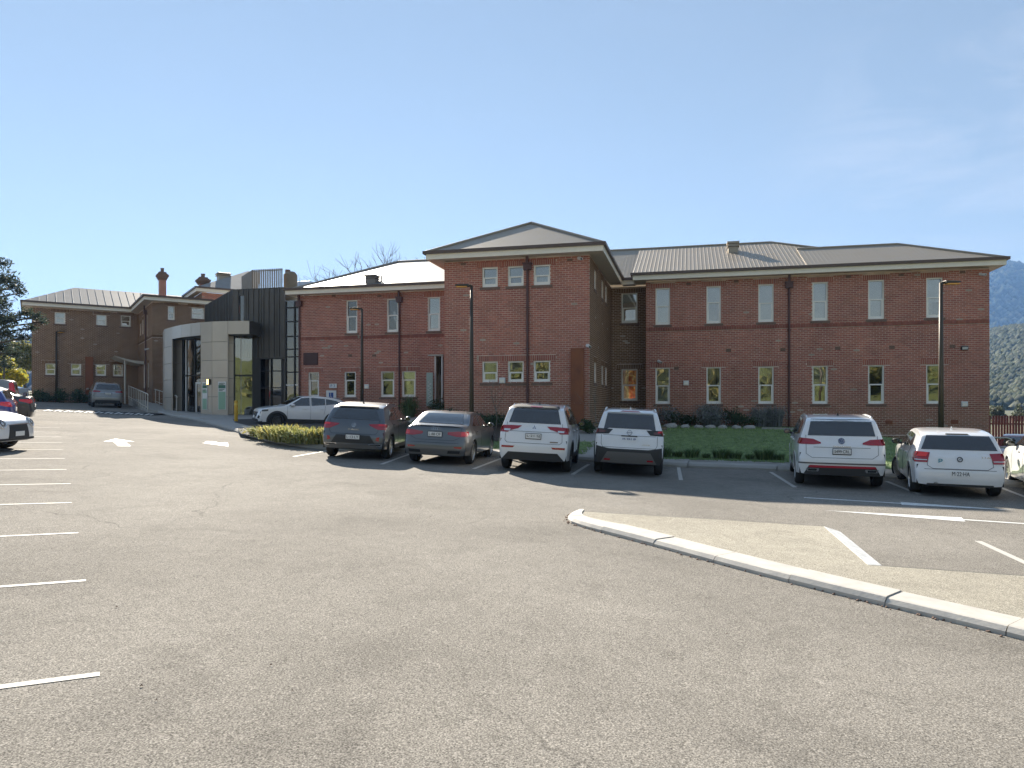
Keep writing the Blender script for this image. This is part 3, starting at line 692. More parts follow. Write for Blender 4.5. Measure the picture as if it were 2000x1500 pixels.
# roofs
ZR = ZE + .27; ridge_q = 41.0; zr = 10.72
W3 = lambda s, q, z: Vector((s, q, z))
rsp = f_.s_at(1505, ridge_q); hipL = sEL + .35; rL = f_.s_at(777, ridge_q)
roof_plane([W3(hipL, QM - e_ - .06, ZR), W3(tEL + 1.0, QM - e_ - .06, ZR), W3(tEL + 1.0, ridge_q, zr), W3(rL, ridge_q, zr)], W3(hipL, QM - e_, ZR), W3(tEL, QM - e_, ZR), .5, M_ROOFG, BR, rib_h=.014, rib_w=.03)
roof_plane([W3(hipL, QM - e_ - .06, ZR), W3(rL, ridge_q, zr), W3(hipL, 46.6, ZR)], W3(hipL, 46.6, ZR), W3(hipL, QM - e_, ZR), .5, M_ROOFG, BR, rib_h=.014, rib_w=.03)
roof_plane([W3(hipL, 46.6, ZR), W3(rL, ridge_q, zr), W3(rsp, ridge_q, zr), W3(rsp + 5.0, 46.6, ZR)], W3(hipL, 46.6, ZR), W3(11, 46.6, ZR), .5, M_ROOF, BR)
roof_plane([W3(tER - 2.4, QR - e_ - .06, ZR), W3(rsp + 2.6, QR - e_ - .06, ZR), W3(rsp, ridge_q, zr), W3(tER - 2.4, ridge_q, zr)], W3(tER, QR - e_, ZR), W3(rsp, QR - e_, ZR), .19, M_ROOF, BR)
roof_plane([W3(tEL + 1, ridge_q - 1.2, zr - .45), W3(tER - 2.0, ridge_q - 1.2, zr - .45), W3(tER - 2.0, ridge_q, zr), W3(tEL + 1, ridge_q, zr)], W3(tEL + 1, ridge_q - 1.2, zr - .45), W3(tER, ridge_q - 1.2, zr - .45), .4, M_ROOF, BR)
roof_plane([W3(rsp + 5.8, QM - e_, ZR - .02), W3(rsp + 5.8, ridge_q + 5.0, ZR), W3(rsp, ridge_q, zr)], W3(rsp + 5.8, QM - e_, ZR), W3(rsp + 5.8, ridge_q + 4, ZR), .19, M_ROOF, BR)
# right wing hip
hw = 3.4; zw = 9.78; rq = QM - e_ + hw; sb = f_.s_at(1556, rq)
roof_plane([W3(sRW - .66, QM - e_ - .06, ZR), W3(rsp + 5.8, QM - e_ - .06, ZR), W3(rsp, ridge_q, zr), W3(sRW - .66, ridge_q, zr)], W3(sRW, QM - e_, ZR), W3(sER, QM - e_, ZR), .19, M_ROOF, BR)
roof_plane([W3(sb, QM - e_ - .055, ZR + .004), W3(sER + .06, QM - e_ - .055, ZR + .004), W3(sER - hw, rq, zw), W3(sb, rq, zw)], W3(sRW, QM - e_, ZR), W3(sER, QM - e_, ZR), .19, M_ROOF, BR)
roof_plane([W3(sER + .06, QM - e_ - .06, ZR), W3(sER + .06, rq + hw, ZR), W3(sER - hw, rq, zw)], W3(sER, QM - e_, ZR), W3(sER, rq + hw, ZR), .19, M_ROOF, BR)
roof_plane([W3(sb, rq, zw), W3(sER - hw, rq, zw), W3(sER + .06, rq + hw, ZR), W3(sb, rq + hw, ZR)], W3(sER, rq + hw, ZR), W3(sb, rq + hw, ZR), .19, M_ROOF, BR)
# tower hip
tm = (tEL + tER) / 2; th = (tER - tEL) / 2; za = 10.2; tq = QT - e_
roof_plane([W3(tEL - .06, tq - .06, ZR + .01), W3(tER + .06, tq - .06, ZR + .01), W3(tm, tq + th, za)], W3(tEL, tq, ZR), W3(tER, tq, ZR), .16, M_ROOF, BR, rib_h=.035, rib_w=.075)
roof_plane([W3(tER + .06, tq - .06, ZR + .01), W3(tER + .06, QR + 1.5, ZR + .01), W3(tm, QR + 2.5, za), W3(tm, tq + th, za)], W3(tER, tq, ZR), W3(tER, QR, ZR), .16, M_ROOF, BR, rib_h=.035, rib_w=.075)
roof_plane([W3(tEL - .06, tq - .06, ZR + .01), W3(tm, tq + th, za), W3(tm, QR + 2.5, za), W3(tEL - .06, QR + 1.5, ZR + .01)], W3(tEL, QR, ZR), W3(tEL, tq, ZR), .16, M_ROOF, BR, rib_h=.035, rib_w=.075)
cap = MB()
for a, b in [((tEL - .06, tq - .06, ZR + .03), (tm, tq + th, za + .03)), ((tER + .06, tq - .06, ZR + .03), (tm, tq + th, za + .03)), ((tm, tq + th, za + .03), (tm, QR + 2, za + .03)),
             ((hipL, QM - e_, ZR + .02), (rL, ridge_q, zr + .02)), ((rL, ridge_q, zr + .02), (rsp, ridge_q, zr + .02)), ((rsp, ridge_q, zr + .02), (rsp + 2.3, ridge_q - 2.4, zr - .96)), ((sb, rq, zw + .02), (sER - hw, rq, zw + .02)), ((sER - hw, rq, zw + .02), (sER + .06, QM - e_ - .06, ZR + .02))]: cap.tube([a, b], .06, 8)
cap.build('ridge_cap', M_ROOF, BR.e, BR.base)
def cowl(B, s, q, z, w, h, mt, name='roof_vent'):
    m = MB(); m.box(s - w / 2, s + w / 2, q - w / 2, q + w / 2, z - .3, z + h * .62); m.box(s - w * .62, s + w * .62, q - w * .62, q + w * .62, z + h * .62, z + h * .7)
    m.box(s - w * .5, s + w * .5, q - w * .5, q + w * .5, z + h * .7, z + h * .84); m.box(s - w * .62, s + w * .62, q - w * .62, q + w * .62, z + h * .84, z + h); m.build(name, mt, B.e, B.base, bevel=.02)
cq = 39.2; cowl(BR, f_.s_at(1431.5, cq), cq, f_.z_at(1431, 500, cq), .5, .72, M_ROOF)
cq = 35.9; cowl(BR, f_.s_at(727, cq), cq, 8.45, .55, .5, M_ROOFG)
m = MB(); m.tube([W3(f_.s_at(745, 36.0), 36.0, 8.3), W3(f_.s_at(745, 36.0), 36.0, 8.95)], .04); m.build('flue_pipe', M_STEEL, BR.e, BR.base)

# fittings that hang on the walls
def wall_thing(B, wall, name, a, z, label, cat, build):
    base = wall(a, z); b = B.f.w(base.x, base.y, z)
    e = empty(name, b, B.f.rot + math.atan2(wall.d.y, wall.d.x)); tag(e, label, cat); build(e); return e
def camera_bits(e):
    m = MB(); m.box(-.05, .05, -.06, .0, -.05, .05); m.build('mount', M_WHITE, e); m = MB(); m.tube([(0, -.06, 0), (0, -.12, -.05)], .02); m.tube([(-.04, -.08, -.02), (.12, -.32, -.1)], .06, 10); m.build('camera_body', M_WHITE, e)
    m = MB(); m.tube([(.12, -.32, -.1), (.125, -.325, -.101)], .05, 10); m.build('lens', M_BLACK, e)
wall_thing(BR, WT, 'security_camera', f_.s_at(1132, QT) - sTL, f_.z_at(1132, 504, QT), 'white security camera high under the eave of the projecting brick block', 'camera', camera_bits)
wall_thing(BR, WT, 'security_camera', sTR - sTL - .06, f_.z_at(1157, 674, QT), 'white security camera on the corner above the rusty steel panel', 'camera', camera_bits)
wall_thing(BR, WR, 'security_camera', f_.s_at(1287, QM) - sRW, f_.z_at(1287, 705, QM), 'white security camera above the leftmost lower window of the right wing', 'camera', camera_bits)
wall_thing(BR, WR, 'security_camera', f_.s_at(1914, QM) - sRW, f_.z_at(1914, 535, QM), 'white security camera under the eave at the far right corner of the building', 'camera', camera_bits)
def socket(e):
    m = MB(); m.box(-.13, .13, -.09, 0, -.12, .12); m.build('cover', M_WHITE, e, bevel=.015); m = MB(); m.box(-.09, .09, -.1, -.091, -.09, .03); m.build('flap', M_FASCIA, e)
for w_, q, px, py, lab in [(WR, QM, 1340, 748, 'small white square box on brick right of the first lower window'), (WR, QM, 1883, 789, 'small white square box on brick near the far right corner'), (WT, QT, 981.5, 743, 'small white square box between two low windows of the projecting block'), (WL, QM, 717, 755, 'small white square box on the left wing beside the lamp post')]:
    wall_thing(BR, w_, 'wall_box', f_.s_at(px, q) - w_.o.x, f_.z_at(px, py, q), lab, 'box', socket)
def flood(e):
    m = MB(); m.box(-.14, .14, -.12, 0, -.09, .09); m.build('housing', M_BLACK, e, bevel=.02); m = MB(); m.box(-.11, .11, -.132, -.121, -.07, .05); m.build('lens', M_STEEL, e)
wall_thing(BR, WR, 'wall_light', f_.s_at(1883, QM) - sRW, f_.z_at(1883, 680, QM), 'black wall light on the brick near the right end', 'light', flood)
# ---------------------------------------------------------------- far brown brick block (left)
QA, QB = 64.4, 56.4
sA0 = LF.s_at(62, QA); sA1 = LF.s_at(270, QA)
BA = building(LF, 'brown_brick_building', (sA0 + sA1) / 2, QA, 1.9, 'two storey brown brick building with chimneys and small white windows behind the ramp')
WA = Wall(sA0, QA, (1, 0), sA1 - sA0)
zl = lambda px, py, q: LF.z_at(px, py, q)
def opl(q, l, r, t, b, w): c = (l + r) / 2; return (LF.s_at(l, q) - w.o.x, LF.s_at(r, q) - w.o.x, zl(c, b, q), zl(c, t, q))
ops = [opl(QA, 107, 127.4, 610, 632.6, WA), opl(QA, 188, 208, 615, 636, WA), opl(QA, 236, 255, 616.6, 638, WA), opl(QA, 88.8, 109, 710, 733, WA), opl(QA, 138.6, 158.5, 710.5, 733.5, WA), opl(QA, 187, 207, 711.5, 734, WA), opl(QA, 220.6, 240, 712, 735, WA)]
ZA = 9.3
brick_wall(BA, WA, 1.2, ZA, ops, PAL_BRN)
for i, o in enumerate(ops): window(BA, WA, *o, blind=(1, .55, 0, 0, 0, 0, 0)[i], curtain=(0, 0, 0, 1, 1, .9, .6)[i], split=.5)
WB = Wall(sA1, QA, (0, -1), QA - QB)
sd = [(1.2, 1.75, 7.35, 8.3), (2.6, 3.1, 7.35, 8.5), (5.2, 5.6, 7.0, 8.6), (3.4, 4.0, 3.2, 5.0), (5.6, 6.1, 3.2, 5.0)]
brick_wall(BA, WB, 1.2, ZA, sd, PAL_BRN, strings=(6.75,))
for o in sd: window(BA, WB, *o, blind=.4)
sB1 = LF.s_at(418, QB) + 1.5
WM = Wall(sA1, QB, (1, 0), sB1 - sA1)
ops = [opl(QB, 328, 341, 598, 625, WM), opl(QB, 374.4, 399, 601, 623, WM)]
brick_wall(BA, WM, 1.2, ZA, ops, PAL_BRN, strings=(6.75,))
for i, o in enumerate(ops): window(BA, WM, *o, blind=(.4, 0)[i], split=.5)
downpipe(BA, WB, 5.0, 1.6, 9.0)
eave(BA, [(sA0 - .6, QA + 7.2), (sA0 - .6, QA - .6), (sA1 - .6, QA - .6), (sA1 - .6, QB - .6), (LF.s_at(417, QB - .6), QB - .6)], ZA, ZA + .26, .6)
zt = ZA + .3; hb = 3.5; sa = sA0 - .66; qa = QA - .66; zr2 = 11.35
roof_plane([W3(sa, qa, zt), W3(sA1 + 6, qa, zt), W3(sA1 + 6, qa + hb, zr2), W3(sa + hb, qa + hb, zr2)], W3(sa, qa, zt), W3(sA1, qa, zt), .55, M_ROOFD, BA, rib_h=.012, rib_w=.014)
roof_plane([W3(sa, qa, zt), W3(sa + hb, qa + hb, zr2), W3(sa, qa + 2 * hb, zt)], W3(sa, qa + 2 * hb, zt), W3(sa, qa, zt), .55, M_ROOFD, BA, rib_h=.012, rib_w=.014)
roof_plane([W3(sa, qa + 2 * hb, zt), W3(sa + hb, qa + hb, zr2), W3(sA1 + 6, qa + hb, zr2), W3(sA1 + 6, qa + 2 * hb, zt)], W3(sa, qa + 2 * hb, zt), W3(sA1, qa + 2 * hb, zt), .55, M_ROOFD, BA, rib_h=.012, rib_w=.014)
sm = sA1 - .66; qm = QB - .66
roof_plane([W3(sm, qm, zt), W3(sB1, qm, zt), W3(sB1, qm + 5, zt + .35), W3(sm + 5, qm + 5, zt + .35)], W3(sm, qm, zt), W3(sB1, qm, zt), .55, M_ROOF, BA)
roof_plane([W3(sm, qm, zt), W3(sm + 5, qm + 5, zt + .35), W3(sm + 5, QA, zt + .35), W3(sm, QA, zt)], W3(sm, QA, zt), W3(sm, qm, zt), .55, M_ROOF, BA)
# rear upper block
QC = 62.0; sC0 = LF.s_at(394, QC); sC1 = LF.s_at(500, QC); ZC = 11.05
WCf = Wall(sC0, QC, (1, 0), sC1 - sC0); brick_wall(BA, WCf, 8.6, ZC, [], PAL_RED)
WCs = Wall(sC0, QC + 6, (0, -1), 6); brick_wall(BA, WCs, 8.6, ZC, [], PAL_BRN)
eave(BA, [(sC0 - .5, QC + 6), (sC0 - .5, QC - .5), (sC1, QC - .5)], ZC, ZC + .28, .5)
zc = ZC + .3; rc = QC + 4.2; src = LF.s_at(484, rc)
roof_plane([W3(sC0 - .55, QC - .55, zc), W3(sC1, QC - .55, zc), W3(sC1 + 1.5, rc, 13.9), W3(src, rc, 13.9)], W3(sC0, QC - .5, zc), W3(sC1, QC - .5, zc), .6, M_ROOFD, BA, rib_h=.012, rib_w=.014)
roof_plane([W3(sC0 - .55, QC - .55, zc), W3(src, rc, 13.9), W3(sC0 - .55, rc + 4, zc)], W3(sC0, rc + 4, zc), W3(sC0, QC, zc), .6, M_ROOFD, BA, rib_h=.012, rib_w=.014)
cowl(BA, LF.s_at(436, 65), 65, zl(436, 548, 65), .9, .6, M_ROOF)
def chimney(px, py_t, py_b, q, wpx):
    s = LF.s_at(px, q); zt_ = zl(px, py_t, q); zb = zl(px, py_b, q) - .6; w = wpx / FP * LF.Y_at(px, q) / 2
    Bx = Bld(); Bx.f = LF; Bx.base = BA.base; h = zt_ - zb
    m = MB(); m.box(s - w, s + w, q - w, q + w, zb, zt_ - .9); c = m.build('chimney', M_MORTAR, BA.e, BA.base)
    Bx.e = c
    wl_ = Wall(s - w, q - w - .001, (1, 0), 2 * w); bk = brick_wall(Bx, wl_, zb, zt_ - .88, [], PAL_RED, soldier=False)
    wl2 = Wall(s + w + .001, q - w, (0, 1), 2 * w); bk = brick_wall(Bx, wl2, zb, zt_ - .88, [], PAL_RED, soldier=False)
    # flatten the third level: children of the inner walls stay two deep below the building
    for ch in list(c.children):
        for g in list(ch.children): g.parent = c
        bpy.data.objects.remove(ch)
    m = MB()
    for z0, z1, k in ((-.9, -.78, 1.25), (-.78, -.66, 1.5), (-.66, -.5, 1.75), (-.5, -.42, 1.4), (-.42, -.3, 1.1)): m.box(s - w * k, s + w * k, q - w * k, q + w * k, zt_ + z0, zt_ + z1)
    m.lathe([(w * .55, -.3), (w * .5, -.05), (w * .62, -.04), (w * .62, 0), (0, 0)], (s, q, zt_), n=12); m.build('chimney_cap', M_SILL, c, BA.base)
chimney(317, 524, 567, 59.5, 12); chimney(396.5, 535, 556, 63.5, 14)
m = MB(); m.pbox(WA, LF.s_at(166.5, QA) - sA0, LF.s_at(182, QA) - sA0, 1.8, zl(174, 697, QA), .02, .13); m.build('corten_panel', M_CORTEN, BA.e, BA.base)
m = MB()
for w_ in (WA, WM): m.quad(w_(0, 1, -2.4), w_(w_.len, 1, -2.4), w_(w_.len, ZA, -2.4), w_(0, ZA, -2.4))
m.pbox(WA, 0, WA.len, 5.4, 5.6, -2.4, -.26); m.pbox(WB, 0, WB.len, 1, ZA, -2.4, -2.3); m.build('interior_wall', M_INNER, BA.e, BA.base)
wall_thing(BA, WB, 'security_camera', 6.3, zl(291, 681, QB + 1.7), 'white security camera on the side wall beside the ramp of the far brown building', 'camera', camera_bits)
# porch roof with posts over the ramp
pc = LF.w(sA1 - 2.2, QA - 2, 2.05)
porch = empty('porch', pc, LF.rot); tag(porch, 'white curved porch canopy on slim posts against the far brown brick building', 'porch')
pz = lambda px, py, q: LF.z_at(px, py, q)
q1 = QA - .2; pl = [(224, 694.5), (234, 697.5), (245, 700.5), (258, 703.3), (272, 705), (286, 705.6)]
PWH = mat('porch_white', (.62, .58, .50), .5, var=.06)
rows = [[], []]; qf = 60.8
Lp = lambda s, q, z: Vector((s - (sA1 - 2.2), q - (QA - 2), z - 2.05))
m = MB(); up = []; 
for i, (px, py) in enumerate(pl):
    s = LF.s_at(px, qf); z = LF.z_at(px, py, qf); up.append((s, z))
th_ = [.03, .08, .13, .17, .21, .24]
grid_t = [[Lp(s, q, z + .0) for s, z in up] for q in (qf, QA - .02)]; grid_b = [[Lp(s, q, z - t) for (s, z), t in zip(up, th_)] for q in (qf, QA - .02)]
m.grid(grid_t); m.grid(grid_b); m.grid([grid_t[0], grid_b[0]]); m.poly([grid_t[0][-1], grid_t[1][-1], grid_b[1][-1], grid_b[0][-1]]); m.build('canopy', PWH, porch)
for px, q, zt_ in ((244.2, qf + .15, 0), (284.5, qf + .15, 0), (275.5, QA - 1.2, 0)):
    s = LF.s_at(px, q); zt2 = np.interp(s, [a for a, _ in up], [b for _, b in up]) - .12; g0 = vz(*LF.w(s, q).xy)
    m = MB(); m.tube([Lp(s, q, g0), Lp(s, q, zt2)], .06, 10); m.build('post', PWH, porch)

# ---------------------------------------------------------------- entrance pavilion
PV = [(318, 47.2), (321, 45.2), (336, 43.9), (354, 42.75), (373, 42.05), (392, 41.5), (414, 41.1), (445, 40.85), (487, 40.7), (509.5, 41.9)]
PP = [xy(px, Y) for px, Y in PV]
GZ = 1.27
pav = empty('entrance_pavilion', (PP[6].x, PP[6].y, GZ)); tag(pav, 'grey panelled curved entrance pavilion with tall glass doors and green signs', 'building')
po = (PP[6].x, PP[6].y, GZ)
ZT, ZLB = 6.72, 5.95
J = [1.25, 2.38, 3.47, 4.48, 5.54, ZT]
def pnorm(a, b): d = (b - a).normalized(); return Vector((d.y, -d.x))
def panel(name, a, b, z0, z1, mt, th=.06, gap=.01, back=0.0, parent=None, off=po):
    n = pnorm(a, b); d = (b - a).normalized(); a2 = a + d * gap - n * back; b2 = b - d * gap - n * back
    m = MB(); m.prism([(*(a2 - n * th), z0 + gap), (*(b2 - n * th), z0 + gap), (*(b2 - n * th), z1 - gap), (*(a2 - n * th), z1 - gap)], (n.x * th, n.y * th, 0))
    return m.build(name, mt, parent or pav, off)
full = [0, 1, 5, 6]
for i in range(8):
    if i in full:
        for z0, z1 in zip(J, J[1:]): panel('cladding_panel', PP[i], PP[i + 1], z0, z1, M_PANEL)
    else: panel('cladding_panel', PP[i], PP[i + 1], ZLB, ZT, M_PANEL)
MDP = mat('dark_panel', (.075, .07, .063), .42, metal=.25)
panel('cladding_panel', PP[8], PP[9], ZLB, ZT, MDP)
# backing, soffit and roof
m = MB(); inn = [p - pnorm(PP[max(0, i - 1)], PP[min(9, i + 1)]) * .09 for i, p in enumerate(PP)]
for i in range(9):
    z0 = 1.2 if i in full else ZLB + .02
    m.quad((*inn[i], z0), (*inn[i + 1], z0), (*inn[i + 1], ZT - .04), (*inn[i], ZT - .04))
m.build('backing', M_BLACK, pav, po)
back = [xy(500, 46), xy(340, 52)]
m = MB(); m.prism([(p.x, p.y, ZT - .06) for p in inn + back], (0, 0, .04)); m.build('roof', M_ROOFG, pav, po)
m = MB(); m.prism([(p.x, p.y, ZLB + .01) for p in inn + back], (0, 0, .04)); m.build('soffit', MDP, pav, po)
# left doorway recess: side panel, glass screen and sliding door
r0, r1 = xy(333, 44.75), xy(396, 43.5)
def rec(px):  # a point of the recess line seen at px
    t = (px - 1000) / FP; d = r1 - r0; k = (t * r0.y - r0.x) / (d.x - t * d.y); return r0 + d * k
for z0, z1 in zip(J[:-1], J[1:-1] + [ZLB]): panel('cladding_panel', rec(336), rec(355), z0, z1, M_PANEL)
panel('reveal_panel', PP[2] + Vector((.02, .06)), rec(336), 1.25, ZLB, M_PANEL); panel('reveal_panel', rec(392), PP[5] + Vector((-.02, .06)), 1.25, ZLB, M_PANEL)
panel('door_post', rec(355.3), rec(358.5), 1.25, ZLB, M_BLACK, .12, 0)
gl = panel('glass_screen', rec(358.5), rec(399), 1.3, ZLB - .02, M_GLASS2, .02, 0, .04)
for px in (362.5, 379.5): panel('mullion', rec(px), rec(px + 1.6), 1.27, ZLB - .01, M_WHITE if px < 370 else M_BLACK, .07, 0, -.02)
panel('transom', rec(358.5), rec(399), 3.68, 3.76, M_BLACK, .07, 0, -.021)
da, db = rec(385), rec(397)
dr = MB(); n_ = pnorm(da, db)
def bar(m, a, b, z0, z1, n, o0, o1):
    m.prism([(*(a + n * o0), z0), (*(b + n * o0), z0), (*(b + n * o0), z1), (*(a + n * o0), z1)], (*(n * (o1 - o0)), 0))
dd = (db - da).normalized()
bar(dr, da, da + dd * .09, 1.27, 3.3, n_, .05, .12); bar(dr, da, db, 3.2, 3.3, n_, .051, .121); bar(dr, da, db, 1.27, 1.36, n_, .051, .121)
dro = dr.build('sliding_door', M_WHITE, pav, po); m = MB(); bar(m, da + dd * .09, db, 1.36, 3.2, n_, .07, .085); m.build('pane', M_GLASS2, dro, po)
# right recess
r0, r1 = xy(440, 41.75), xy(512, 42.5)
for z0, z1 in zip(J[:-1], J[1:-1] + [ZLB]): panel('cladding_panel', rec(445), rec(456.5), z0, z1, M_PANEL)
panel('reveal_panel', PP[7] + Vector((.02, .06)), rec(445), 1.25, ZLB, M_PANEL)
panel('mullion', rec(456.5), rec(459.5), 1.25, ZLB, M_BLACK, .12, 0, -.03)
panel('glass_screen', rec(459.5), rec(492.5), 1.3, ZLB - .02, M_GLASS2, .02, 0, .04)
panel('mullion', rec(470), rec(471.3), 1.27, ZLB - .01, M_STEEL, .07, 0, -.02)
panel('door_post', rec(492.5), rec(509), 1.25, ZLB, M_BLACK, .15, 0, -.03)
panel('transom', rec(459.5), rec(492.5), 3.6, 3.7, M_BLACK, .07, 0, -.021)
# floor, back wall and something to see inside
m = MB(); m.quad((*xy(320, 50), 1.3), (*xy(560, 45), 1.3), (*xy(560, 51), 1.3), (*xy(330, 56), 1.3)); m.quad((*xy(330, 55), 1.2), (*xy(575, 49), 1.2), (*xy(575, 49), 8.5), (*xy(330, 55), 8.5)); m.build('interior_wall', M_INNER, pav, po)
# sign boards with green panels
M_SGREEN = mat('sign_green', (.30, .47, .33), .5); M_SDARK = mat('sign_dark', (.05, .13, .09), .5)
def sign(px0, px1, i, y0, y1, rows_, lab):
    a0 = PP[i]; b0 = PP[i + 1]; d = b0 - a0; n = pnorm(a0, b0)
    def on(px): t = (px - 1000) / FP; k = (t * a0.y - a0.x) / (d.x - t * d.y); return a0 + d * k
    a, b = on(px0), on(px1); zz = lambda py: CAMH + (792 - py) / FP * a.y
    e = empty('sign_board', (a.x, a.y, zz(y1)), math.atan2(d.y, d.x)); tag(e, lab, 'sign'); L_ = (b - a).length; H_ = zz(y0) - zz(y1)
    m = MB(); m.box(0, L_, -.035, -.004, 0, H_); m.build('board', M_WHITE, e)
    for (v0, v1, mt, nm) in rows_:
        m = MB(); m.box(.03, L_ - .03, -.041, -.036, H_ * (1 - v1), H_ * (1 - v0)); m.build(nm, mt, e)
    m = MB()
    for v, w in ((.045, .8), (.085, .6), (.27, .7), (.31, .5)): m.box(L_ * .1, L_ * (.1 + w), -.0445, -.0415, H_ * (1 - v) - .035, H_ * (1 - v))
    m.build('lettering', M_SDARK, e)
sign(426.5, 442, 6, 745.5, 800, [(.12, .24, mat('sign_green_dark', (.06, .17, .11), .5), 'green_band'), (.36, .99, M_SGREEN, 'green_panel')], 'white and green sign board on the wide grey panel, right of the lit lamp')
sign(396, 405.5, 5, 746.5, 800, [(.12, .22, mat('sign_green_dark', (.06, .17, .11), .5), 'green_band'), (.30, .40, M_SGREEN, 'green_band'), (.60, .99, M_SGREEN, 'green_panel')], 'narrow white and green sign board beside the glass sliding door')
a = PP[5].lerp(PP[6], .77); e = empty('wall_lamp', (a.x, a.y, CAMH + 46 / FP * a.y), math.atan2((PP[6] - PP[5]).y, (PP[6] - PP[5]).x)); tag(e, 'small glowing yellow wall lamp between the two green signs', 'lamp')
m = MB(); m.box(-.09, .11, -.1, 0, -.16, .16); m.build('housing', M_BRONZE, e); m = MB(); m.box(-.085, .03, -.112, -.101, -.14, .14); m.build('lens', mat('lamp_glow', (1, .7, .25), .4, emit=(1, .62, .18, 3.2)), e)

# ---------------------------------------------------------------- dark ribbed box and glazed link
QD = 37.5
dxt = empty('dark_metal_building', BF.w(BF.s_at(500, QD), QD, 1.2), BF.rot); tag(dxt, 'dark ribbed metal clad box with a glazed ground floor behind the entrance pavilion', 'building')
Bd = Bld(); Bd.f = BF; Bd.e = dxt; Bd.base = (BF.s_at(500, QD), QD, 1.2)
c0 = BF.s_at(455, QD); c1 = BF.s_at(556.5, QD); WD = Wall(c0, QD, (1, 0), c1 - c0); ZD0, ZD1 = 4.74, 8.83
wst = BF.s_at(466.5, QD) - c0, BF.s_at(476, QD) - c0
def clad(wall, a0, a1, z0, z1, pitch, k0=0):
    n = max(1, round((a1 - a0) / pitch)); st = (a1 - a0) / n
    for i in range(n):
        m = MB(); x0, x1 = a0 + i * st, a0 + (i + 1) * st
        m.pbox(wall, x0 + .003, x1 - .003, z0, z1, -.05, 0); m.pbox(wall, x1 - .045, x1 - .006, z0, z1, .001, .055); 
        if (i + k0) % 3 == 1: m.pbox(wall, x0 + st * .45, x0 + st * .5, z0, z1, .001, .03)
        m.build('cladding_panel', M_DARK, dxt, Bd.base)
clad(WD, 0, wst[0], ZD0, ZD1, .36); clad(WD, wst[1], WD.len, ZD0, ZD1, .33, 1); clad(WD, wst[0], wst[1], 8.45, ZD1, .3)
m = MB(); m.pbox(WD, wst[0], wst[1], ZD0, 8.45, -.08, -.06); m.build('slot_window', M_GLASS2, dxt, Bd.base)
# left return along the other building's direction
cw = BF.w(c0, QD).xy; mb = Vector((LF.m.x, LF.m.y))
pl_ = cw + mb * 8.4
loc = lambda p: Vector((p.dot(BF.u), p.dot(BF.m)))
WDl = Wall(*loc(pl_), loc(cw) - loc(pl_), 8.4); clad(WDl, 0, 8.4, 3.5, ZD1, .42)
m = MB(); pr = [(*loc(pl_), ZD1 - .06), (*loc(cw), ZD1 - .06), (c1, QD, ZD1 - .06), (c1, QD + 7, ZD1 - .06), (*(loc(pl_) + Vector((6, 0))), ZD1 - .06)]
m.prism(pr, (0, 0, .04)); m.build('roof', MDP, dxt, Bd.base)
m = MB(); m.pbox(WD, -.01, WD.len, ZD0 - .08, ZD0 - .004, -1.6, .03); m.build('soffit', MDP, dxt, Bd.base)
WD2 = Wall(c0, QD + .35, (1, 0), c1 - c0); a_ = lambda px: BF.s_at(px, QD + .35) - c0
m = MB(); m.pbox(WD2, a_(500), a_(553), 1.2, ZD0 - .09, -.02, 0); m.build('glass_screen', M_GLASS2, dxt, Bd.base)
for px0, px1 in ((499, 508), (530, 531.3), (551, 556)): 
    m = MB(); m.pbox(WD2, a_(px0), a_(px1), 1.1, ZD0 - .09, .002, .1); m.build('mullion', M_BLACK, dxt, Bd.base)
for z in (2.9, 3.9): 
    m = MB(); m.pbox(WD2, a_(508), a_(551), z, z + .06, .003, .06); m.build('transom', M_BLACK, dxt, Bd.base)
# glazed link to the red wing
QG = 37.0; g0, g1 = BF.s_at(557.5, QG), BF.s_at(584, QG); WG = Wall(g0, QG, (1, 0), g1 - g0)
m = MB(); m.pbox(WG, .0, WG.len, 1.0, 7.95, -.03, -.01); m.build('glass_link', M_GLASS2, dxt, Bd.base)
for py in (601, 628, 657, 682, 697, 727, 752):
    z = BF.z_at(570, py, QG); m = MB(); m.pbox(WG, 0, WG.len, z - .035, z + .035, -.008, .05); m.build('transom', M_BLACK if py < 740 else M_WHITE, dxt, Bd.base)
for a in (.0, WG.len - .3): m = MB(); m.pbox(WG, a, a + .07, 1.0, 7.9, -.009, .06); m.build('mullion', M_BLACK, dxt, Bd.base)
m = MB(); m.pbox(WG, .05, WG.len - .05, BF.z_at(570, 627, QG), BF.z_at(570, 603, QG), -.2, -.15); m.build('blind', M_BLIND, dxt, Bd.base)
# roof plant screen and tank
sq = 42.5; ss0, ss1 = BF.s_at(493, sq), BF.s_at(550, sq); zs0, zs1 = 8.6, BF.z_at(495, 527, sq)
scr = empty('plant_screen', BF.w(ss0, sq, zs0), BF.rot); tag(scr, 'tan slatted screen on the roof above the dark metal box', 'screen')
m = MB(); n = 17
for i in range(n):
    x = (ss1 - ss0) * i / (n - 1); m = MB(); m.box(x, x + .07, -.05, .0, 0, zs1 - zs0); m.build('slat', M_TAN, scr)
for z in (.3, 1.0, zs1 - zs0 - .12): m = MB(); m.box(0, ss1 - ss0, .004, .05, z, z + .05); m.build('rail', M_TAN, scr)
lft = loc(BF.w(ss0, sq).xy + mb * 3.0) - Vector((ss0, sq)); wl_ = Wall(lft.x, lft.y, -lft, lft.length)
for i in range(9): m = MB(); a = wl_.len * i / 9; m.pbox(wl_, a, a + wl_.len / 9 - .012, 0, zs1 - zs0, -.04, 0); m.build('slat', M_TAN, scr)
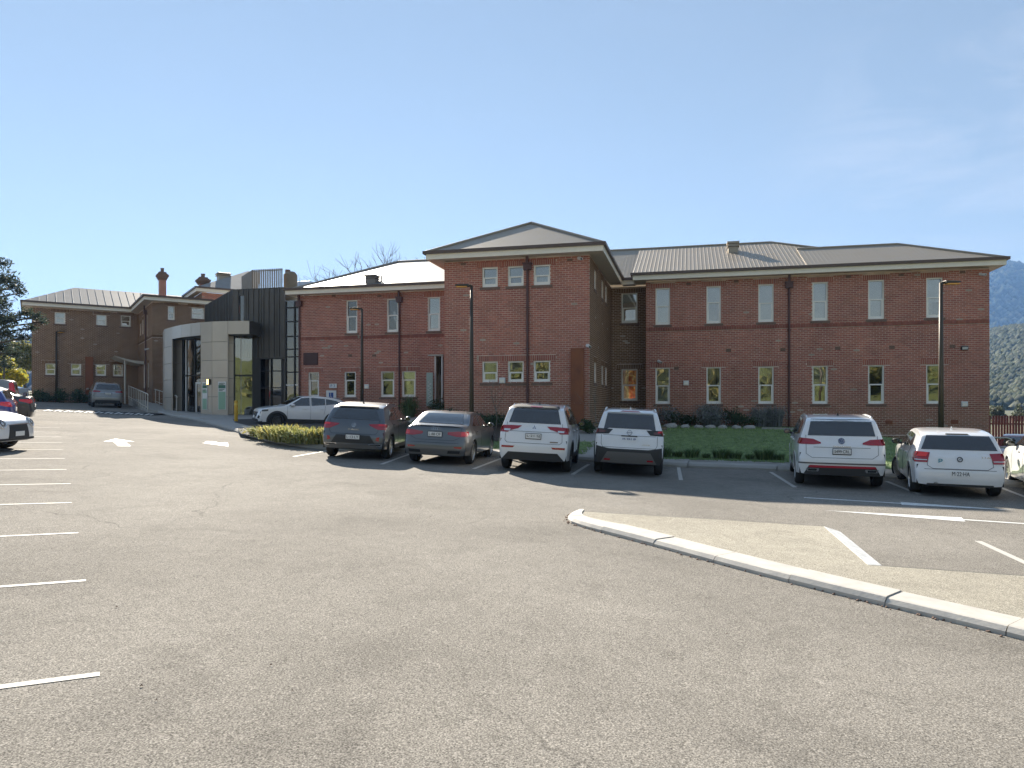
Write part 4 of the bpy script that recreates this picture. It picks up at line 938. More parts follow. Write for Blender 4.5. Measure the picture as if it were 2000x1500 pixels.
m = MB(); m.lathe([(.0, 0), (.45, 0), (.45, zs1 - zs0 - .35), (.3, zs1 - zs0 - .15), (0, zs1 - zs0 - .1)], (ss1 - ss0 + .3, .6, 0), n=20); m.build('flue_casing', M_TAN, scr)
m = MB(); m.lathe([(.12, 0), (.12, 2.2), (.17, 2.2), (.17, 2.4), (0, 2.42)], (ss1 - ss0 + .15, .5, 0), n=14); m.build('flue', M_SILL, scr)
tq_ = 46.0; t0, t1 = BF.s_at(566, tq_), BF.s_at(606, tq_); tz0, tz1 = 8.4, BF.z_at(590, 549, tq_)
tank = empty('plant_unit', BF.w(t0, tq_, tz0), BF.rot); tag(tank, 'pale blue box unit on the roof right of the slatted screen', 'plant unit')
MT = mat('pale_blue', (.42, .55, .74), .5, var=.06)
for k in range(2): m = MB(); w = (t1 - t0) / 2; m.box(k * w, k * w + w - .03, 0, 1.0, 0, tz1 - tz0); m.build('casing', MT, tank, bevel=.03)

# ---------------------------------------------------------------- ramp railings
def railing(p0, p1, h, n, lab, drop=None):
    """balustrade between two ground points"""
    e = empty('ramp_railing', p0); tag(e, lab, 'railing', 'railings along the ramp'); d = p1 - p0
    for i in range(n):
        p = d * (i / (n - 1)); m = MB(); m.tube([p + Vector((0, 0, -.1)), p + Vector((0, 0, h))], .028, 8); m.build('post', M_TAN if False else PWH, e)
    m = MB(); m.tube([Vector((0, 0, h)), d + Vector((0, 0, h)), d + d.normalized() * .15 + Vector((0, 0, h - .08))], .032, 8); m.build('handrail', PWH, e)
    m = MB(); m.tube([Vector((0, 0, .12)), d + Vector((0, 0, .12))], .022, 8); m.build('bottom_rail', PWH, e)
railing(at(251, 777, 56.0), at(288.5, 800, 43.5), .95, 11, 'pale railing on the left of the ramp beside the parked silver car')
railing(at(297, 784, 52.0), at(345, 804, 43.6), .95, 7, 'pale railing on the right of the ramp against the brick and grey panel')
e = Vector(at(251, 777, 56.0)); g = Vector(at(288.5, 800, 43.5))
rp = empty('ramp', e); tag(rp, kind='structure')
m = MB(); r_ = [at(251, 777, 56), at(288.5, 800.5, 43.4), at(345, 804.5, 43.5), at(297, 784, 52.5)]; m.prism([p - Vector(e) - Vector((0, 0, .9)) for p in r_], (0, 0, .9)); m.build('ramp_slab', M_CONC, rp)
# ---------------------------------------------------------------- cars
def paint(name, col, metal=0.0, rough=.3): return mat(name, col, rough, metal, var=.03, vscale=1.5, coat=1.0)
P_WHITE = paint('white_car_paint', (.80, .80, .79)); P_GREY = paint('grey_car_paint', (.115, .128, .142), .55, .35); P_SILV = paint('silver_car_paint', (.27, .265, .255), .6, .35)
P_BLACK = paint('black_car_paint', (.03, .03, .028)); P_BLUE = paint('blue_car_paint', (.015, .03, .22)); P_MAROON = paint('maroon_car_paint', (.16, .02, .025), .3)
P_WARM = paint('bronze_grey_car_paint', (.118, .128, .138), .6, .33); P_ORNG = paint('copper_car_paint', (.30, .11, .06), .4)
M_CGLASS = mat('car_glass', (.02, .022, .023), .03, spec=1.0, coat=1.0); M_TYRE = mat('tyre_rubber', (.025, .025, .025), .85, bump=.2)
M_RIM = mat('alloy', (.55, .54, .52), .28, metal=.9); M_RIMD = mat('dark_alloy', (.09, .09, .09), .35, metal=.7); M_TRIM = mat('black_plastic', (.035, .035, .035), .65)
M_CHROME = mat('chrome', (.7, .7, .7), .15, metal=1.0); M_TAIL = mat('tail_lamp_red', (.34, .012, .02), .12, coat=1.0); M_TAILB = mat('tail_lamp_bright', (.75, .02, .03), .12, coat=1.0)
M_LAMP = mat('clear_lamp', (.62, .64, .66), .08, coat=1.0); M_GAP = mat('panel_gap', (.012, .012, .012), .8); M_PLATE = mat('plate_white', (.78, .78, .76), .5); M_PBLUE = mat('plate_text_blue', (.03, .06, .22), .5)
M_PTXT = mat('plate_text', (.03, .03, .035), .5); M_UNDER = mat('underbody', (.012, .012, .012), .9); M_GREYP = mat('grey_plastic', (.115, .108, .10), .6); M_REDTRIM = mat('red_trim', (.42, .005, .02), .3, coat=.8); M_TEAL = mat('teal_print', (.01, .27, .36), .5)

SUV = dict(prof=[(1, .20), (1.005, .30), (.985, .47), (.93, .575), (.70, .645), (.46, .69), (.12, .945), (0, .985), (-.25, 1.0), (-.58, .985), (-.76, .955), (-.845, .90), (-.90, .735), (-.935, .64), (-.965, .58), (-.985, .47), (-1.0, .40), (-1.0, .30), (-.985, .19)])
COUPE = dict(prof=[(1, .20), (1.005, .30), (.985, .45), (.93, .56), (.70, .64), (.45, .69), (.10, .945), (-.04, .985), (-.25, 1.0), (-.55, .97), (-.74, .925), (-.80, .88), (-.895, .74), (-.935, .66), (-.965, .58), (-.985, .47), (-1.0, .40), (-1.0, .30), (-.985, .19)])
HATCH = dict(prof=[(1, .19), (1.005, .30), (.985, .46), (.92, .565), (.66, .66), (.40, .70), (.08, .94), (-.06, .985), (-.25, 1.0), (-.58, .975), (-.77, .93), (-.83, .885), (-.90, .73), (-.935, .65), (-.965, .58), (-.985, .46), (-1.0, .38), (-1.0, .28), (-.985, .18)])
SEDAN = dict(prof=[(1, .20), (1.005, .30), (.985, .46), (.92, .57), (.62, .66), (.38, .70), (.08, .94), (-.06, .985), (-.22, 1.0), (-.42, .975), (-.58, .89), (-.74, .765), (-.84, .735), (-.935, .725), (-.96, .68), (-.972, .58), (-.99, .45), (-1.0, .38), (-1.0, .28), (-.985, .18)])
WAGON = dict(prof=[(1, .22), (1.005, .32), (.985, .5), (.93, .585), (.70, .645), (.50, .69), (.18, .945), (.05, .985), (-.25, 1.0), (-.75, .99), (-.90, .955), (-.925, .90), (-.95, .735), (-.965, .64), (-.975, .58), (-.985, .47), (-1.0, .40), (-1.0, .30), (-.985, .19)])
UTE = dict(prof=[(1, .24), (1.005, .34), (.985, .52), (.93, .60), (.66, .66), (.45, .70), (.22, .95), (.10, .99), (-.02, 1.0), (-.14, .985), (-.19, .92), (-.24, .66), (-.30, .645), (-.60, .64), (-.94, .64), (-.975, .60), (-.985, .47), (-1.0, .40), (-1.0, .30), (-.985, .22)])
def crom(pts, n):
    P = [np.array(p, float) for p in pts]; P = [2 * P[0] - P[1]] + P + [2 * P[-1] - P[-2]]; out = []
    for i in range(1, len(P) - 2):
        a, b, c, d = P[i - 1:i + 3]
        for k in range(12):
            t = k / 12; out.append(.5 * (2 * b + (c - a) * t * .9 + (2 * a - 5 * b + 4 * c - d) * t * t * .9 + (3 * b - a - 3 * c + d) * t ** 3 * .9 + (b - b) ) if False else b + (c - a) * .45 * t + (-(c - a) * .9 - (d - b) * .45 + 3 * (c - b)) * t * t + ((c - a) * .45 + (d - b) * .45 - 2 * (c - b)) * t ** 3)
    out.append(P[-2]); out = np.array(out)
    L = np.r_[0, np.cumsum(np.linalg.norm(np.diff(out, axis=0), axis=1))]
    s = np.linspace(0, L[-1], n); return np.c_[np.interp(s, L, out[:, 0]), np.interp(s, L, out[:, 1])]
class Car:
    """shell = side profile swept across the width with rounded edges; side widths follow Y(x,z). x forward, z up, origin on the ground at the centre"""
    N = 210
    def __init__(c, name, spec, L, W, H, loc, head, wb, tyre, label, paint_, group=None, wx=None, tumble=.76, steer=0, sill=.19):
        c.L, c.W, c.H = L, W, H; c.e = empty(name, loc); c.paint = paint_
        tag(c.e, label, 'car', group)
        # sit on the slope
        f = Vector((math.cos(head), math.sin(head), 0)); l = Vector((-f.y, f.x, 0)); h = lambda p: zg(p.x, p.y)
        lv = Vector(loc); fz = (h(lv + f) - h(lv - f)) / 2; lz = (h(lv + l) - h(lv - l)) / 2
        X = Vector((f.x, f.y, fz)).normalized(); Yv = Vector((l.x, l.y, lz)); Z = X.cross(Yv).normalized(); Yv = Z.cross(X)
        c.e.rotation_euler = Matrix((X, Yv, Z)).transposed().to_euler()
        P = crom([(a * L / 2, b * H) for a, b in spec['prof']], c.N); c.P = P
        T = np.gradient(P, axis=0); T /= np.linalg.norm(T, axis=1)[:, None]; c.Nn = np.c_[-T[:, 1], T[:, 0]] * -1   # outward: profile runs front -> over -> rear
        if c.Nn[c.N // 2, 1] < 0: c.Nn = -c.Nn
        ends = np.clip((np.abs(P[:, 0]) / (L / 2) - .78) / .22, 0, 1); up = np.clip((P[:, 1] / H - .6) / .3, 0, 1)
        c.c = .05 + .15 * ends ** 1.2 * (1 - .55 * up) + .05 * (np.abs(c.Nn[:, 0]) * up)
        c.tumble = tumble; c.wx = wx or (wb / 2 + .02, -wb / 2 + .02); c.r = tyre; c.ar = tyre + .055
        c.E = P - c.Nn * c.c[:, None]; c.We = np.array([c.Y(x, z) for x, z in c.E])
        c.sill = sill * H
        c.shell()
        for k, x in enumerate(c.wx):
            for s in (1, -1): c.wheel(x, s, steer if k == 0 else 0)
    def Y(c, x, z):
        u = abs(x) / (c.L / 2); pl = 1 - .075 * u ** 5 - .02 * u ** 2; t = z / c.H
        return c.W / 2 * pl * float(np.interp(t, [.1, .2, .3, .45, .56, .62, .66, .75, .85, .95, 1.05], [.955, .975, .992, 1.0, .99, .972, .945, .89, .825, .755, c.tumble - .06]))
    def zlow(c, x):
        z = c.sill
        for w in c.wx:
            d = abs(x - w)
            if d < c.ar: z = max(z, c.r + math.sqrt(c.ar ** 2 - d * d) * .98)
        return z
    def shell(c):
        n = 3.6; TH = np.radians([0, 12, 24, 35, 45, 54, 62, 69, 75, 80, 84, 87.5, 90]); sy = np.sin(TH) ** (2 / n); cd = 1 - np.cos(TH) ** (2 / n)
        m = MB(); rows = []
        for k in range(c.N):
            p = c.P[k]; nn = c.Nn[k]; r = [(p[0] - nn[0] * c.c[k] * d, c.We[k] * y, p[1] - nn[1] * c.c[k] * d) for y, d in zip(sy, cd)]
            rows.append([(x, -y, z) for x, y, z in reversed(r[1:])] + r)
        m.grid(rows)
        for s in (1, -1):
            rows = []
            for k in range(c.N):
                x, z1 = c.E[k]; z0 = min(z1, c.zlow(x)); rows.append([(x, s * c.Y(x, z1 + (z0 - z1) * j / 9), z1 + (z0 - z1) * j / 9) for j in range(10)])
            m.grid(rows if s < 0 else [list(reversed(r)) for r in rows])
        b = m.build('body', c.paint, c.e, smooth=True); c.body = b
        me = b.data; bm = bmesh.new(); bm.from_mesh(me); bmesh.ops.remove_doubles(bm, verts=bm.verts, dist=.0008); bmesh.ops.dissolve_degenerate(bm, dist=.0005, edges=bm.edges); bmesh.ops.recalc_face_normals(bm, faces=bm.faces); bm.to_mesh(me); bm.free()
        me.polygons.foreach_set('use_smooth', [True] * len(me.polygons))
        u = MB(); L2 = c.L / 2; zt = c.H * .5
        xs = [-L2 * .955] + sum([[w - c.ar - .02, w + c.ar + .02] for w in sorted(c.wx)], []) + [L2 * .955]
        u.box(xs[0], xs[-1], -c.W / 2 + .32, c.W / 2 - .32, c.sill - .02, zt)
        for a, bb in zip(xs[::2], xs[1::2]): u.box(a, bb, -c.W / 2 + .09, c.W / 2 - .09, c.sill - .001, zt - .03)
        u.build('underbody', M_UNDER, c.e)
    def wheel(c, x, s, steer):
        e = empty('wheel', (x, s * (c.W / 2 - .135), c.r), 0); e.parent = c.e; e.rotation_euler = (0, 0, steer)
        r = c.r; w = .105; m = MB(); m.lathe([(r * .70, -w), (r * .9, -w), (r * .985, -w * .7), (r, -w * .35), (r, w * .35), (r * .985, w * .7), (r * .9, w), (r * .70, w), (r * .68, .6 * w), (r * .68, -.6 * w), (r * .7, -w)], axis='y', n=36); m.build('tyre', M_TYRE, e, smooth=True)
        m = MB(); ri = r * .70; q = s
        m.lathe([(ri, q * w * .9), (ri * .95, q * w * .95), (ri * .9, q * w * .6), (ri * .9, -q * w * .2)], axis='y', n=36)
        sp = c.spokes if hasattr(c, 'spokes') else 5
        for k in range(sp):
            for dx in ((-.10, .10) if sp == 5 else (0,)):
                a = 2 * math.pi * k / sp; ca, sa = math.cos(a), math.sin(a); hw = ri * (.075 if sp == 5 else .06)
                def pt(rr, t, y): return (rr * ca - t * sa, y, rr * sa + t * ca)
                o0, o1 = ri * dx * .6, ri * dx * 2.2
                A = [pt(ri * .15, o0 - hw, q * w * .75), pt(ri * .15, o0 + hw, q * w * .75), pt(ri * .95, o1 + hw, q * w * .85), pt(ri * .95, o1 - hw, q * w * .85)]; m.prism(A, (0, -q * .03, 0))
        m.lathe([(0, q * w * .82), (ri * .2, q * w * .8), (ri * .22, q * w * .5)], axis='y', n=20)
        m.build('rim', c.rimm if hasattr(c, 'rimm') else M_RIM, e)
        m = MB(); m.lathe([(ri * .9, -q * w * .2), (0, -q * w * .2)], axis='y', n=24); m.lathe([(ri * .55, q * w * .1), (ri * .55, q * w * .05), (0, q * w * .05)], axis='y', n=24); m.build('brake', M_RIMD, e)
    # patches that lie on the shell
    def side_pt(c, x, z, s, o): return (x, s * (c.Y(x, z) + o), z)
    def side(c, name, lo, hi, mt, o=.006, sides=(1, -1), n=14, parent=None, nv=6):
        lo = [Vector(p) for p in lo]; hi = [Vector(p) for p in hi]
        for s in sides:
            lo_ = dens(lo, n); hi_ = dens(hi, n); m = MB(); rows = [[c.side_pt(*a.lerp(b, j / nv), s, o) for a, b in zip(lo_, hi_)] for j in range(nv + 1)]
            skirt(m, rows, lambda p: (p[0], p[1] - s * .012, p[2])); r = m.build(name, mt, parent or c.e, smooth=False)
        return r
    def end_pt(c, y, z, o, rear=True):
        k0, k1 = (int(c.N * .55), c.N) if rear else (0, int(c.N * .45))
        n = 3.6; P = c.P[k0:k1]; Nn = c.Nn[k0:k1]; W = c.We[k0:k1]; C = c.c[k0:k1]
        v = np.clip(abs(y) / W, 0, .9985) ** (n / 2); d = C * (1 - np.sqrt(1 - v * v) ** (2 / n)); zz = P[:, 1] - Nn[:, 1] * d; xx = P[:, 0] - Nn[:, 0] * d
        # outermost crossing
        best = None
        for i in range(len(zz) - 1):
            a, b = zz[i], zz[i + 1]
            if (a - z) * (b - z) <= 0 and a != b:
                t = (z - a) / (b - a); x = xx[i] + (xx[i + 1] - xx[i]) * t
                nn = Nn[i]; x_ = x + nn[0] * o; z_ = z + nn[1] * o
                if best is None or (x < best[0] if rear else x > best[0]): best = (x, x_, z_, W[i])
        if best is None: i = int(np.argmin(abs(zz - z))); best = (xx[i], xx[i] + Nn[i][0] * o, z, W[i])
        yy = math.copysign(min(abs(y), best[3] + o * .5), y) if y else 0
        return (best[1], yy, best[2])
    def end(c, name, lo, hi, mt, o=.006, rear=True, mirror=False, n=14, nv=6, parent=None):
        r = None
        for s in ((1, -1) if mirror else (1,)):
            a_ = dens([Vector((p[0] * s, p[1])) for p in lo], n); b_ = dens([Vector((p[0] * s, p[1])) for p in hi], n)
            m = MB(); rows = [[c.end_pt(*a.lerp(b, j / nv), o, rear) for a, b in zip(a_, b_)] for j in range(nv + 1)]
            dx = .012 if rear else -.012; skirt(m, rows, lambda p: (p[0] + dx, p[1], p[2])); r = m.build(name, mt, parent or c.e)
        return r
    def flat(c, name, y0, y1, z0, z1, mt, o=.012, rear=True, depth=.012):
        """a flat board (plate) just proud of the end"""
        sg = -1 if rear else 1
        x = [c.end_pt(y, z, 0, rear)[0] for y in (y0, (y0 + y1) / 2, y1) for z in (z0, z1)]; x = (min(x) if rear else max(x)) + sg * o
        m = MB(); m.box(min(x, x - sg * depth), max(x, x - sg * depth), y0, y1, z0, z1); b = m.build(name, mt, c.e, bevel=.003); b['x'] = x; return b, x
    def plate(c, text, z0, w=.37, h=.115, frame=M_TRIM, ink=None, y=0.0, rear=True, under=True):
        b, x = c.flat('number_plate', y - w / 2, y + w / 2, z0, z0 + h, M_PLATE, .022, rear); del b['x']; sg = -1 if rear else 1
        if frame:
            m = MB(); f = .014; xo = x - sg * .004; xi = x - sg * .02; a, bb = min(xo, xi), max(xo, xi)
            m.box(a, bb, y - w / 2 - f, y + w / 2 + f, z0 - f * 1.4, z0 - .001); m.box(a, bb, y - w / 2 - f, y + w / 2 + f, z0 + h + .001, z0 + h + f); m.box(a, bb, y - w / 2 - f, y - w / 2 - .001, z0 - .001, z0 + h + .001); m.box(a, bb, y + w / 2 + .001, y + w / 2 + f, z0 - .001, z0 + h + .001)
            m.build('plate_frame', frame, b)
        if not text: return
        t = text_mesh(text, ink or M_PTXT, w * .86, h * .62); t.parent = b; t.location = (x + sg * .003, y, z0 + h * .5); t.rotation_euler = (R(90), 0, R(-90) if rear else R(90)); t.name = 'plate_lettering'
    def gapline(c, pts, rear=True, w=.008):
        for a, b in zip(pts, pts[1:]):
            a = Vector(a); b = Vector(b); n_ = (b - a).normalized(); n_ = Vector((-n_.y, n_.x)) * w / 2
            c.end('panel_gap', [a - n_, b - n_], [a + n_, b + n_], M_GAP, .0035, rear, n=8, nv=1)
    def sgap(c, pts, w=.008, sides=(1, -1)):
        for a, b in zip(pts, pts[1:]):
            a = Vector(a); b = Vector(b); n_ = (b - a).normalized(); n_ = Vector((-n_.y, n_.x)) * w / 2
            c.side('panel_gap', [a - n_, b - n_], [a + n_, b + n_], M_GAP, .003, sides, 8, nv=1)
    def arches(c, mt, w=.06, o=.012, z0=None):
        for wx in c.wx:
            for s in (1, -1):
                m = MB(); rows = [[], []]
                for k in range(25):
                    t = math.radians(-28 + 236 * k / 24)
                    for r, rr in ((0, c.ar - .015), (1, c.ar + w)):
                        x = wx + rr * math.cos(t); z = max(c.sill - .02, c.r + rr * math.sin(t)); rows[r].append(c.side_pt(x, z, s, o if r == 0 else o * .6))
                skirt(m, rows, lambda p: (p[0], p[1] - s * .03, p[2])); m.build('wheel_arch', mt, c.e)
    def cladding(c, mt, h=.12, o=.01):
        w1, w0 = max(c.wx), min(c.wx); a, b = w0 + c.ar + .03, w1 - c.ar - .03; c.side('sill_trim', [(a, c.sill - .03), (b, c.sill - .03)], [(a, c.sill + h), (b, c.sill + h)], mt, o)
    def mirrors(c, x, z, mt=None):
        for s in (1, -1):
            y = c.Y(x, z); m = MB(); n = 8
            prof = [(-.09, .2), (-.085, .75), (-.03, 1), (.04, .85), (.08, .3)]
            rows = [[(x + dx, s * (y + .13 + .095 * sc * math.cos(2 * math.pi * k / 12)), z + .05 + .07 * sc * math.sin(2 * math.pi * k / 12)) for k in range(13)] for dx, sc in prof]
            m.grid(rows); m.poly(rows[0][:-1]); m.poly(list(reversed(rows[-1][:-1])))
            g = m.build('mirror', mt or c.paint, c.e, smooth=True)
            m = MB(); m.tube([(x, s * (y - .02), z), (x, s * (y + .09), z + .02)], .03, 8); m.build('mirror_stalk', M_TRIM, g)
            m = MB(); m.add([(x - .094, s * (y + .13 + .075 * math.cos(t)), z + .05 + .052 * math.sin(t)) for t in np.linspace(0, 2 * math.pi, 13)[:-1]], [tuple(range(12))]); m.build('mirror_glass', M_CGLASS, g)
    def rails(c, x0, x1, mt, lift=.03):
        for s in (1, -1):
            pts = []
            for t in np.linspace(0, 1, 9):
                x = x0 + (x1 - x0) * t; k = int(np.argmin(np.where(np.arange(c.N) < c.N * .7, abs(c.E[:, 0] - x) + (c.E[:, 1] < c.H * .7) * 9, 99))); pts.append((x, s * (c.We[k] - .03), c.E[k, 1] + .012 + lift * (1 if 0 < t < 1 else 0)))
            m = MB(); m.tube(pts, .019, 8); m.build('roof_rail', mt, c.e, smooth=True)
    def handles(c, xs, z, mt=None):
        for x in xs:
            for s in (1, -1): y = c.Y(x, z); m = MB(); m.box(x - .1, x + .1, min(s * y, s * (y + .035)), max(s * y, s * (y + .035)), z - .016, z + .016); m.build('door_handle', mt or c.paint, c.e, bevel=.01)
    def fin(c, x, mt):
        k = int(np.argmin(abs(c.P[:int(c.N * .7), 0] - x))); z = c.P[k, 1]; m = MB(); m.add([(x + .1, 0, z - .01), (x - .06, -.03, z - .01), (x - .06, .03, z - .01), (x - .07, 0, z + .075)], [(0, 1, 3), (1, 2, 3), (2, 0, 3), (0, 2, 1)]); m.build('roof_antenna', mt, c.e)
    def ring(c, name, y, z, r, mt, w=.012, rear=True, o=.01, parent=None):
        m = MB(); pts = [c.end_pt(y + r * math.cos(t), z + r * math.sin(t), o, rear) for t in np.linspace(0, 2 * math.pi, 25)]; m.tube(pts, w / 2, 6, False); return m.build(name, mt, parent or c.e)
    def strokes(c, name, lines, mt, w=.01, rear=True, o=.012, parent=None):
        m = MB()
        for a, b in lines: m.tube([c.end_pt(*a, o, rear), c.end_pt(*b, o, rear)], w / 2, 6)
        return m.build(name, mt, parent or c.e)
    def lettering(c, text, y, z, w, h, mt, rear=True):
        t = text_mesh(text, mt, w, h); p = c.end_pt(y, z, .01, rear); t.parent = c.e; t.location = p; t.rotation_euler = (R(90), 0, R(-90) if rear else R(90)); t.name = 'badge_lettering'
    def exhaust(c, ys, z, mt=M_CHROME, r=.035):
        for y in ys:
            x = c.end_pt(y, z, 0)[0]; m = MB(); m.lathe([(r * .5, .0), (r, 0), (r, .14), (r * .85, .14), (r * .85, .02)], axis='y', n=16); m.v = [(x + .11 - q[1], y + q[0], z + q[2]) for q in m.v]; m.build('exhaust_pipe', mt, c.e)
def dens(p, n):
    L = [0]
    for a, b in zip(p, p[1:]): L.append(L[-1] + (b - a).length)
    out = []
    for i in range(n + 1):
        t = L[-1] * i / n; k = 0
        while k < len(L) - 2 and L[k + 1] < t: k += 1
        f = (t - L[k]) / max(1e-9, L[k + 1] - L[k]); out.append(p[k].lerp(p[k + 1], f))
    return out
def skirt(m, rows, inn):
    m.grid(rows); edge = rows[0] + [r[-1] for r in rows[1:]] + list(reversed(rows[-1][:-1])) + [r[0] for r in reversed(rows[1:-1])]
    m.grid([edge + [edge[0]], [inn(p) for p in edge] + [inn(edge[0])]])
def text_mesh(s, mt, w, h):
    cu = bpy.data.curves.new('lettering', 'FONT'); cu.body = s; cu.align_x = 'CENTER'; cu.align_y = 'CENTER'; cu.size = 1; cu.extrude = .004
    o = bpy.data.objects.new('lettering', cu); COL.objects.link(o); bpy.context.view_layer.update()
    me = bpy.data.meshes.new_from_object(o.evaluated_get(bpy.context.evaluated_depsgraph_get())); bpy.data.objects.remove(o)
    co = np.array([v.co for v in me.vertices]); lo, hi = co.min(0), co.max(0); c = (lo + hi) / 2
    for v in me.vertices: v.co = ((v.co.x - c[0]) * w / (hi[0] - lo[0]), (v.co.y - c[1]) * h / (hi[1] - lo[1]), v.co.z * .5)
    me.materials.clear(); me.materials.append(mt); return link('lettering', me)
def place(px_rear_centre, Y, L, head):
    """car centre when the middle of its rear sits at image column px, depth Y"""
    p = xy(px_rear_centre, Y); f = Vector((math.cos(head), math.sin(head))); q = p + f * L / 2; return (q.x, q.y, zg(q.x, q.y))
H_ = lambda deg: R(90 - deg)       # heading measured clockwise from straight ahead
def sidewin(c, segs, mt=M_CGLASS, trim=None):
    for lo, hi in segs: c.side('side_window', lo, hi, mt, .006)

# -- grey crossover
def car_a():
    L, W, Hh = 4.23, 1.82, 1.55; Car.spokes = 5; Car.rimm = M_RIM
    c = Car('parked_car', COUPE, L, W, Hh, place(687, 19.3, L, H_(2)), H_(2), 2.59, .335, 'dark grey crossover with red tail lights parked beside the golden hedge', P_GREY, 'cars parked nose in along the kerb')
    z = lambda t: t * Hh
    c.end('rear_window', [(-.66, z(.70)), (.66, z(.70))], [(-.53, z(.885)), (.53, z(.885))], M_CGLASS, n=20)
    c.end('spoiler', [(-.58, z(.895)), (.58, z(.895))], [(-.56, z(.93)), (.56, z(.93))], M_TRIM, .03, n=20)
    c.end('tail_lamp', [(.43, z(.60)), (.66, z(.535)), (.905, z(.53))], [(.40, z(.625)), (.66, z(.635)), (.905, z(.635))], M_TAIL, mirror=True)
    c.end('tail_lamp_bar', [(.66, z(.60)), (.905, z(.60))], [(.66, z(.632)), (.905, z(.634))], M_TAILB, .01, mirror=True)
    c.side('tail_lamp', [(-L * .46, z(.53)), (-L * .415, z(.60))], [(-L * .46, z(.635)), (-L * .415, z(.63))], M_TAILB)
    c.end('bumper_panel', [(-.6, z(.29)), (.6, z(.29))], [(-.46, z(.43)), (.46, z(.43))], M_TRIM, n=18)
    c.end('diffuser', [(-.72, z(.2)), (.72, z(.2))], [(-.62, z(.265)), (.62, z(.265))], M_GREYP, .02, n=18)
    c.end('exhaust_trim', [(.42, z(.245)), (.78, z(.245))], [(.45, z(.285)), (.8, z(.285))], M_CHROME, .012, mirror=True); c.end('exhaust_opening', [(.47, z(.255)), (.74, z(.255))], [(.49, z(.277)), (.76, z(.277))], M_GAP, .018, mirror=True)
    c.end('reflector', [(.62, z(.35)), (.70, z(.33))], [(.64, z(.40)), (.72, z(.41))], M_TAIL, .008, mirror=True)
    c.plate('L·13·LY', z(.36)); c.lettering('T-ROC', 0, z(.525), .30, .035, M_CHROME)
    r = c.ring('badge', 0, z(.60), .055, M_CHROME); c.strokes('badge_mark', [((-.03, z(.60) + .038), (0, z(.60))), ((.03, z(.60) + .038), (0, z(.60))), ((-.04, z(.60) + .01), (-.017, z(.60) - .045)), ((.04, z(.60) + .01), (.017, z(.60) - .045)), ((-.017, z(.60) - .045), (0, z(.60) - .01)), ((.017, z(.60) - .045), (0, z(.60) - .01))], M_CHROME, parent=r)
    c.gapline([(-.68, z(.70)), (-.66, z(.50)), (-.6, z(.45)), (.6, z(.45)), (.66, z(.50)), (.68, z(.70))])
    sidewin(c, [([(-1.36, z(.70)), (-.42, z(.685))], [(-1.12, z(.87)), (-.42, z(.925))]), ([(-.34, z(.685)), (.78, z(.675))], [(-.34, z(.925)), (.24, z(.915))])])
    c.sgap([(-.38, z(.92)), (-.40, z(.3))]); c.sgap([(.80, z(.66)), (.82, z(.3))]); c.sgap([(-1.2, z(.68)), (-.95, z(.52))])
    c.end('windscreen', [(-.66, z(.71)), (.66, z(.71))], [(-.56, z(.94)), (.56, z(.94))], M_CGLASS, rear=False); c.end('headlamp', [(.5, z(.45)), (.84, z(.46))], [(.5, z(.51)), (.84, z(.54))], M_LAMP, rear=False, mirror=True)
    c.arches(M_TRIM, .03); c.cladding(M_TRIM, .08); c.mirrors(.68, z(.665)); c.rails(-1.2, .35, M_CHROME, .025); c.handles((-.95, .05), z(.61)); c.fin(-1.0, M_TRIM)
car_a()
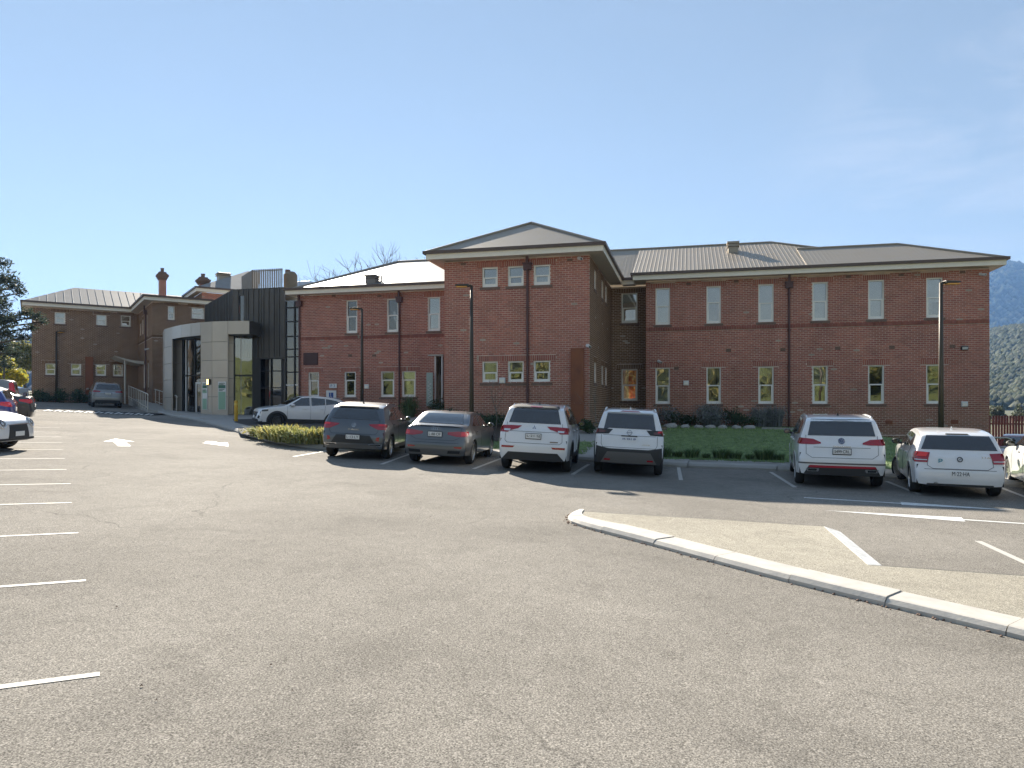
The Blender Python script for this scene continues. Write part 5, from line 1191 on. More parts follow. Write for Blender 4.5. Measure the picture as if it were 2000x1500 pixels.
# -- grey saloon
def car_b():
    L, W, Hh = 4.46, 1.80, 1.42; Car.spokes = 5
    c = Car('parked_car', SEDAN, L, W, Hh, place(846, 18.8, L, H_(9)), H_(9), 2.64, .325, 'dark grey saloon car with boot lip parked between the grey crossover and a white wagon', P_WARM, 'cars parked nose in along the kerb')
    z = lambda t: t * Hh
    c.end('rear_window', [(-.62, z(.765)), (.62, z(.765))], [(-.50, z(.945)), (.50, z(.945))], M_CGLASS, n=20)
    c.end('tail_lamp', [(.34, z(.575)), (.60, z(.54)), (.885, z(.54))], [(.34, z(.62)), (.60, z(.64)), (.885, z(.645))], M_TAIL, mirror=True); c.end('tail_lamp_bar', [(.70, z(.56)), (.885, z(.56))], [(.70, z(.63)), (.885, z(.635))], M_TAILB, .01, mirror=True)
    c.side('tail_lamp', [(-L * .465, z(.54)), (-L * .415, z(.59))], [(-L * .465, z(.645)), (-L * .415, z(.64))], M_TAILB)
    c.end('boot_lip', [(-.72, z(.71)), (.72, z(.71))], [(-.70, z(.735)), (.70, z(.735))], c.paint, .03, n=20)
    c.plate('L·88·OF', z(.535), frame=M_TRIM)
    m_ = None
    for k in range(4): c.ring('badge_ring', (k - 1.5) * .058, z(.675), .036, M_CHROME, .009)
    c.end('diffuser', [(-.72, z(.2)), (.72, z(.2))], [(-.64, z(.30)), (.64, z(.30))], M_GREYP, .012, n=18); c.end('reflector', [(.52, z(.335)), (.72, z(.32))], [(.54, z(.355)), (.74, z(.36))], M_TAIL, .008, mirror=True)
    c.end('exhaust_opening', [(.36, z(.23)), (.68, z(.23))], [(.38, z(.28)), (.70, z(.285))], M_GAP, .016, mirror=True)
    c.gapline([(-.70, z(.70)), (-.66, z(.52)), (-.5, z(.47)), (.5, z(.47)), (.66, z(.52)), (.70, z(.70))]); c.gapline([(-.86, z(.42)), (.86, z(.42))])
    sidewin(c, [([(-1.30, z(.735)), (-.42, z(.715))], [(-.86, z(.90)), (-.42, z(.93))]), ([(-.34, z(.715)), (.72, z(.70))], [(-.34, z(.93)), (.2, z(.91))])])
    c.sgap([(-.38, z(.92)), (-.40, z(.3))]); c.sgap([(.75, z(.68)), (.8, z(.3))]); c.sgap([(-1.28, z(.72)), (-1.0, z(.55))])
    c.end('windscreen', [(-.66, z(.72)), (.66, z(.72))], [(-.56, z(.94)), (.56, z(.94))], M_CGLASS, rear=False); c.end('headlamp', [(.5, z(.46)), (.84, z(.47))], [(.5, z(.53)), (.84, z(.55))], M_LAMP, rear=False, mirror=True)
    c.arches(c.paint, .02, .008); c.mirrors(.62, z(.69)); c.handles((-.9, .05), z(.62)); c.fin(-.62, M_TRIM)
car_b()
# -- white SUV with burgundy lamps
def car_c():
    L, W, Hh = 4.71, 1.86, 1.74; Car.spokes = 10; Car.rimm = M_RIMD
    c = Car('parked_car', SUV, L, W, Hh, place(1038, 17.8, L, H_(9)), H_(9), 2.70, .37, 'white tall wagon with pointed burgundy tail lamps, left of the path to the rusty panel', P_WHITE, 'cars parked nose in along the kerb', tumble=.78)
    z = lambda t: t * Hh
    c.end('rear_window', [(-.66, z(.715)), (.66, z(.715))], [(-.56, z(.925)), (.56, z(.925))], M_CGLASS, n=20); c.end('spoiler', [(-.60, z(.925)), (.60, z(.925))], [(-.57, z(.955)), (.57, z(.955))], M_TRIM, .03, n=20)
    c.end('brake_lamp', [(-.15, z(.93)), (.15, z(.93))], [(-.15, z(.943)), (.15, z(.943))], M_TAIL, .038)
    c.end('tail_lamp', [(.40, z(.635)), (.58, z(.605)), (.66, z(.575)), (.915, z(.575))], [(.32, z(.675)), (.58, z(.675)), (.66, z(.672)), (.915, z(.668))], M_TAIL, .01, mirror=True, n=24); c.end('indicator', [(.6, z(.592)), (.76, z(.592))], [(.6, z(.62)), (.76, z(.62))], M_LAMP, .016, mirror=True)
    c.side('tail_lamp', [(-L * .463, z(.575)), (-L * .40, z(.62))], [(-L * .463, z(.668)), (-L * .40, z(.665))], M_TAIL)
    c.plate('L·21·SJ', z(.50), frame=M_GREYP)
    d = .028; yz = z(.655)
    for a in (90, 210, 330): 
        m = MB(); u = Vector((math.cos(R(a)), math.sin(R(a)))); p = Vector((-u.y, u.x)); q = [(0, 0), tuple(u * d + p * d * .55), tuple(u * 2 * d), tuple(u * d - p * d * .55)]
        m.prism([c.end_pt(y, yz + v, .006) for y, v in q], (-.006, 0, 0)); m.build('badge_diamond', M_CHROME, c.e)
    c.end('badge_strip', [(-.62, z(.45)), (-.42, z(.45))], [(-.62, z(.466)), (-.42, z(.466))], M_TAN, .008)
    c.end('reflector', [(.50, z(.36)), (.80, z(.355))], [(.46, z(.385)), (.80, z(.385))], M_TAIL, .01, mirror=True)
    c.end('bumper_trim', [(-.80, z(.185)), (.80, z(.185))], [(-.62, z(.30)), (.62, z(.30))], M_TRIM, .012, n=24)
    c.gapline([(-.70, z(.72)), (-.72, z(.46)), (-.66, z(.43)), (.66, z(.43)), (.72, z(.46)), (.70, z(.72))]); c.gapline([(-.62, z(.595)), (.62, z(.595))])
    sidewin(c, [([(-1.74, z(.715)), (-1.14, z(.70))], [(-1.74, z(.90)), (-1.14, z(.93))]), ([(-1.06, z(.70)), (-.12, z(.69))], [(-1.06, z(.93)), (-.12, z(.94))]), ([(-.04, z(.69)), (1.02, z(.68))], [(-.04, z(.94)), (.38, z(.92))])])
    c.sgap([(-.08, z(.93)), (-.08, z(.28))]); c.sgap([(1.02, z(.66)), (1.02, z(.3))]); c.sgap([(-1.1, z(.70)), (-1.0, z(.5))])
    c.end('windscreen', [(-.66, z(.71)), (.66, z(.71))], [(-.56, z(.93)), (.56, z(.93))], M_CGLASS, rear=False); c.end('headlamp', [(.5, z(.46)), (.86, z(.47))], [(.5, z(.53)), (.86, z(.56))], M_LAMP, rear=False, mirror=True)
    c.arches(M_TRIM, .045); c.cladding(M_TRIM); c.mirrors(.95, z(.66), M_TRIM); c.rails(-1.5, .35, M_CHROME); c.handles((-.75, .3), z(.61)); c.fin(-1.2, M_TRIM)
car_c()
# -- white SUV with black lower bumper
def car_d():
    L, W, Hh = 4.68, 1.84, 1.725
    c = Car('parked_car', SUV, L, W, Hh, place(1225.5, 18.0, L, H_(9.5)), H_(9.5), 2.70, .37, 'white tall wagon with grey plastic lower bumper, right of the path to the rusty panel', P_WHITE, 'cars parked nose in along the kerb', tumble=.76)
    z = lambda t: t * Hh
    c.end('rear_window', [(-.66, z(.665)), (-.52, z(.70)), (.52, z(.70)), (.66, z(.665))], [(-.58, z(.915)), (-.5, z(.915)), (.5, z(.915)), (.58, z(.915))], M_CGLASS, n=24); c.end('spoiler', [(-.60, z(.92)), (.60, z(.92))], [(-.57, z(.955)), (.57, z(.955))], c.paint, .03, n=20); c.end('brake_lamp', [(-.26, z(.93)), (.26, z(.93))], [(-.2, z(.946)), (.2, z(.946))], M_TAIL, .037)
    c.end('lamp_surround', [(.52, z(.615)), (.91, z(.605))], [(.42, z(.685)), (.91, z(.69))], M_TRIM, .007, mirror=True, n=20); c.end('tail_lamp', [(.62, z(.63)), (.91, z(.625))], [(.60, z(.66)), (.91, z(.685))], mat('smoked_lamp', (.13, .05, .04), .12, coat=1.0), .013, mirror=True); c.end('tail_lamp_bar', [(-.91, z(.655)), (-.70, z(.652))], [(-.91, z(.686)), (-.72, z(.676))], M_TAILB, .018)
    c.side('tail_lamp', [(-L * .463, z(.62)), (-L * .39, z(.655))], [(-L * .463, z(.685)), (-L * .39, z(.675))], M_TAIL)
    c.end('number_plate', [(-.19, z(.515)), (.19, z(.515))], [(-.19, z(.575)), (.19, z(.575))], M_PLATE, .008); c.lettering('M·38·UP', 0, z(.545), .33, .07, M_PBLUE)
    c.ring('badge', 0, z(.642), .06, M_CHROME, .014); c.strokes('badge_bar', [((-.075, z(.642)), (.075, z(.642)))], M_CHROME, .016); c.end('plate_lamp_trim', [(-.2, z(.585)), (.2, z(.585))], [(-.2, z(.596)), (.2, z(.596))], M_TRIM, .012)
    c.lettering('e-POWER', -.42, z(.475), .2, .03, M_CHROME)
    c.end('bumper_trim', [(-.9, z(.19)), (.9, z(.19))], [(-.88, z(.445)), (-.5, z(.405)), (.5, z(.405)), (.88, z(.445))], M_TRIM, .008, n=26, nv=10)
    c.end('skid_plate', [(-.7, z(.20)), (.7, z(.20))], [(-.54, z(.36)), (.54, z(.36))], M_GREYP, .02, n=22); c.end('reflector', [(.46, z(.235)), (.62, z(.235))], [(.46, z(.26)), (.60, z(.26))], M_TAIL, .028, mirror=True)
    c.gapline([(-.70, z(.60)), (-.70, z(.47)), (-.66, z(.425)), (.66, z(.425)), (.70, z(.47)), (.70, z(.60))]); c.gapline([(-.86, z(.60)), (.86, z(.60))])
    sidewin(c, [([(-1.78, z(.72)), (-1.14, z(.70))], [(-1.7, z(.88)), (-1.14, z(.92))]), ([(-1.06, z(.70)), (-.12, z(.69))], [(-1.06, z(.925)), (-.12, z(.94))]), ([(-.04, z(.69)), (1.02, z(.68))], [(-.04, z(.94)), (.38, z(.92))])])
    c.sgap([(-.08, z(.93)), (-.08, z(.28))]); c.sgap([(1.02, z(.66)), (1.02, z(.3))])
    c.end('windscreen', [(-.66, z(.71)), (.66, z(.71))], [(-.56, z(.93)), (.56, z(.93))], M_CGLASS, rear=False)
    c.arches(M_TRIM, .05); c.cladding(M_TRIM, .14); c.mirrors(.95, z(.655), M_TRIM); c.rails(-1.5, .35, M_WHITE); c.handles((-.75, .3), z(.61)); c.fin(-1.3, P_WHITE)
car_d()
# -- large white SUV with red bumper line
def car_e():
    L, W, Hh = 4.88, 1.98, 1.70; Car.spokes = 10; Car.rimm = M_RIM
    c = Car('parked_car', SUV, L, W, Hh, place(1644, 16.4, L, H_(19)), H_(19), 2.90, .375, 'large white wagon with a red line across its rear bumper', P_WHITE, 'cars parked nose in along the kerb', tumble=.76)
    z = lambda t: t * Hh
    c.end('rear_window', [(-.72, z(.715)), (.72, z(.715))], [(-.64, z(.94)), (.64, z(.94))], M_CGLASS, n=22); c.end('brake_lamp', [(-.16, z(.918)), (.16, z(.918))], [(-.16, z(.928)), (.16, z(.928))], M_LAMP, .012)
    c.end('tail_lamp', [(.44, z(.605)), (.60, z(.595)), (.975, z(.595))], [(.44, z(.625)), (.60, z(.668)), (.975, z(.685))], M_TAIL, .01, mirror=True, n=24)
    c.side('tail_lamp', [(-L * .463, z(.60)), (-L * .40, z(.60))], [(-L * .463, z(.685)), (-L * .41, z(.68))], M_TAIL)
    c.plate('S499·CRL', z(.475), .37, .115)
    bz = z(.645); b = c.end('badge', [(-.07, bz - .035), (-.0, bz - .07), (.07, bz - .035)], [(-.07, bz + .035), (0, bz + .07), (.07, bz + .035)], mat('badge_blue', (.02, .04, .12), .3), .006, n=12); c.ring('badge_ring', 0, bz, .068, M_CHROME, .012, parent=b)
    c.strokes('badge_mark', [((-.03, bz + .05), (0, bz + .005)), ((.03, bz + .05), (0, bz + .005)), ((-.055, bz + .02), (-.022, bz - .05)), ((.055, bz + .02), (.022, bz - .05)), ((-.022, bz - .05), (0, bz - .01)), ((.022, bz - .05), (0, bz - .01))], M_CHROME, .011, parent=b)
    c.lettering('TOUAREG', 0, z(.572), .38, .026, M_CHROME)
    c.end('bumper_line', [(-.97, z(.335)), (.97, z(.335))], [(-.97, z(.355)), (.97, z(.355))], M_GREYP, .012, n=26)
    c.end('bumper_trim', [(-.82, z(.185)), (.82, z(.185))], [(-.70, z(.315)), (.70, z(.315))], M_TRIM, .010, n=26); c.end('red_line', [(-.72, z(.287)), (.72, z(.287))], [(-.68, z(.318)), (.68, z(.318))], M_REDTRIM, .018, n=26)
    c.end('exhaust_trim', [(.50, z(.235)), (.74, z(.235))], [(.48, z(.275)), (.76, z(.275))], M_CHROME, .02, mirror=True); c.end('exhaust_opening', [(.54, z(.243)), (.71, z(.243))], [(.53, z(.267)), (.72, z(.267))], M_GAP, .026, mirror=True)
    c.gapline([(-.76, z(.72)), (-.76, z(.47)), (-.64, z(.42)), (.64, z(.42)), (.76, z(.47)), (.76, z(.72))]); c.gapline([(-.6, z(.56)), (.6, z(.56))])
    sidewin(c, [([(-1.8, z(.73)), (-1.18, z(.71))], [(-1.64, z(.88)), (-1.18, z(.92))]), ([(-1.1, z(.71)), (-.12, z(.70))], [(-1.1, z(.925)), (-.12, z(.94))]), ([(-.04, z(.70)), (1.06, z(.69))], [(-.04, z(.94)), (.40, z(.92))])])
    c.sgap([(-.08, z(.93)), (-.08, z(.28))]); c.sgap([(1.06, z(.66)), (1.08, z(.3))])
    c.end('windscreen', [(-.7, z(.71)), (.7, z(.71))], [(-.6, z(.93)), (.6, z(.93))], M_CGLASS, rear=False)
    c.arches(c.paint, .02, .008); c.cladding(M_GREYP, .05); c.mirrors(.98, z(.665), M_TRIM); c.rails(-1.7, .4, c.paint, .03); c.handles((-.75, .3), z(.62)); c.fin(-1.35, M_TRIM); c.lettering('V6', .62, z(.56), .12, .04, M_CHROME) if False else None
car_e()
# -- small white hatch with learner plate
def car_f():
    L, W, Hh = 4.32, 1.765, 1.43; Car.spokes = 16
    c = Car('parked_car', HATCH, L, W, Hh, place(1875, 15.0, L, H_(23)), H_(23), 2.69, .325, 'small white hatchback with a teal P sticker on its tailgate', P_WHITE, 'cars parked nose in along the kerb', tumble=.76, steer=R(22))
    z = lambda t: t * Hh
    c.end('rear_window', [(-.70, z(.70)), (.70, z(.70))], [(-.58, z(.905)), (.58, z(.905))], M_CGLASS, n=22); c.end('brake_lamp', [(-.22, z(.918)), (.22, z(.918))], [(-.2, z(.932)), (.2, z(.932))], M_GAP, .01)
    c.end('tail_lamp', [(.60, z(.51)), (.86, z(.51))], [(.54, z(.655)), (.86, z(.67))], M_TAIL, .012, mirror=True); c.end('tail_lamp_bar', [(.62, z(.59)), (.86, z(.59))], [(.57, z(.65)), (.86, z(.665))], mat('sun_glow_tail_lamp', (.85, .03, .02), .15, coat=1.0), .02); c.end('tail_lamp_bar', [(.60, z(.54)), (.86, z(.54))], [(.60, z(.552)), (.86, z(.552))], M_LAMP, .02, mirror=True)  # left lamp has sun shining through painted in as a brighter red
    c.side('tail_lamp', [(-L * .463, z(.51)), (-L * .40, z(.545))], [(-L * .463, z(.67)), (-L * .405, z(.66))], M_TAIL)
    c.end('number_plate', [(-.20, z(.315)), (.18, z(.315))], [(-.20, z(.40)), (.18, z(.40))], M_PLATE, .008); c.lettering('M·22·HA', -.01, z(.358), .32, .085, M_PTXT)
    s = c.end('sticker', [(.28, z(.475)), (.43, z(.475))], [(.28, z(.585)), (.43, z(.585))], M_PLATE, .006); c.lettering('P', .355, z(.53), .075, .11, M_TEAL)
    bz = z(.565); b = c.ring('badge', 0, bz, .045, M_TRIM, .018); c.strokes('badge_mark', [((-.025, bz + .02), (-.005, bz + .02)), ((.005, bz - .015), (.025, bz - .015)), ((-.02, bz), (.02, bz))], M_CHROME, .014, parent=b)
    c.lettering('116i', -.48, z(.60), .16, .035, M_CHROME)
    c.gapline([(-.56, z(.66)), (-.60, z(.47)), (-.5, z(.425)), (.5, z(.425)), (.60, z(.47)), (.56, z(.66))]); c.gapline([(-.86, z(.415)), (.86, z(.415))])
    c.end('bumper_trim', [(-.62, z(.17)), (.62, z(.17))], [(-.6, z(.205)), (.6, z(.205))], M_TRIM, .01); c.exhaust((.44,), z(.2), M_RIMD)
    sidewin(c, [([(-1.26, z(.735)), (-.98, z(.715))], [(-1.06, z(.88)), (-.98, z(.895))]), ([(-.94, z(.715)), (-.28, z(.705))], [(-.94, z(.90)), (-.28, z(.925))]), ([(-.2, z(.705)), (.76, z(.70))], [(-.2, z(.925)), (.24, z(.905))])])
    c.sgap([(-.24, z(.92)), (-.24, z(.28))]); c.sgap([(.8, z(.68)), (.86, z(.3))]); c.sgap([(-1.2, z(.72)), (-1.0, z(.5))])
    c.end('windscreen', [(-.66, z(.72)), (.66, z(.72))], [(-.56, z(.93)), (.56, z(.93))], M_CGLASS, rear=False)
    c.arches(c.paint, .015, .006); c.mirrors(.66, z(.69), M_TRIM); c.handles((-.75, .2), z(.61)); c.fin(-.95, P_WHITE)
car_f()
# -- white hatch cut by the right edge of the view
def car_g():
    L, W, Hh = 4.35, 1.79, 1.46; Car.spokes = 5; Car.rimm = M_RIM
    f = H_(24); p = xy(1966, 17.6); fv = Vector((math.cos(f), math.sin(f))); ctr = p - fv * 1.36 - Vector((-fv.y, fv.x)) * .88
    c = Car('parked_car', HATCH, L, W, Hh, (ctr.x, ctr.y, zg(ctr.x, ctr.y)), f, 2.65, .335, 'white car with front wheel and bonnet showing, right of the small white hatchback', P_WHITE, 'cars parked nose in along the kerb')
    z = lambda t: t * Hh
    sidewin(c, [([(-1.2, z(.72)), (-.3, z(.705))], [(-.95, z(.88)), (-.3, z(.925))]), ([(-.22, z(.705)), (.74, z(.70))], [(-.22, z(.925)), (.22, z(.905))])]); c.sgap([(-.26, z(.92)), (-.26, z(.28))]); c.sgap([(.8, z(.68)), (.86, z(.3))])
    c.end('windscreen', [(-.66, z(.72)), (.66, z(.72))], [(-.56, z(.93)), (.56, z(.93))], M_CGLASS, rear=False); c.end('rear_window', [(-.66, z(.71)), (.66, z(.71))], [(-.56, z(.9)), (.56, z(.9))], M_CGLASS); c.end('tail_lamp', [(.60, z(.53)), (.86, z(.53))], [(.6, z(.64)), (.86, z(.65))], M_TAIL, mirror=True)
    c.end('headlamp', [(.5, z(.47)), (.82, z(.48))], [(.5, z(.53)), (.82, z(.56))], M_LAMP, rear=False, mirror=True); c.arches(c.paint, .015, .006); c.mirrors(.62, z(.69), M_TRIM); c.handles((-.75, .2), z(.61)); c.cladding(M_CHROME, .03)
car_g()
# -- white crossover seen from its front corner
def car_h():
    L, W, Hh = 4.28, 1.77, 1.55; Car.spokes = 10; Car.rimm = M_RIMD
    hd = math.atan2(-.50, -.866); f = Vector((math.cos(hd), math.sin(hd))); nose = xy(496, 32.6); ctr = nose - f * L / 2
    c = Car('parked_car', COUPE, L, W, Hh, (ctr.x, ctr.y, zg(ctr.x, ctr.y)), hd, 2.57, .335, 'white crossover facing left behind the golden hedge, with dark wheel arches', P_WHITE)
    z = lambda t: t * Hh
    sidewin(c, [([(-1.62, z(.80)), (-.9, z(.735))], [(-1.4, z(.87)), (-.9, z(.92))]), ([(-.86, z(.735)), (-.22, z(.70))], [(-.86, z(.92)), (-.22, z(.94))]), ([(-.14, z(.70)), (.80, z(.675))], [(-.14, z(.94)), (.24, z(.915))])])
    c.sgap([(-.18, z(.93)), (-.18, z(.28))]); c.sgap([(.86, z(.66)), (.88, z(.3))]); c.sgap([(-.88, z(.72)), (-.8, z(.45))])
    c.end('windscreen', [(-.68, z(.71)), (.68, z(.71))], [(-.56, z(.94)), (.56, z(.94))], M_CGLASS, rear=False, n=20); c.end('grille', [(-.45, z(.33)), (.45, z(.33))], [(-.55, z(.47)), (.55, z(.47))], M_TRIM, .008, False); c.end('headlamp', [(.48, z(.475)), (.86, z(.49))], [(.48, z(.52)), (.86, z(.555))], M_LAMP, .008, False, True)
    c.side('headlamp', [(L * .40, z(.51)), (L * .462, z(.49))], [(L * .40, z(.555)), (L * .462, z(.545))], M_RIMD); c.end('lower_intake', [(-.7, z(.2)), (.7, z(.2))], [(-.66, z(.27)), (.66, z(.27))], M_TRIM, .008, False); c.end('fog_trim', [(.62, z(.30)), (.78, z(.28))], [(.66, z(.38)), (.80, z(.36))], M_GAP, .008, False, True)
    c.plate(None, z(.29), rear=False); c.end('rear_window', [(-.62, z(.72)), (.62, z(.72))], [(-.52, z(.88)), (.52, z(.88))], M_CGLASS); c.end('tail_lamp', [(.5, z(.58)), (.86, z(.57))], [(.5, z(.64)), (.86, z(.65))], M_TAIL, mirror=True)
    c.end('badge', [(-.07, z(.42)), (.07, z(.42))], [(-.07, z(.46)), (.07, z(.46))], M_CHROME, .016, False)
    c.arches(M_TRIM, .085, .014); c.cladding(M_TRIM, .16); c.mirrors(.66, z(.67)); c.handles((-.7, .1), z(.60)); c.end('spoiler', [(-.56, z(.90)), (.56, z(.90))], [(-.55, z(.93)), (.55, z(.93))], c.paint, .05)
car_h()
# -- silver SUV by the ramp
def car_i():
    L, W, Hh = 4.75, 1.88, 1.70
    hd = R(90) + R(33.5); p = hit(210, 796.5).xy; f = Vector((math.cos(hd), math.sin(hd))); q = p + f * L / 2
    c = Car('parked_car', SUV, L, W, Hh, (q.x, q.y, zg(q.x, q.y)), hd, 2.8, .37, 'silver grey wagon parked tail out against the far brown brick building', P_SILV)
    z = lambda t: t * Hh
    c.end('rear_window', [(-.70, z(.71)), (.70, z(.71))], [(-.6, z(.93)), (.6, z(.93))], M_CGLASS, n=20); c.end('tail_lamp', [(.44, z(.61)), (.92, z(.60))], [(.44, z(.65)), (.92, z(.68))], M_TAIL, .01, mirror=True); c.plate(None, z(.52)); c.end('bumper_trim', [(-.8, z(.185)), (.8, z(.185))], [(-.7, z(.30)), (.7, z(.30))], M_TRIM, .01)
    c.gapline([(-.9, z(.44)), (.9, z(.44))]); c.end('chrome_strip', [(-.6, z(.585)), (.6, z(.585))], [(-.6, z(.60)), (.6, z(.60))], M_CHROME, .012); sidewin(c, [([(-1.8, z(.72)), (-.1, z(.70))], [(-1.6, z(.88)), (-.1, z(.93))]), ([(-.04, z(.70)), (1.0, z(.69))], [(-.04, z(.93)), (.4, z(.92))])])
    c.arches(c.paint, .02, .006); c.mirrors(.98, z(.665))
car_i()
# -- cars on the left edge
LDIR = math.atan2(.49, .87)
def edge_car(spec, L, W, Hh, end_px, Y, nose_out, label, pnt, turn=0, name='parked_car', tumble=.76, wb=None, spokes=5):
    Car.spokes = spokes; Car.rimm = M_RIM
    hd = (LDIR if nose_out else LDIR + math.pi) + turn; f = Vector((math.cos(hd), math.sin(hd))); p = xy(end_px, Y); q = p - f * L / 2 if nose_out else p + f * L / 2
    c = Car(name, spec, L, W, Hh, (q.x, q.y, zg(q.x, q.y)), hd, wb or L * .6, .33, label, pnt, 'cars parked along the left side', tumble=tumble)
    z = lambda t: t * Hh; h = L / 4.3
    sidewin(c, [([(-1.25 * h, z(.72)), (-.3 * h, z(.705))], [(-1.0 * h, z(.88)), (-.3 * h, z(.925))]), ([(-.22 * h, z(.705)), (.74 * h, z(.70))], [(-.22 * h, z(.925)), (.24 * h, z(.905))])])
    c.end('windscreen', [(-.64, z(.72)), (.64, z(.72))], [(-.54, z(.93)), (.54, z(.93))], M_CGLASS, rear=False); c.arches(c.paint if spec is not UTE else M_TRIM, .02, .007); c.mirrors(.66 * h, z(.69)); c.handles((-.7 * h, .15 * h), z(.61)); c.sgap([(-.26 * h, z(.92)), (-.26 * h, z(.28))]); c.sgap([(.8 * h, z(.68)), (.84 * h, z(.3))])
    if spec is not UTE: c.end('rear_window', [(-.64, z(.72 if spec is not SEDAN else .775)), (.64, z(.72 if spec is not SEDAN else .775))], [(-.54, z(.9)), (.54, z(.9))], M_CGLASS)
    return c, z
c, z = edge_car(HATCH, 3.85, 1.73, 1.42, 36, 17.6, True, 'white small hatchback with round headlamp, nose out at the left edge', P_WHITE, R(-24))
for s in (1, -1):
    y0 = s * .60; zz = z(.49); r = .105
    m = MB(); m.add([c.end_pt(y0 + r * math.cos(t), zz + r * 1.1 * math.sin(t), .014, False) for t in np.linspace(0, 2 * math.pi, 25)[:-1]] + [tuple(np.array(c.end_pt(y0, zz, .014, False)) + (.03, 0, 0))], [(k, (k + 1) % 24, 24) for k in range(24)]); hl = m.build('headlamp', M_LAMP, c.e)
    c.ring('lamp_ring', y0, zz, r * 1.04, M_CHROME, .025, False, .016, hl); c.ring('lamp_inner_ring', y0, zz, r * .55, M_RIMD, .02, False, .03, hl)
c.end('grille', [(-.42, z(.24)), (.42, z(.24))], [(-.36, z(.46)), (.36, z(.46))], M_TRIM, .01, False); c.end('lower_intake', [(-.72, z(.2)), (.72, z(.2))], [(-.7, z(.24)), (.7, z(.24))], M_TRIM, .02, False); c.end('grille_rim', [(-.44, z(.46)), (.44, z(.46))], [(-.42, z(.475)), (.42, z(.475))], M_CHROME, .015, False); c.plate(None, z(.27), rear=False)
c, z = edge_car(HATCH, 4.2, 1.76, 1.5, 31, 24.2, False, 'blue hatchback with red tail lamp behind the white round-lamp hatchback', P_BLUE); c.end('tail_lamp', [(.56, z(.55)), (.85, z(.55))], [(.56, z(.65)), (.85, z(.66))], M_TAILB, .012, mirror=True); c.side('tail_lamp', [(-1.95, z(.55)), (-1.72, z(.58))], [(-1.95, z(.66)), (-1.72, z(.655))], M_TAILB); c.plate(None, z(.45))
c, z = edge_car(HATCH, 4.2, 1.76, 1.44, 34, 27.0, False, 'copper coloured car squeezed between the blue hatchback and the black saloon', P_ORNG); c.end('tail_lamp', [(.56, z(.55)), (.85, z(.55))], [(.56, z(.65)), (.85, z(.66))], M_TAILB, .012, mirror=True)
c, z = edge_car(SEDAN, 4.65, 1.8, 1.46, 68, 28.8, False, 'black saloon with raised boot spoiler and red tail lamps near the left edge', P_BLACK); c.end('tail_lamp', [(.46, z(.56)), (.86, z(.55))], [(.46, z(.64)), (.86, z(.66))], M_TAILB, .012, mirror=True); c.side('tail_lamp', [(-2.15, z(.56)), (-1.85, z(.6))], [(-2.15, z(.66)), (-1.85, z(.65))], M_TAILB); c.plate(None, z(.44))
m = MB(); q = [c.end_pt(y, z(.735), .02) for y in (-.6, -.3, 0, .3, .6)]; rows = [[(p[0] + .02, p[1], p[2] + .09) for p in q], [(p[0] - .16, p[1], p[2] + .13) for p in q], [(p[0] - .16, p[1], p[2] + .115) for p in q], [(p[0] + .02, p[1], p[2] + .075) for p in q], [(p[0] + .02, p[1], p[2] + .09) for p in q]]; m.grid(rows); sp_ = m.build('boot_spoiler', P_BLACK, c.e)
m = MB(); [m.box(q[i][0] - .05, q[i][0] + .02, q[i][1] - .02, q[i][1] + .02, q[i][2] - .03, q[i][2] + .1) for i in (1, 3)]; m.build('spoiler_leg', P_BLACK, sp_)
c, z = edge_car(WAGON, 4.6, 1.8, 1.68, 37, 33.5, False, 'silver wagon with tall red corner lamp beyond the black saloon', P_SILV); c.end('tail_lamp', [(.66, z(.60)), (.84, z(.60))], [(.60, z(.92)), (.74, z(.92))], M_TAILB, .012, mirror=True); c.side('tail_lamp', [(-2.12, z(.60)), (-1.98, z(.62))], [(-2.04, z(.92)), (-1.93, z(.90))], M_TAILB)
Car.spokes = 5
hd = R(90 + 34); c = Car('parked_car', UTE, 5.2, 1.86, 1.78, (-35.3, 47.5, zg(-35.3, 47.5)), R(4), 3.1, .38, 'white utility truck side on at the left corner of the brown brick building', P_WHITE); z = lambda t: t * 1.78
sidewin(c, [([(-.5, z(.70)), (.28, z(.69))], [(-.4, z(.92)), (.28, z(.94))]), ([(.36, z(.69)), (1.1, z(.68))], [(.36, z(.94)), (.66, z(.91))])]); c.end('windscreen', [(-.66, z(.71)), (.66, z(.71))], [(-.56, z(.93)), (.56, z(.93))], M_CGLASS, rear=False); c.arches(M_TRIM, .05); c.mirrors(1.0, z(.68), M_TRIM); c.handles((-.2, .6), z(.61)); c.sgap([(.32, z(.93)), (.32, z(.3))])
# -- maroon car beyond the right end, front towards the viewer
Car.spokes = 5
hd = R(-90 - 38); p = xy(1945, 25.5); f = Vector((math.cos(hd), math.sin(hd))); q = xy(2000, 27.0)
c = Car('parked_car', HATCH, 4.3, 1.78, 1.5, (q.x + .4, q.y + .6, zg(q.x, q.y) + .02), hd, 2.6, .33, 'maroon car with pale headlamp in front of the dark red paling fence', P_MAROON); z = lambda t: t * 1.5
c.end('windscreen', [(-.66, z(.72)), (.66, z(.72))], [(-.56, z(.93)), (.56, z(.93))], M_CGLASS, rear=False, n=20); c.end('headlamp', [(.40, z(.46)), (.84, z(.49))], [(.40, z(.52)), (.84, z(.58))], M_LAMP, .01, False, True); c.side('headlamp', [(1.75, z(.51)), (1.98, z(.49))], [(1.75, z(.58)), (1.98, z(.57))], M_LAMP); c.end('grille', [(-.5, z(.28)), (.5, z(.28))], [(-.36, z(.45)), (.36, z(.45))], M_TRIM, .01, False)
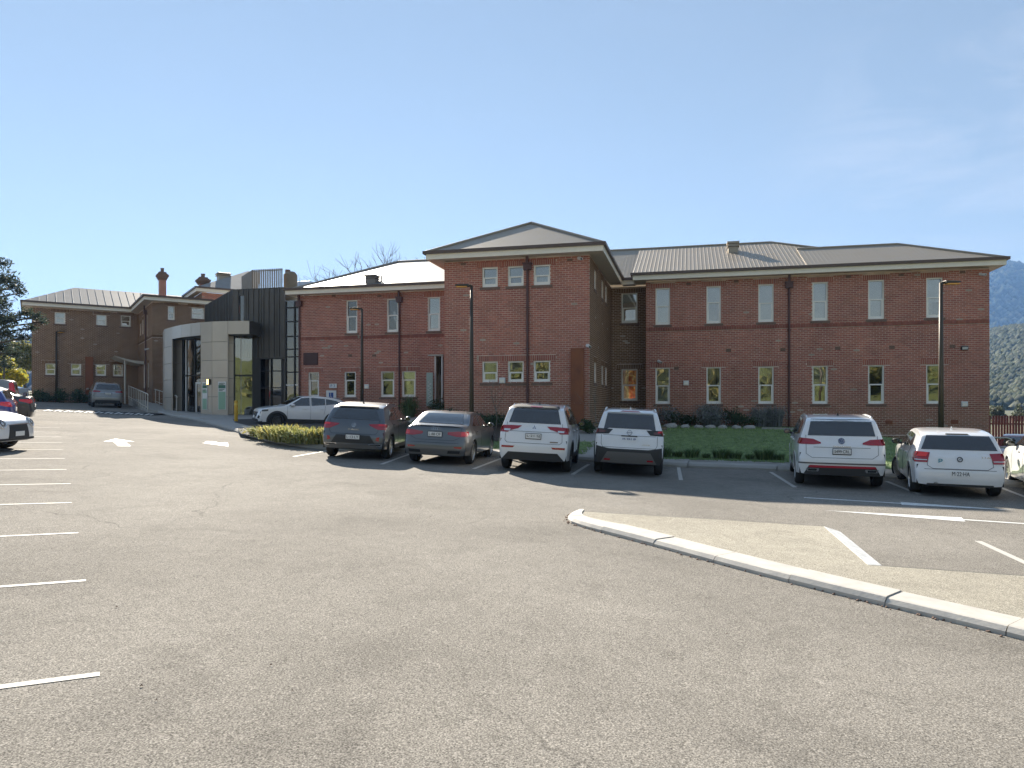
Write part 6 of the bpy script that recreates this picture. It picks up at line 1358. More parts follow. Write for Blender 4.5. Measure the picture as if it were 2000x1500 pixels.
sidewin(c, [([(-1.2, z(.72)), (-.3, z(.705))], [(-.95, z(.88)), (-.3, z(.925))]), ([(-.22, z(.705)), (.74, z(.70))], [(-.22, z(.925)), (.22, z(.905))])]); c.mirrors(.62, z(.69)); c.arches(c.paint, .015, .006)
# ---------------------------------------------------------------- street furniture
M_SUNGLOW = mat('sun_glow_lens', (.85, .42, .08), .4)  # amber of sun shining through the unlit lens, put into its colour
def lamp_post(px, Y, py_top, side, label, z0=None, tilt=0.0):
    b = xy(px, Y); z0 = vz(b.x, b.y) if z0 is None else z0; h = CAMH + (792 - py_top) / FP * Y - z0
    e = empty('lamp_post', (b.x, b.y, z0)); tag(e, label, 'lamp post', 'car park lamp posts')
    m = MB(); m.tube([(0, 0, 0), (0, 0, h * .5), (0, 0, h)], [.085, .07, .05], 10); m.build('pole', M_BRONZE, e, smooth=True)
    m = MB(); m.box(-.16, .16, -.16, .16, -.02, .03); m.build('base_plate', M_BRONZE, e)
    s = side; m = MB(); m.box(min(0, s * .12), max(0, s * .12), -.04, .04, h - .04, h + .03); m.build('arm', M_BRONZE, e)
    m = MB(); x0, x1 = s * .1, s * .58
    m.add([(x0, -.13, h - .03), (x1, -.13, h + .0), (x1, .13, h + .0), (x0, .13, h - .03), (x0, -.1, h + .06), (x1, -.08, h + .045), (x1, .08, h + .045), (x0, .1, h + .06)], [(0, 1, 2, 3), (4, 7, 6, 5), (0, 4, 5, 1), (1, 5, 6, 2), (2, 6, 7, 3), (3, 7, 4, 0)])
    hd = m.build('lamp_head', M_BRONZE, e, bevel=.01)
    m = MB(); m.box(min(s * .16, s * .54), max(s * .16, s * .54), -.11, .11, h - .055, h - .03); m.build('lens', M_SUNGLOW, hd)
lamp_post(707, 33.5, 603, -1, 'lamp post with left pointing head in front of the left brick wing', None)
lamp_post(921, 25.2, 558, -1, 'lamp post with left pointing head in front of the projecting brick block')
lamp_post(1838, 22.6, 552, 1, 'tall lamp post with right pointing head near the right end of the brick wing')
lamp_post(110, 54.2, 648, 1, 'lamp post in front of the far brown brick building', zg(-34.6, 54.2) + .1)
lamp_post(8, 58, 690, -1, 'dark lamp post against yellow autumn trees at the left edge', zg(-41, 58))
lamp_post(2016, 62, 782, -1, 'low dark lamp at the right edge beyond the paling fence', -1.2)
b = hit(461, 829).xy; e = empty('bollard', (b.x, b.y, zg(b.x, b.y) + .1)); tag(e, 'yellow bollard on the kerb before the glass entrance', 'bollard')
m = MB(); m.lathe([(.085, 0), (.085, 1.0), (.075, 1.04), (0, 1.06)], n=18); m.build('post', M_YELLOW, e, smooth=True); m = MB(); m.lathe([(.088, .82), (.088, .92)], n=18); m.build('band', mat('yellow_band', (.75, .55, .1), .4), e)
def wall_sign(px0, px1, py0, py1, q, label, mark_):
    s0, s1 = BF.s_at(px0, q), BF.s_at(px1, q); z0, z1 = BF.z_at(px0, py1, q), BF.z_at(px0, py0, q)
    e = empty('sign', BF.w(s0, q, z0), BF.rot); tag(e, label, 'sign'); w, h = s1 - s0, z1 - z0
    m = MB(); m.box(0, w, -.03, 0, 0, h); m.build('board', M_WHITE, e); mark_(e, w, h)
M_SBLUE = mat('sign_blue', (.02, .08, .30), .5)
def pict(e, w, h):
    m = MB(); m.box(w * .28, w * .72, -.036, -.031, h * .35, h * .85); m.build('symbol_panel', M_SBLUE, e)
    m = MB(); m.tube([(w * .47, -.04, h * .78), (w * .47, -.04, h * .58), (w * .58, -.04, h * .56), (w * .62, -.04, h * .44)], .014, 6); m.tube([(w * .47 + .07 * math.cos(t), -.04, h * .53 + .07 * math.sin(t)) for t in np.linspace(2.2, 5.6, 10)], .01, 6); m.lathe([(.0, -.045), (.022, -.045), (.022, -.037)], (w * .47, 0, h * .82), 'y', 10); m.build('symbol', M_WHITE, e)
def txt2(e, w, h):
    for i, t in enumerate(('P', '2')):
        o = text_mesh(t, M_SBLUE, w * .2, h * .6); o.parent = e; o.location = (w * (.3 + .38 * i), -.034, h * .5); o.rotation_euler = (R(90), 0, 0); o.name = 'sign_lettering'
wall_sign(637.5, 657, 762.5, 792, QM - .06, 'white box sign with dark blue symbol low on the left brick wing', pict)
wall_sign(643.5, 658, 749.5, 758, QM - .06, 'small white and blue plate on brick above the white box sign', txt2)
# bicycle hoops and white post by the right corner
def hoop(px, Y, label):
    b = xy(px, Y); z = vz(b.x, b.y) - .15; e = empty('bike_hoop', (b.x, b.y, z), R(-14)); tag(e, label, 'bike hoop', 'hoops by the right corner'); m = MB(); m.tube([(-.35, 0, 0), (-.35, 0, .7), (-.3, 0, .82), (-.2, 0, .86), (.2, 0, .86), (.3, 0, .82), (.35, 0, .7), (.35, 0, 0)], .03, 8); m.build('hoop', M_STEEL, e, smooth=True)
hoop(1953, 22.6, 'grey steel hoop between the white hatchback and the maroon car'); hoop(1949, 25.2, 'grey steel hoop behind the nearer hoop at the right corner')
b = xy(1935, 29.2); e = empty('white_post', (b.x, b.y, vz(b.x, b.y) - .05)); tag(e, 'white cranked pipe post at the right corner of the brick wall', 'post'); m = MB(); m.tube([(0, 0, 0), (0, 0, .95), (-.06, 0, 1.2), (-.06, 0, 1.3)], .05, 10); m.build('pipe', M_WHITE, e, smooth=True)
# dark red paling fence
M_PALE = mat('red_paling', (.13, .036, .032), .7, var=.3, vscale=3)
f0, f1 = xy(1925, 38), xy(2160, 36); fe = empty('paling_fence', (f0.x, f0.y, -.88), math.atan2((f1 - f0).y, (f1 - f0).x)); tag(fe, 'dark red paling fence with gaps beyond the right corner', 'fence')
FLn = (f1 - f0).length; pm = None; k = 0; x = 0
while x < FLn:
    if pm is None:
        m = MB(); m.box(0, .10, -.012, .012, 0, 2.22); p0 = m.build('paling', M_PALE, fe); pm = p0.data; p = p0
    else: p = p0.copy(); COL.objects.link(p)
    p.location = (x, -.03, random.uniform(-.02, .02)); p.parent = fe; x += .127 + (.03 if random.random() < .12 else 0)
for z in (.5, 1.75): m = MB(); m.box(0, FLn, .0, .05, z, z + .08); m.build('rail', M_PALE, fe)
for x in (1.2, 3.6, 6.0): m = MB(); m.box(x, x + .1, .052, .15, 0, 2.1); m.build('post', M_PALE, fe)
# asphalt bay in front of the glazed link
m = MB(); bp = [hit(*p, .15).xy for p in [(470, 846), (520, 855), (640, 862), (700, 840), (600, 818), (455, 819)]]
fill('parking_bay', bp, asphalt_mat('bay_asphalt', (.075, .073, .07), (.10, .097, .09), .7), verge, lambda p: vz(p.x, p.y) + .006)
a, b_ = hit(452, 823, .15).xy, hit(497, 829, .15).xy
for k in range(2):
    d = (b_ - a).normalized(); n_ = Vector((-d.y, d.x)); q = [a + n_ * k * .9, b_ + n_ * k * .9, b_ + n_ * (k * .9 + .1), a + n_ * (k * .9 + .1)]; m = MB(); m.quad(*[(p.x, p.y, vz(p.x, p.y) + .012) for p in q]); m.build('bay_line', mat('bay_line_blue', (.18, .3, .45), .7), verge)

# ---------------------------------------------------------------- plants
def leaf_mat(name, rough=.65):
    if name in MATS: return MATS[name]
    m = mat(name, (.05, .07, .03), rough, tone=True, var=.12, vscale=8); p = m.node_tree.nodes['Principled BSDF']; N = m.node_tree.nodes; L = m.node_tree.links
    tr = N.new('ShaderNodeBsdfTranslucent'); x = N.new('ShaderNodeMixShader'); x.inputs[0].default_value = .35
    src = p.inputs['Base Color'].links[0].from_socket; L.new(src, tr.inputs['Color']); o = N['Material Output']; L.new(p.outputs[0], x.inputs[1]); L.new(tr.outputs[0], x.inputs[2]); L.new(x.outputs[0], o.inputs['Surface']); return m
M_LEAF = leaf_mat('leaf')
def tones(n, cols, j=.25):
    c = np.array(cols)[RNG.integers(0, len(cols), n)]; return np.clip(c * RNG.uniform(1 - j, 1 + j, (n, 1)), 0, 1)
def leaves(name, clumps, n, size, cols, parent, aspect=.5, off=(0, 0, 0), kind=None, flat=.0, fill_=.55):
    """leaf-sized quads spread through ellipsoid clumps (cx,cy,cz,rx,ry,rz)"""
    C = np.array([c[:6] for c in clumps], float); vol = C[:, 3] * C[:, 4] * C[:, 5]; w = vol ** .75; w /= w.sum()
    k = RNG.choice(len(C), n, p=w); d = RNG.normal(size=(n, 3)); d /= np.linalg.norm(d, axis=1)[:, None]
    r = RNG.random(n) ** fill_; r *= 1 + .22 * np.sin(d[:, 0] * 7 + k) * np.sin(d[:, 2] * 6 + 2 * k)
    P = C[k, :3] + d * r[:, None] * C[k, 3:6]
    a = RNG.normal(size=(n, 3)); a[:, 2] -= .3; a /= np.linalg.norm(a, axis=1)[:, None]; b = np.cross(a, RNG.normal(size=(n, 3))); b /= np.linalg.norm(b, axis=1)[:, None]
    s = size * RNG.uniform(.6, 1.4, (n, 1)); A = a * s; B_ = b * s * aspect
    V = np.stack([P - A, P + B_ - A * .1, P + A, P - B_ - A * .1], 1).reshape(-1, 3) - np.array(off)
    me = bpy.data.meshes.new(name); me.vertices.add(4 * n); me.vertices.foreach_set('co', V.ravel().astype(np.float32)); me.loops.add(4 * n); me.loops.foreach_set('vertex_index', np.arange(4 * n, dtype=np.int32)); me.polygons.add(n); me.polygons.foreach_set('loop_start', np.arange(0, 4 * n, 4, dtype=np.int32))
    me.materials.append(M_LEAF); at_ = me.attributes.new('tone', 'FLOAT_COLOR', 'CORNER'); t = np.ones((4 * n, 4), np.float32); t[:, :3] = np.repeat(tones(n, cols), 4, 0); at_.data.foreach_set('color', t.ravel()); me.update(); me.validate()
    return link(name, me, parent, kind)
def tuft(name, n, r, h, cols, parent=None, w=.018, droop=.5):
    """blades springing from a base"""
    vs = []; fs = []; tn = []
    for i in range(n):
        a = random.uniform(0, 6.283); rr = r * .45 * math.sqrt(random.random()); bx, by = rr * math.cos(a), rr * math.sin(a); hh = h * random.uniform(.55, 1.1); o = a + random.gauss(0, .5); out = random.uniform(.1, droop) * hh
        tx, ty = -math.sin(o) * w, math.cos(o) * w; j = len(vs)
        m1 = (bx + math.cos(o) * out * .35, by + math.sin(o) * out * .35, hh * .62); m2 = (bx + math.cos(o) * out, by + math.sin(o) * out, hh)
        vs += [(bx - tx, by - ty, 0), (bx + tx, by + ty, 0), (m1[0] + tx, m1[1] + ty, m1[2]), (m1[0] - tx, m1[1] - ty, m1[2]), m2]; fs += [(j, j + 1, j + 2, j + 3), (j + 3, j + 2, j + 4)]; c = np.array(random.choice(cols)) * random.uniform(.75, 1.25); tn += [c, c]
    m = MB(); m.v = vs; m.f = fs; return m.build(name, M_LEAF, parent, tone=tn)
ORD = ['first', 'second', 'third', 'fourth', 'fifth', 'sixth', 'seventh', 'eighth', 'ninth', 'tenth']
GOLD = [(.46, .40, .12), (.32, .33, .10), (.56, .52, .24), (.18, .21, .07), (.40, .42, .20)]
def copy_tree(o):
    c = o.copy(); COL.objects.link(c)
    for ch in o.children: k = ch.copy(); COL.objects.link(k); k.parent = c
    return c
def golden():
    e = empty('golden_shrub'); leaves('foliage', [(random.gauss(0, .22), random.gauss(0, .18), random.uniform(.18, .34), .34, .3, .2) for _ in range(7)], 480, .075, GOLD, e, .3); o = tuft('stalks', 110, .8, random.uniform(.5, .62), GOLD, e, .024, .8); return e
tg = [golden() for _ in range(4)]
for k, p in enumerate([(508, 852), (520, 857), (537, 860), (555, 863), (573, 864.5), (592, 866), (612, 867), (630, 868)]):
    q = hit(*p, .14); o = tg[k] if k < 4 else copy_tree(tg[k % 4])
    o.location = (q.x, q.y + .3, vz(q.x, q.y + .3) - .02); o.rotation_euler = (0, 0, k * 1.3); o.scale = (1.15, 1.0, (.62, .82, 1.0, 1.08, .9, 1.0, .86, 1.05)[k]); tag(o, f'{ORD[k]} from the left of the golden grassy shrubs in the low hedge by the kerb', 'shrub', 'golden shrubs in the low hedge')
DKG = [(.11, .18, .06), (.14, .21, .08), (.075, .13, .05), (.2, .25, .1)]
tk = [tuft('green_tussock', 300, .5, .42, DKG, w=.014, droop=.9) for _ in range(3)]
for k in range(9):
    q = hit(1300 + 29 * k, 896.5 + .9 * k, .14); o = tk[k] if k < 3 else tk[k % 3].copy()
    if k >= 3: COL.objects.link(o)
    y = q.y + .45; o.location = (q.x, y, vz(q.x, y)); s = (.95, .6, .85, .45, .9, .7, .5, 1.0, .6)[k]; o.scale = (s, s, s * .85); o.rotation_euler = (0, 0, k * 2.1); tag(o, f'{ORD[k]} from the left of the dark green tussocks along the lawn kerb', 'tussock', 'green tussocks along the lawn kerb')
LAV = [(.24, .27, .24), (.30, .32, .30), (.18, .22, .18), (.27, .27, .31)]
SHR = [(.055, .10, .045), (.075, .12, .05), (.035, .075, .035)]
def shrub(px, q, r, h, cols, label, n=900, size=.05, name='shrub', asp=.45, group='shrubs at the foot of the brick building', spiky=False):
    s = BF.s_at(px, q); w = BF.w(s, q); z = vz(w.x, w.y)
    e = empty(name, (w.x, w.y, z)); tag(e, label, 'shrub', group)
    cl = [(random.gauss(0, r * .45), random.gauss(0, r * .35), h * random.uniform(.35, .62), r * .6, r * .6, h * .42) for _ in range(6)]
    leaves('foliage', cl, n, size, cols, e, asp); m = MB()
    for c in cl[:4]: m.tube([(0, 0, -.05), (c[0] * .6, c[1] * .6, c[2])], [.02, .008], 5)
    m.build('stem', M_SILL, e)
    if spiky: o = tuft('foliage', 260, r, h * 1.05, cols, e, .012, .35)
shrub(1303, 34.9, .75, 1.0, LAV, 'tall grey shrub left of the first right wing window, by the recess', 1100)
shrub(1322, 34.7, .5, .75, SHR, 'dark green shrub between the first two grey shrubs', 800)
shrub(1352, 34.7, .6, .6, SHR, 'low dark shrub under the small white wall box', 700)
shrub(1388, 34.6, .9, 1.05, LAV, 'widest silvery lavender bush, under the second right wing window', 1500, spiky=True)
shrub(1434, 34.7, .5, .95, SHR, 'upright dark green bush right of the silvery lavender', 900)
shrub(1460, 34.3, .7, .6, SHR, 'low dark green mound behind the row of rocks', 800)
shrub(1486, 34.7, .65, .95, LAV, 'grey lavender left of the last one, near the downpipe', 1000, spiky=True)
shrub(1514, 34.7, .7, 1.0, LAV, 'grey lavender nearest the large white wagon', 1100, spiky=True)
shrub(1148, 27.9, .5, .55, SHR, 'dark shrub at the foot of the rusty steel panel', 800, group='shrubs at the foot of the brick tower'); shrub(1100, 28.0, .6, .5, SHR, 'low shrub behind the tall wagon with pointed lamps', 700, group='shrubs at the foot of the brick tower'); shrub(960, 28.0, .7, .6, SHR, 'dark hedge shrub under the left low window of the projecting block', 900, group='shrubs at the foot of the brick tower'); shrub(920, 28.0, .7, .6, SHR, 'dark hedge shrub beside the lamp post of the projecting block', 900, group='shrubs at the foot of the brick tower')
shrub(876, 28.1, .6, .65, SHR, 'dark hedge shrub at the left corner of the projecting block', 900, group='shrubs at the foot of the brick tower'); shrub(800, 34.7, .6, 1.1, DKG, 'spiky green shrub between the two grey cars', 700, spiky=True); shrub(846, 34.6, .6, .9, SHR, 'dark bush at the foot of the frosted panel', 900)
shrub(1715, 34.9, .7, .5, SHR, 'low shrub strip between the large wagon and the white hatchback', 700)
for k, (px, h) in enumerate([(78, .9), (92, .7), (118, 1.1), (150, 1.2), (176, .8), (192, .7)]):
    q = QA - .7; s = LF.s_at(px, q); w = LF.w(s, q); e = empty('shrub', (w.x, w.y, vz(w.x, w.y) - .1)); tag(e, f'{ORD[k]} from the left of the dark shrubs below the far brown brick wall', 'shrub', 'shrubs below the far brown wall')
    leaves('foliage', [(random.gauss(0, .25), random.gauss(0, .2), h * random.uniform(.3, .6), .5, .4, h * .45) for _ in range(4)], 420, .08, SHR, e); m = MB(); m.tube([(0, 0, 0), (.05, 0, h * .7)], .02, 5); m.build('stem', M_SILL, e)
M_ROCK = mat('pale_rock', (.40, .39, .36), .9, var=.25, vscale=6, bump=.5)
for k, (px, py) in enumerate([(1309, 836), (1338, 838), (1364, 841), (1387, 844.5), (1411, 847), (1438, 849.5), (1463, 852)]):
    Y = 31.2 - .12 * k; w = at(px, py, Y); bm = bmesh.new(); bmesh.ops.create_icosphere(bm, subdivisions=2, radius=1)
    for v in bm.verts: v.co *= 1 + .22 * math.sin(v.co.x * 3 + k) * math.cos(v.co.y * 4 + 2 * k); v.co.z *= .62; v.co.x *= 1.3
    me = bpy.data.meshes.new('rock'); bm.to_mesh(me); bm.free(); me.materials.append(M_ROCK); o = link('rock', me); sc = random.uniform(.17, .24); o.scale = (sc, sc, sc); o.location = (w.x, w.y, vz(w.x, w.y) + sc * .35); o.rotation_euler = (0, 0, k); tag(o, f'{ORD[k]} from the left in the row of pale rocks edging the lawn', 'rock', 'rocks edging the lawn')
m = MB(); a, b_ = at(1488, 852, 30.4), at(1560, 860, 29.6); n_ = Vector((b_.y - a.y, a.x - b_.x, 0)).normalized() * .12
m.prism([(a.x, a.y, vz(a.x, a.y) - .02), (b_.x, b_.y, vz(b_.x, b_.y) - .02), (b_.x - n_.x, b_.y - n_.y, vz(b_.x, b_.y) - .02), (a.x - n_.x, a.y - n_.y, vz(a.x, a.y) - .02)], (0, 0, .12)); m.build('garden_edging', M_CONC, verge)
# bare saplings and trees
M_BARK = mat('bark', (.11, .085, .06), .9, var=.3, vscale=10); M_BARKG = mat('pale_bark', (.19, .165, .13), .9, var=.3, vscale=10)
def branches(m, p, d, L, r, depth, spread=.55, up=.25, kids=3, tips=None):
    n = 3; pts = [p]; dd = d.copy()
    for i in range(n):
        dd = (dd + Vector((random.gauss(0, .13), random.gauss(0, .13), random.gauss(0, .08) + up * .12))).normalized(); pts.append(pts[-1] + dd * L / n)
    m.tube(pts, [r, r * .88, r * .76, r * .62], 6 if depth > 1 else 4, False)
    if tips is not None and depth <= 1: tips.append(pts[-1])
    if depth == 0: return
    for k in range(kids):
        t = random.randint(1, n) if k else n; nd = (dd + Vector((random.gauss(0, spread), random.gauss(0, spread), random.gauss(up, spread * .6)))).normalized()
        branches(m, pts[t], nd, L * random.uniform(.6, .82), r * .58, depth - 1, spread, up, kids, tips)
def bare_tree(name, x, y, z, H, r, depth, label, cat, mt, group=None, kids=3, spread=.55):
    e = empty(name, (x, y, z)); tag(e, label, cat, group); m = MB(); m.tube([(0, 0, -.1), (.02 * H, 0, H * .2), (0, .01 * H, H * .36)], [r, r * .85, r * .75], 8); m.build('trunk', mt, e, smooth=True)
    for k in range(4):
        m = MB(); a = k * 1.57 + random.uniform(-.4, .4); branches(m, Vector((0, .01 * H, H * (.3 + .02 * k))), Vector((math.cos(a) * .55, math.sin(a) * .55, .8)).normalized(), H * .26, r * .5, depth, spread, .25, kids); m.build('limb', mt, e)
for px, Y, H, lab in [(968, 27.6, 2.6, 'slender bare sapling against the projecting brick block'), (1163, 27.2, 2.2, 'thin bare sapling right of the rusty steel panel'), (1594, 33.6, 2.6, 'thin bare sapling behind the large white wagon')]:
    w = xy(px, Y); bare_tree('sapling', w.x, w.y, vz(w.x, w.y), H, .022, 2, lab, 'sapling', M_BARKG, 'bare saplings in the garden bed', spread=.35)
for px, Y, top, lab in [(735, 64, 505, 'bare winter tree behind the left roof, left of the taller one'), (778, 62, 495, 'tallest bare winter tree showing above the left roof ridge'), (832, 66, 503, 'bare winter tree just left of the projecting block roof')]:
    w = xy(px, Y); bare_tree('bare_tree', w.x, w.y, 1.5, CAMH + (792 - top) / FP * Y - 1.5, .3, 4, lab, 'tree', M_BARK, 'bare trees behind the roof')
# large evergreen reaching in from the left edge
def leafy_tree(name, base, H, r, clumps, n, size, cols, label, group=None, asp=.45, mt=None, fill_=.6):
    e = empty(name, base); tag(e, label, 'tree', group); B0 = Vector(base)
    m = MB(); m.tube([(0, 0, -.3), (.1, .05, H * .35), (.0, .1, H * .7), (.1, 0, H)], [r, r * .8, r * .5, r * .15], 10); tr = m.build('trunk', mt or M_BARK, e, smooth=True)
    for c in clumps:
        p = Vector(c[:3]) - B0; z0 = max(.2 * H, min(.9 * H, p.z - .35 * p.xy.length)); m = MB(); mid = Vector((p.x * .5, p.y * .5, (z0 + p.z) / 2 + .12 * p.xy.length)); m.tube([(0, .05, z0), mid, p], [r * .3, r * .2, r * .06], 6)
        for k in range(3): q = p + Vector((random.gauss(0, .5) * c[3], random.gauss(0, .5) * c[4], random.gauss(0, .4) * c[5])); m.tube([mid.lerp(p, .6), q], [r * .1, r * .03], 5)
        m.build('limb', mt or M_BARK, e)
    leaves('crown', clumps, n, size, cols, e, asp, off=tuple(base), fill_=fill_)
EV = [(.045, .065, .045), (.06, .08, .055), (.03, .045, .03), (.085, .10, .075)]
Yt = 40; cl = []
for px, py, rx, rz in [(-20, 560, 1.0, .8), (12, 545, .7, .55), (30, 560, .55, .4), (42, 572, .4, .28), (2, 590, .6, .4), (-10, 625, 1.0, .6), (25, 622, .6, .4), (52, 612, .55, .35), (72, 618, .45, .3), (84, 628, .3, .28), (60, 640, .45, .3), (15, 650, .7, .5), (45, 660, .45, .35), (0, 680, .8, .55), (28, 690, .6, .45), (-40, 600, 1.6, 1.2), (-40, 680, 1.6, 1.2), (8, 515, .5, .4), (14, 715, .5, .4)]:
    w = at(px, py, Yt + random.uniform(-1.2, 1.2)); cl.append((w.x, w.y, w.z, rx, rx, rz))
w = xy(-70, 41); leafy_tree('evergreen_tree', (w.x, w.y, zg(w.x, w.y)), 9.5, .35, cl, 9500, .105, EV, 'dark grey green tree reaching in over the left edge of the view', None, .3)
YEL = [(.50, .43, .05), (.58, .48, .06), (.32, .34, .06), (.42, .42, .10)]; OLV = [(.22, .23, .09), (.28, .27, .10), (.16, .17, .07), (.30, .26, .13)]
def round_tree(px, Y, py_top, w_px, cols, label, group, n=3200, name='autumn_tree', size=.16, z0=None, mt=None):
    w = xy(px, Y); z0 = zg(w.x, w.y) if z0 is None else z0; H = CAMH + (792 - py_top) / FP * Y - z0; r = w_px / FP * Y / 2; cl = []
    for k in range(13):
        a = random.uniform(0, 6.28); q = r * .62 * math.sqrt(random.random()); h = random.uniform(.38, .84); cl.append((w.x + q * math.cos(a), w.y + q * math.sin(a), z0 + H * h, r * random.uniform(.3, .48), r * random.uniform(.3, .48), H * random.uniform(.12, .18)))
    leafy_tree(name, (w.x, w.y, z0), H * .92, max(.09, H * .022), cl, n, size, cols, label, group, .6, mt)
round_tree(8, 66, 690, 75, YEL, 'brightest yellow autumn tree at the left edge', 'autumn trees beyond the left cars'); round_tree(48, 78, 660, 80, OLV, 'olive tree just left of the far brown building', 'autumn trees beyond the left cars'); round_tree(-35, 74, 650, 100, OLV, 'olive tree half cut off by the left edge', 'autumn trees beyond the left cars'); round_tree(30, 62, 712, 46, YEL, 'small yellow green tree behind the silver wagon', 'autumn trees beyond the left cars', 2000)
GUM = [(.11, .13, .08), (.15, .16, .11), (.08, .10, .06), (.19, .19, .15)]
for px, Y, top, wpx, lab in [(1950, 95, 785, 34, 'pale olive gum tree just right of the brick corner, above the fence'), (1992, 105, 788, 40, 'pale olive gum tree at the right edge above the fence'), (1925, 120, 790, 40, 'gum tree mostly hidden by the right end of the building')]:
    round_tree(px, Y, top, wpx, GUM, lab, 'gum trees beyond the fence', 1500, 'gum_tree', .2, -3.2)
# forested hills
def hill(name, pts, Y0, Y1, mt, base=-6):
    """ridge through (px, py) at distance Y0, rising from the plain in front and falling behind to Y1"""
    rows = []; xs = [p[0] for p in pts]
    for t, f in ((0, 0), (.25, .22), (.5, .5), (.75, .8), (1, 1), (1.3, .75), (1.7, .1)):
        row = []
        for px in np.linspace(xs[0], xs[-1], 60):
            py = np.interp(px, xs, [p[1] for p in pts]); zt_ = CAMH + (792 - py) / FP * Y1; Y = Y0 + (Y1 - Y0) * t; x = (px - 1000) / FP * Y
            row.append(Vector((x, Y, base + (zt_ - base) * f * (1 + .05 * math.sin(px * .021 + t * 5)))))
        rows.append(row)
    m = MB(); m.grid(rows); o = m.build(name, mt, None, smooth=True, kind='structure'); return rows
def forest(name, rows, n, px_rng, size, cols, label):
    """many small tree crowns standing on the hill, one mass"""
    base = bmesh.new(); bmesh.ops.create_icosphere(base, subdivisions=1, radius=1); bv = np.array([v.co for v in base.verts]); bf = [[v.index for v in f.verts] for f in base.faces]; base.free()
    vs = []; fs = []; tn = []; nr = len(rows); nc = len(rows[0])
    for i in range(n):
        u = random.random() ** .8 * (nr - 3.01); v = random.uniform(*px_rng) * (nc - 1.01); a, b = int(u), int(v); fu, fv = u - a, v - b
        p = rows[a][b].lerp(rows[a][b + 1], fv).lerp(rows[a + 1][b].lerp(rows[a + 1][b + 1], fv), fu); s = size * random.uniform(.6, 1.3); k = len(vs)
        jit = 1 + RNG.uniform(-.16, .16, (len(bv), 1)); q = bv * jit * np.array([.62 * s, .62 * s, s]) + np.array([p.x, p.y, p.z + s * .8]); vs += [tuple(t) for t in q]; fs += [tuple(j + k for j in f) for f in bf]; c = np.array(random.choice(cols)) * random.uniform(.7, 1.3); tn += [c] * len(bf)
    m = MB(); m.v = vs; m.f = fs; o = m.build(name, mat('far_foliage', (.05, .06, .03), .9, tone=True, var=.1, spec=.1), None, tone=tn, kind='stuff', smooth=True); tag(o, label, 'forest')
M_HILL = mat('hill_ground', (.045, .055, .03), .95, var=.3, vscale=.02)
rw = hill('far_hill', [(1550, 560), (1800, 545), (1935, 531), (2000, 536), (2150, 520), (2500, 560), (2800, 640)], 1500, 2400, M_HILL)
forest('forest', rw, 7000, (.22, .45), 17, [(.05, .065, .04), (.07, .08, .05), (.035, .05, .03)], 'blue hazed forest on the far hillside right of the building')
rw = hill('near_hill', [(1600, 720), (1800, 690), (1935, 662), (2000, 648), (2150, 630), (2500, 660), (2800, 730)], 330, 900, M_HILL)
forest('forest', rw, 15000, (.2, .40), 4.6, [(.06, .07, .045), (.08, .09, .055), (.045, .055, .035), (.10, .105, .075)], 'paler bushland on the nearer hillside right of the building')
rw = hill('left_hill', [(-1500, 700), (-600, 690), (-100, 680), (60, 672), (300, 690), (700, 740)], 500, 900, M_HILL)
forest('forest', rw, 1500, (.5, .78), 8, [(.08, .075, .06), (.1, .09, .075)], 'purple grey wooded ridge far beyond the left trees')
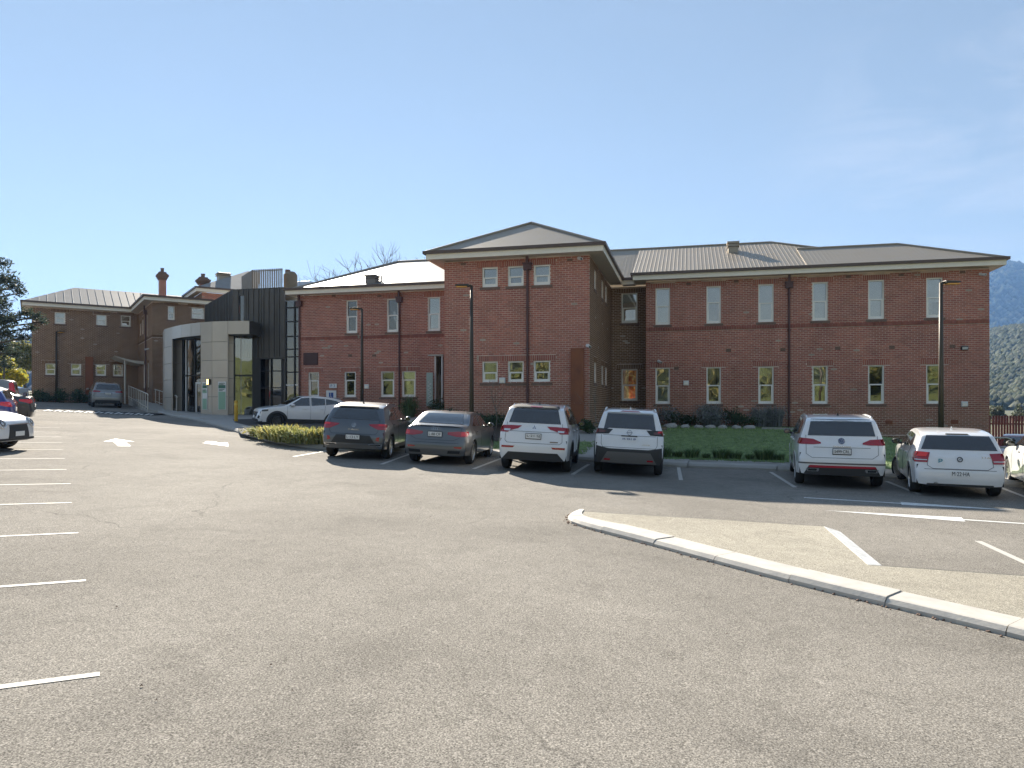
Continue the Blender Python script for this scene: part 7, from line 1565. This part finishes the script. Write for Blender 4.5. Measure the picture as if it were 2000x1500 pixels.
# rising ground and woodland behind the viewer, seen only in the windows
rows = [[Vector((x, y, z)) for x in lin(-120, 120, 20)] for y, z in ((-30, -.5), (-55, 1.5), (-85, 9), (-130, 16))]; m = MB(); m.grid(rows); m.build('rear_slope', mat('rear_grass', (.13, .15, .04), .95, var=.3, vscale=.15), None, smooth=True, kind='structure')
cl = [(random.uniform(-95, 95), random.uniform(-80, -48), random.uniform(4, 9), random.uniform(2.5, 5), random.uniform(2.5, 4), random.uniform(2.5, 4.5)) for _ in range(90)]
o = leaves('woodland', cl, 26000, .5, [(.10, .12, .04), (.22, .22, .07), (.32, .27, .09), (.07, .08, .04)], None, .6, kind='stuff'); tag(o, 'wooded slope across the car park reflected in the lower windows', 'woodland')
# litter on the asphalt
m = MB(); 
for k in range(9):
    p = hit(random.uniform(60, 1900), 880 + 600 * random.random() ** 1.3) if k > 8 else hit(*[(529, 1301), (276, 1342), (305, 1370), (571, 1351), (228, 1187), (658, 1308), (1180, 1180), (840, 1010), (1420, 1240)][k]); s = random.uniform(.003, .006)
    if kdist(p.x, p.y) > 0: continue
    m.tube([p + Vector((-s * 1.4, 0, .006)), p + Vector((0, s * .4, .012 + s * .5)), p + Vector((s * 1.5, s, .006))], [s * .4, s, s * .3], 5)
for k in range(150):
    t = random.random(); i = min(len(IO) - 2, int(t * (len(IO) - 1))); p2 = IO[i].lerp(IO[i + 1], random.random()) - side_n(IO, i) * abs(random.gauss(0, .035)); s = random.uniform(.004, .011); p = Vector((p2.x, p2.y, zg(p2.x, p2.y)))
    m.tube([p + Vector((-s * 1.6, 0, .003)), p + Vector((0, s * .4, .006 + s * .4)), p + Vector((s * 1.5, s, .003))], [s * .4, s, s * .3], 4)
o = m.build('debris', M_SILL, None, kind='stuff'); tag(o, 'small dark twigs and grit scattered on the asphalt', 'debris')
# hazy air
m = MB(); m.box(-5200, 5200, -400, 4200, -120, 560); hz = m.build('haze', None, None, kind='stuff'); tag(hz, 'thin blue haze over the far hills', 'haze')
hm = bpy.data.materials.new('haze'); hm.use_nodes = True; hm.node_tree.nodes.clear(); pv = hm.node_tree.nodes.new('ShaderNodeVolumePrincipled'); ho = hm.node_tree.nodes.new('ShaderNodeOutputMaterial'); pv.inputs['Color'].default_value = (.26, .50, .98, 1); pv.inputs['Density'].default_value = .00016; pv.inputs['Anisotropy'].default_value = .2; hm.node_tree.links.new(pv.outputs[0], ho.inputs['Volume']); hz.data.materials.append(hm)
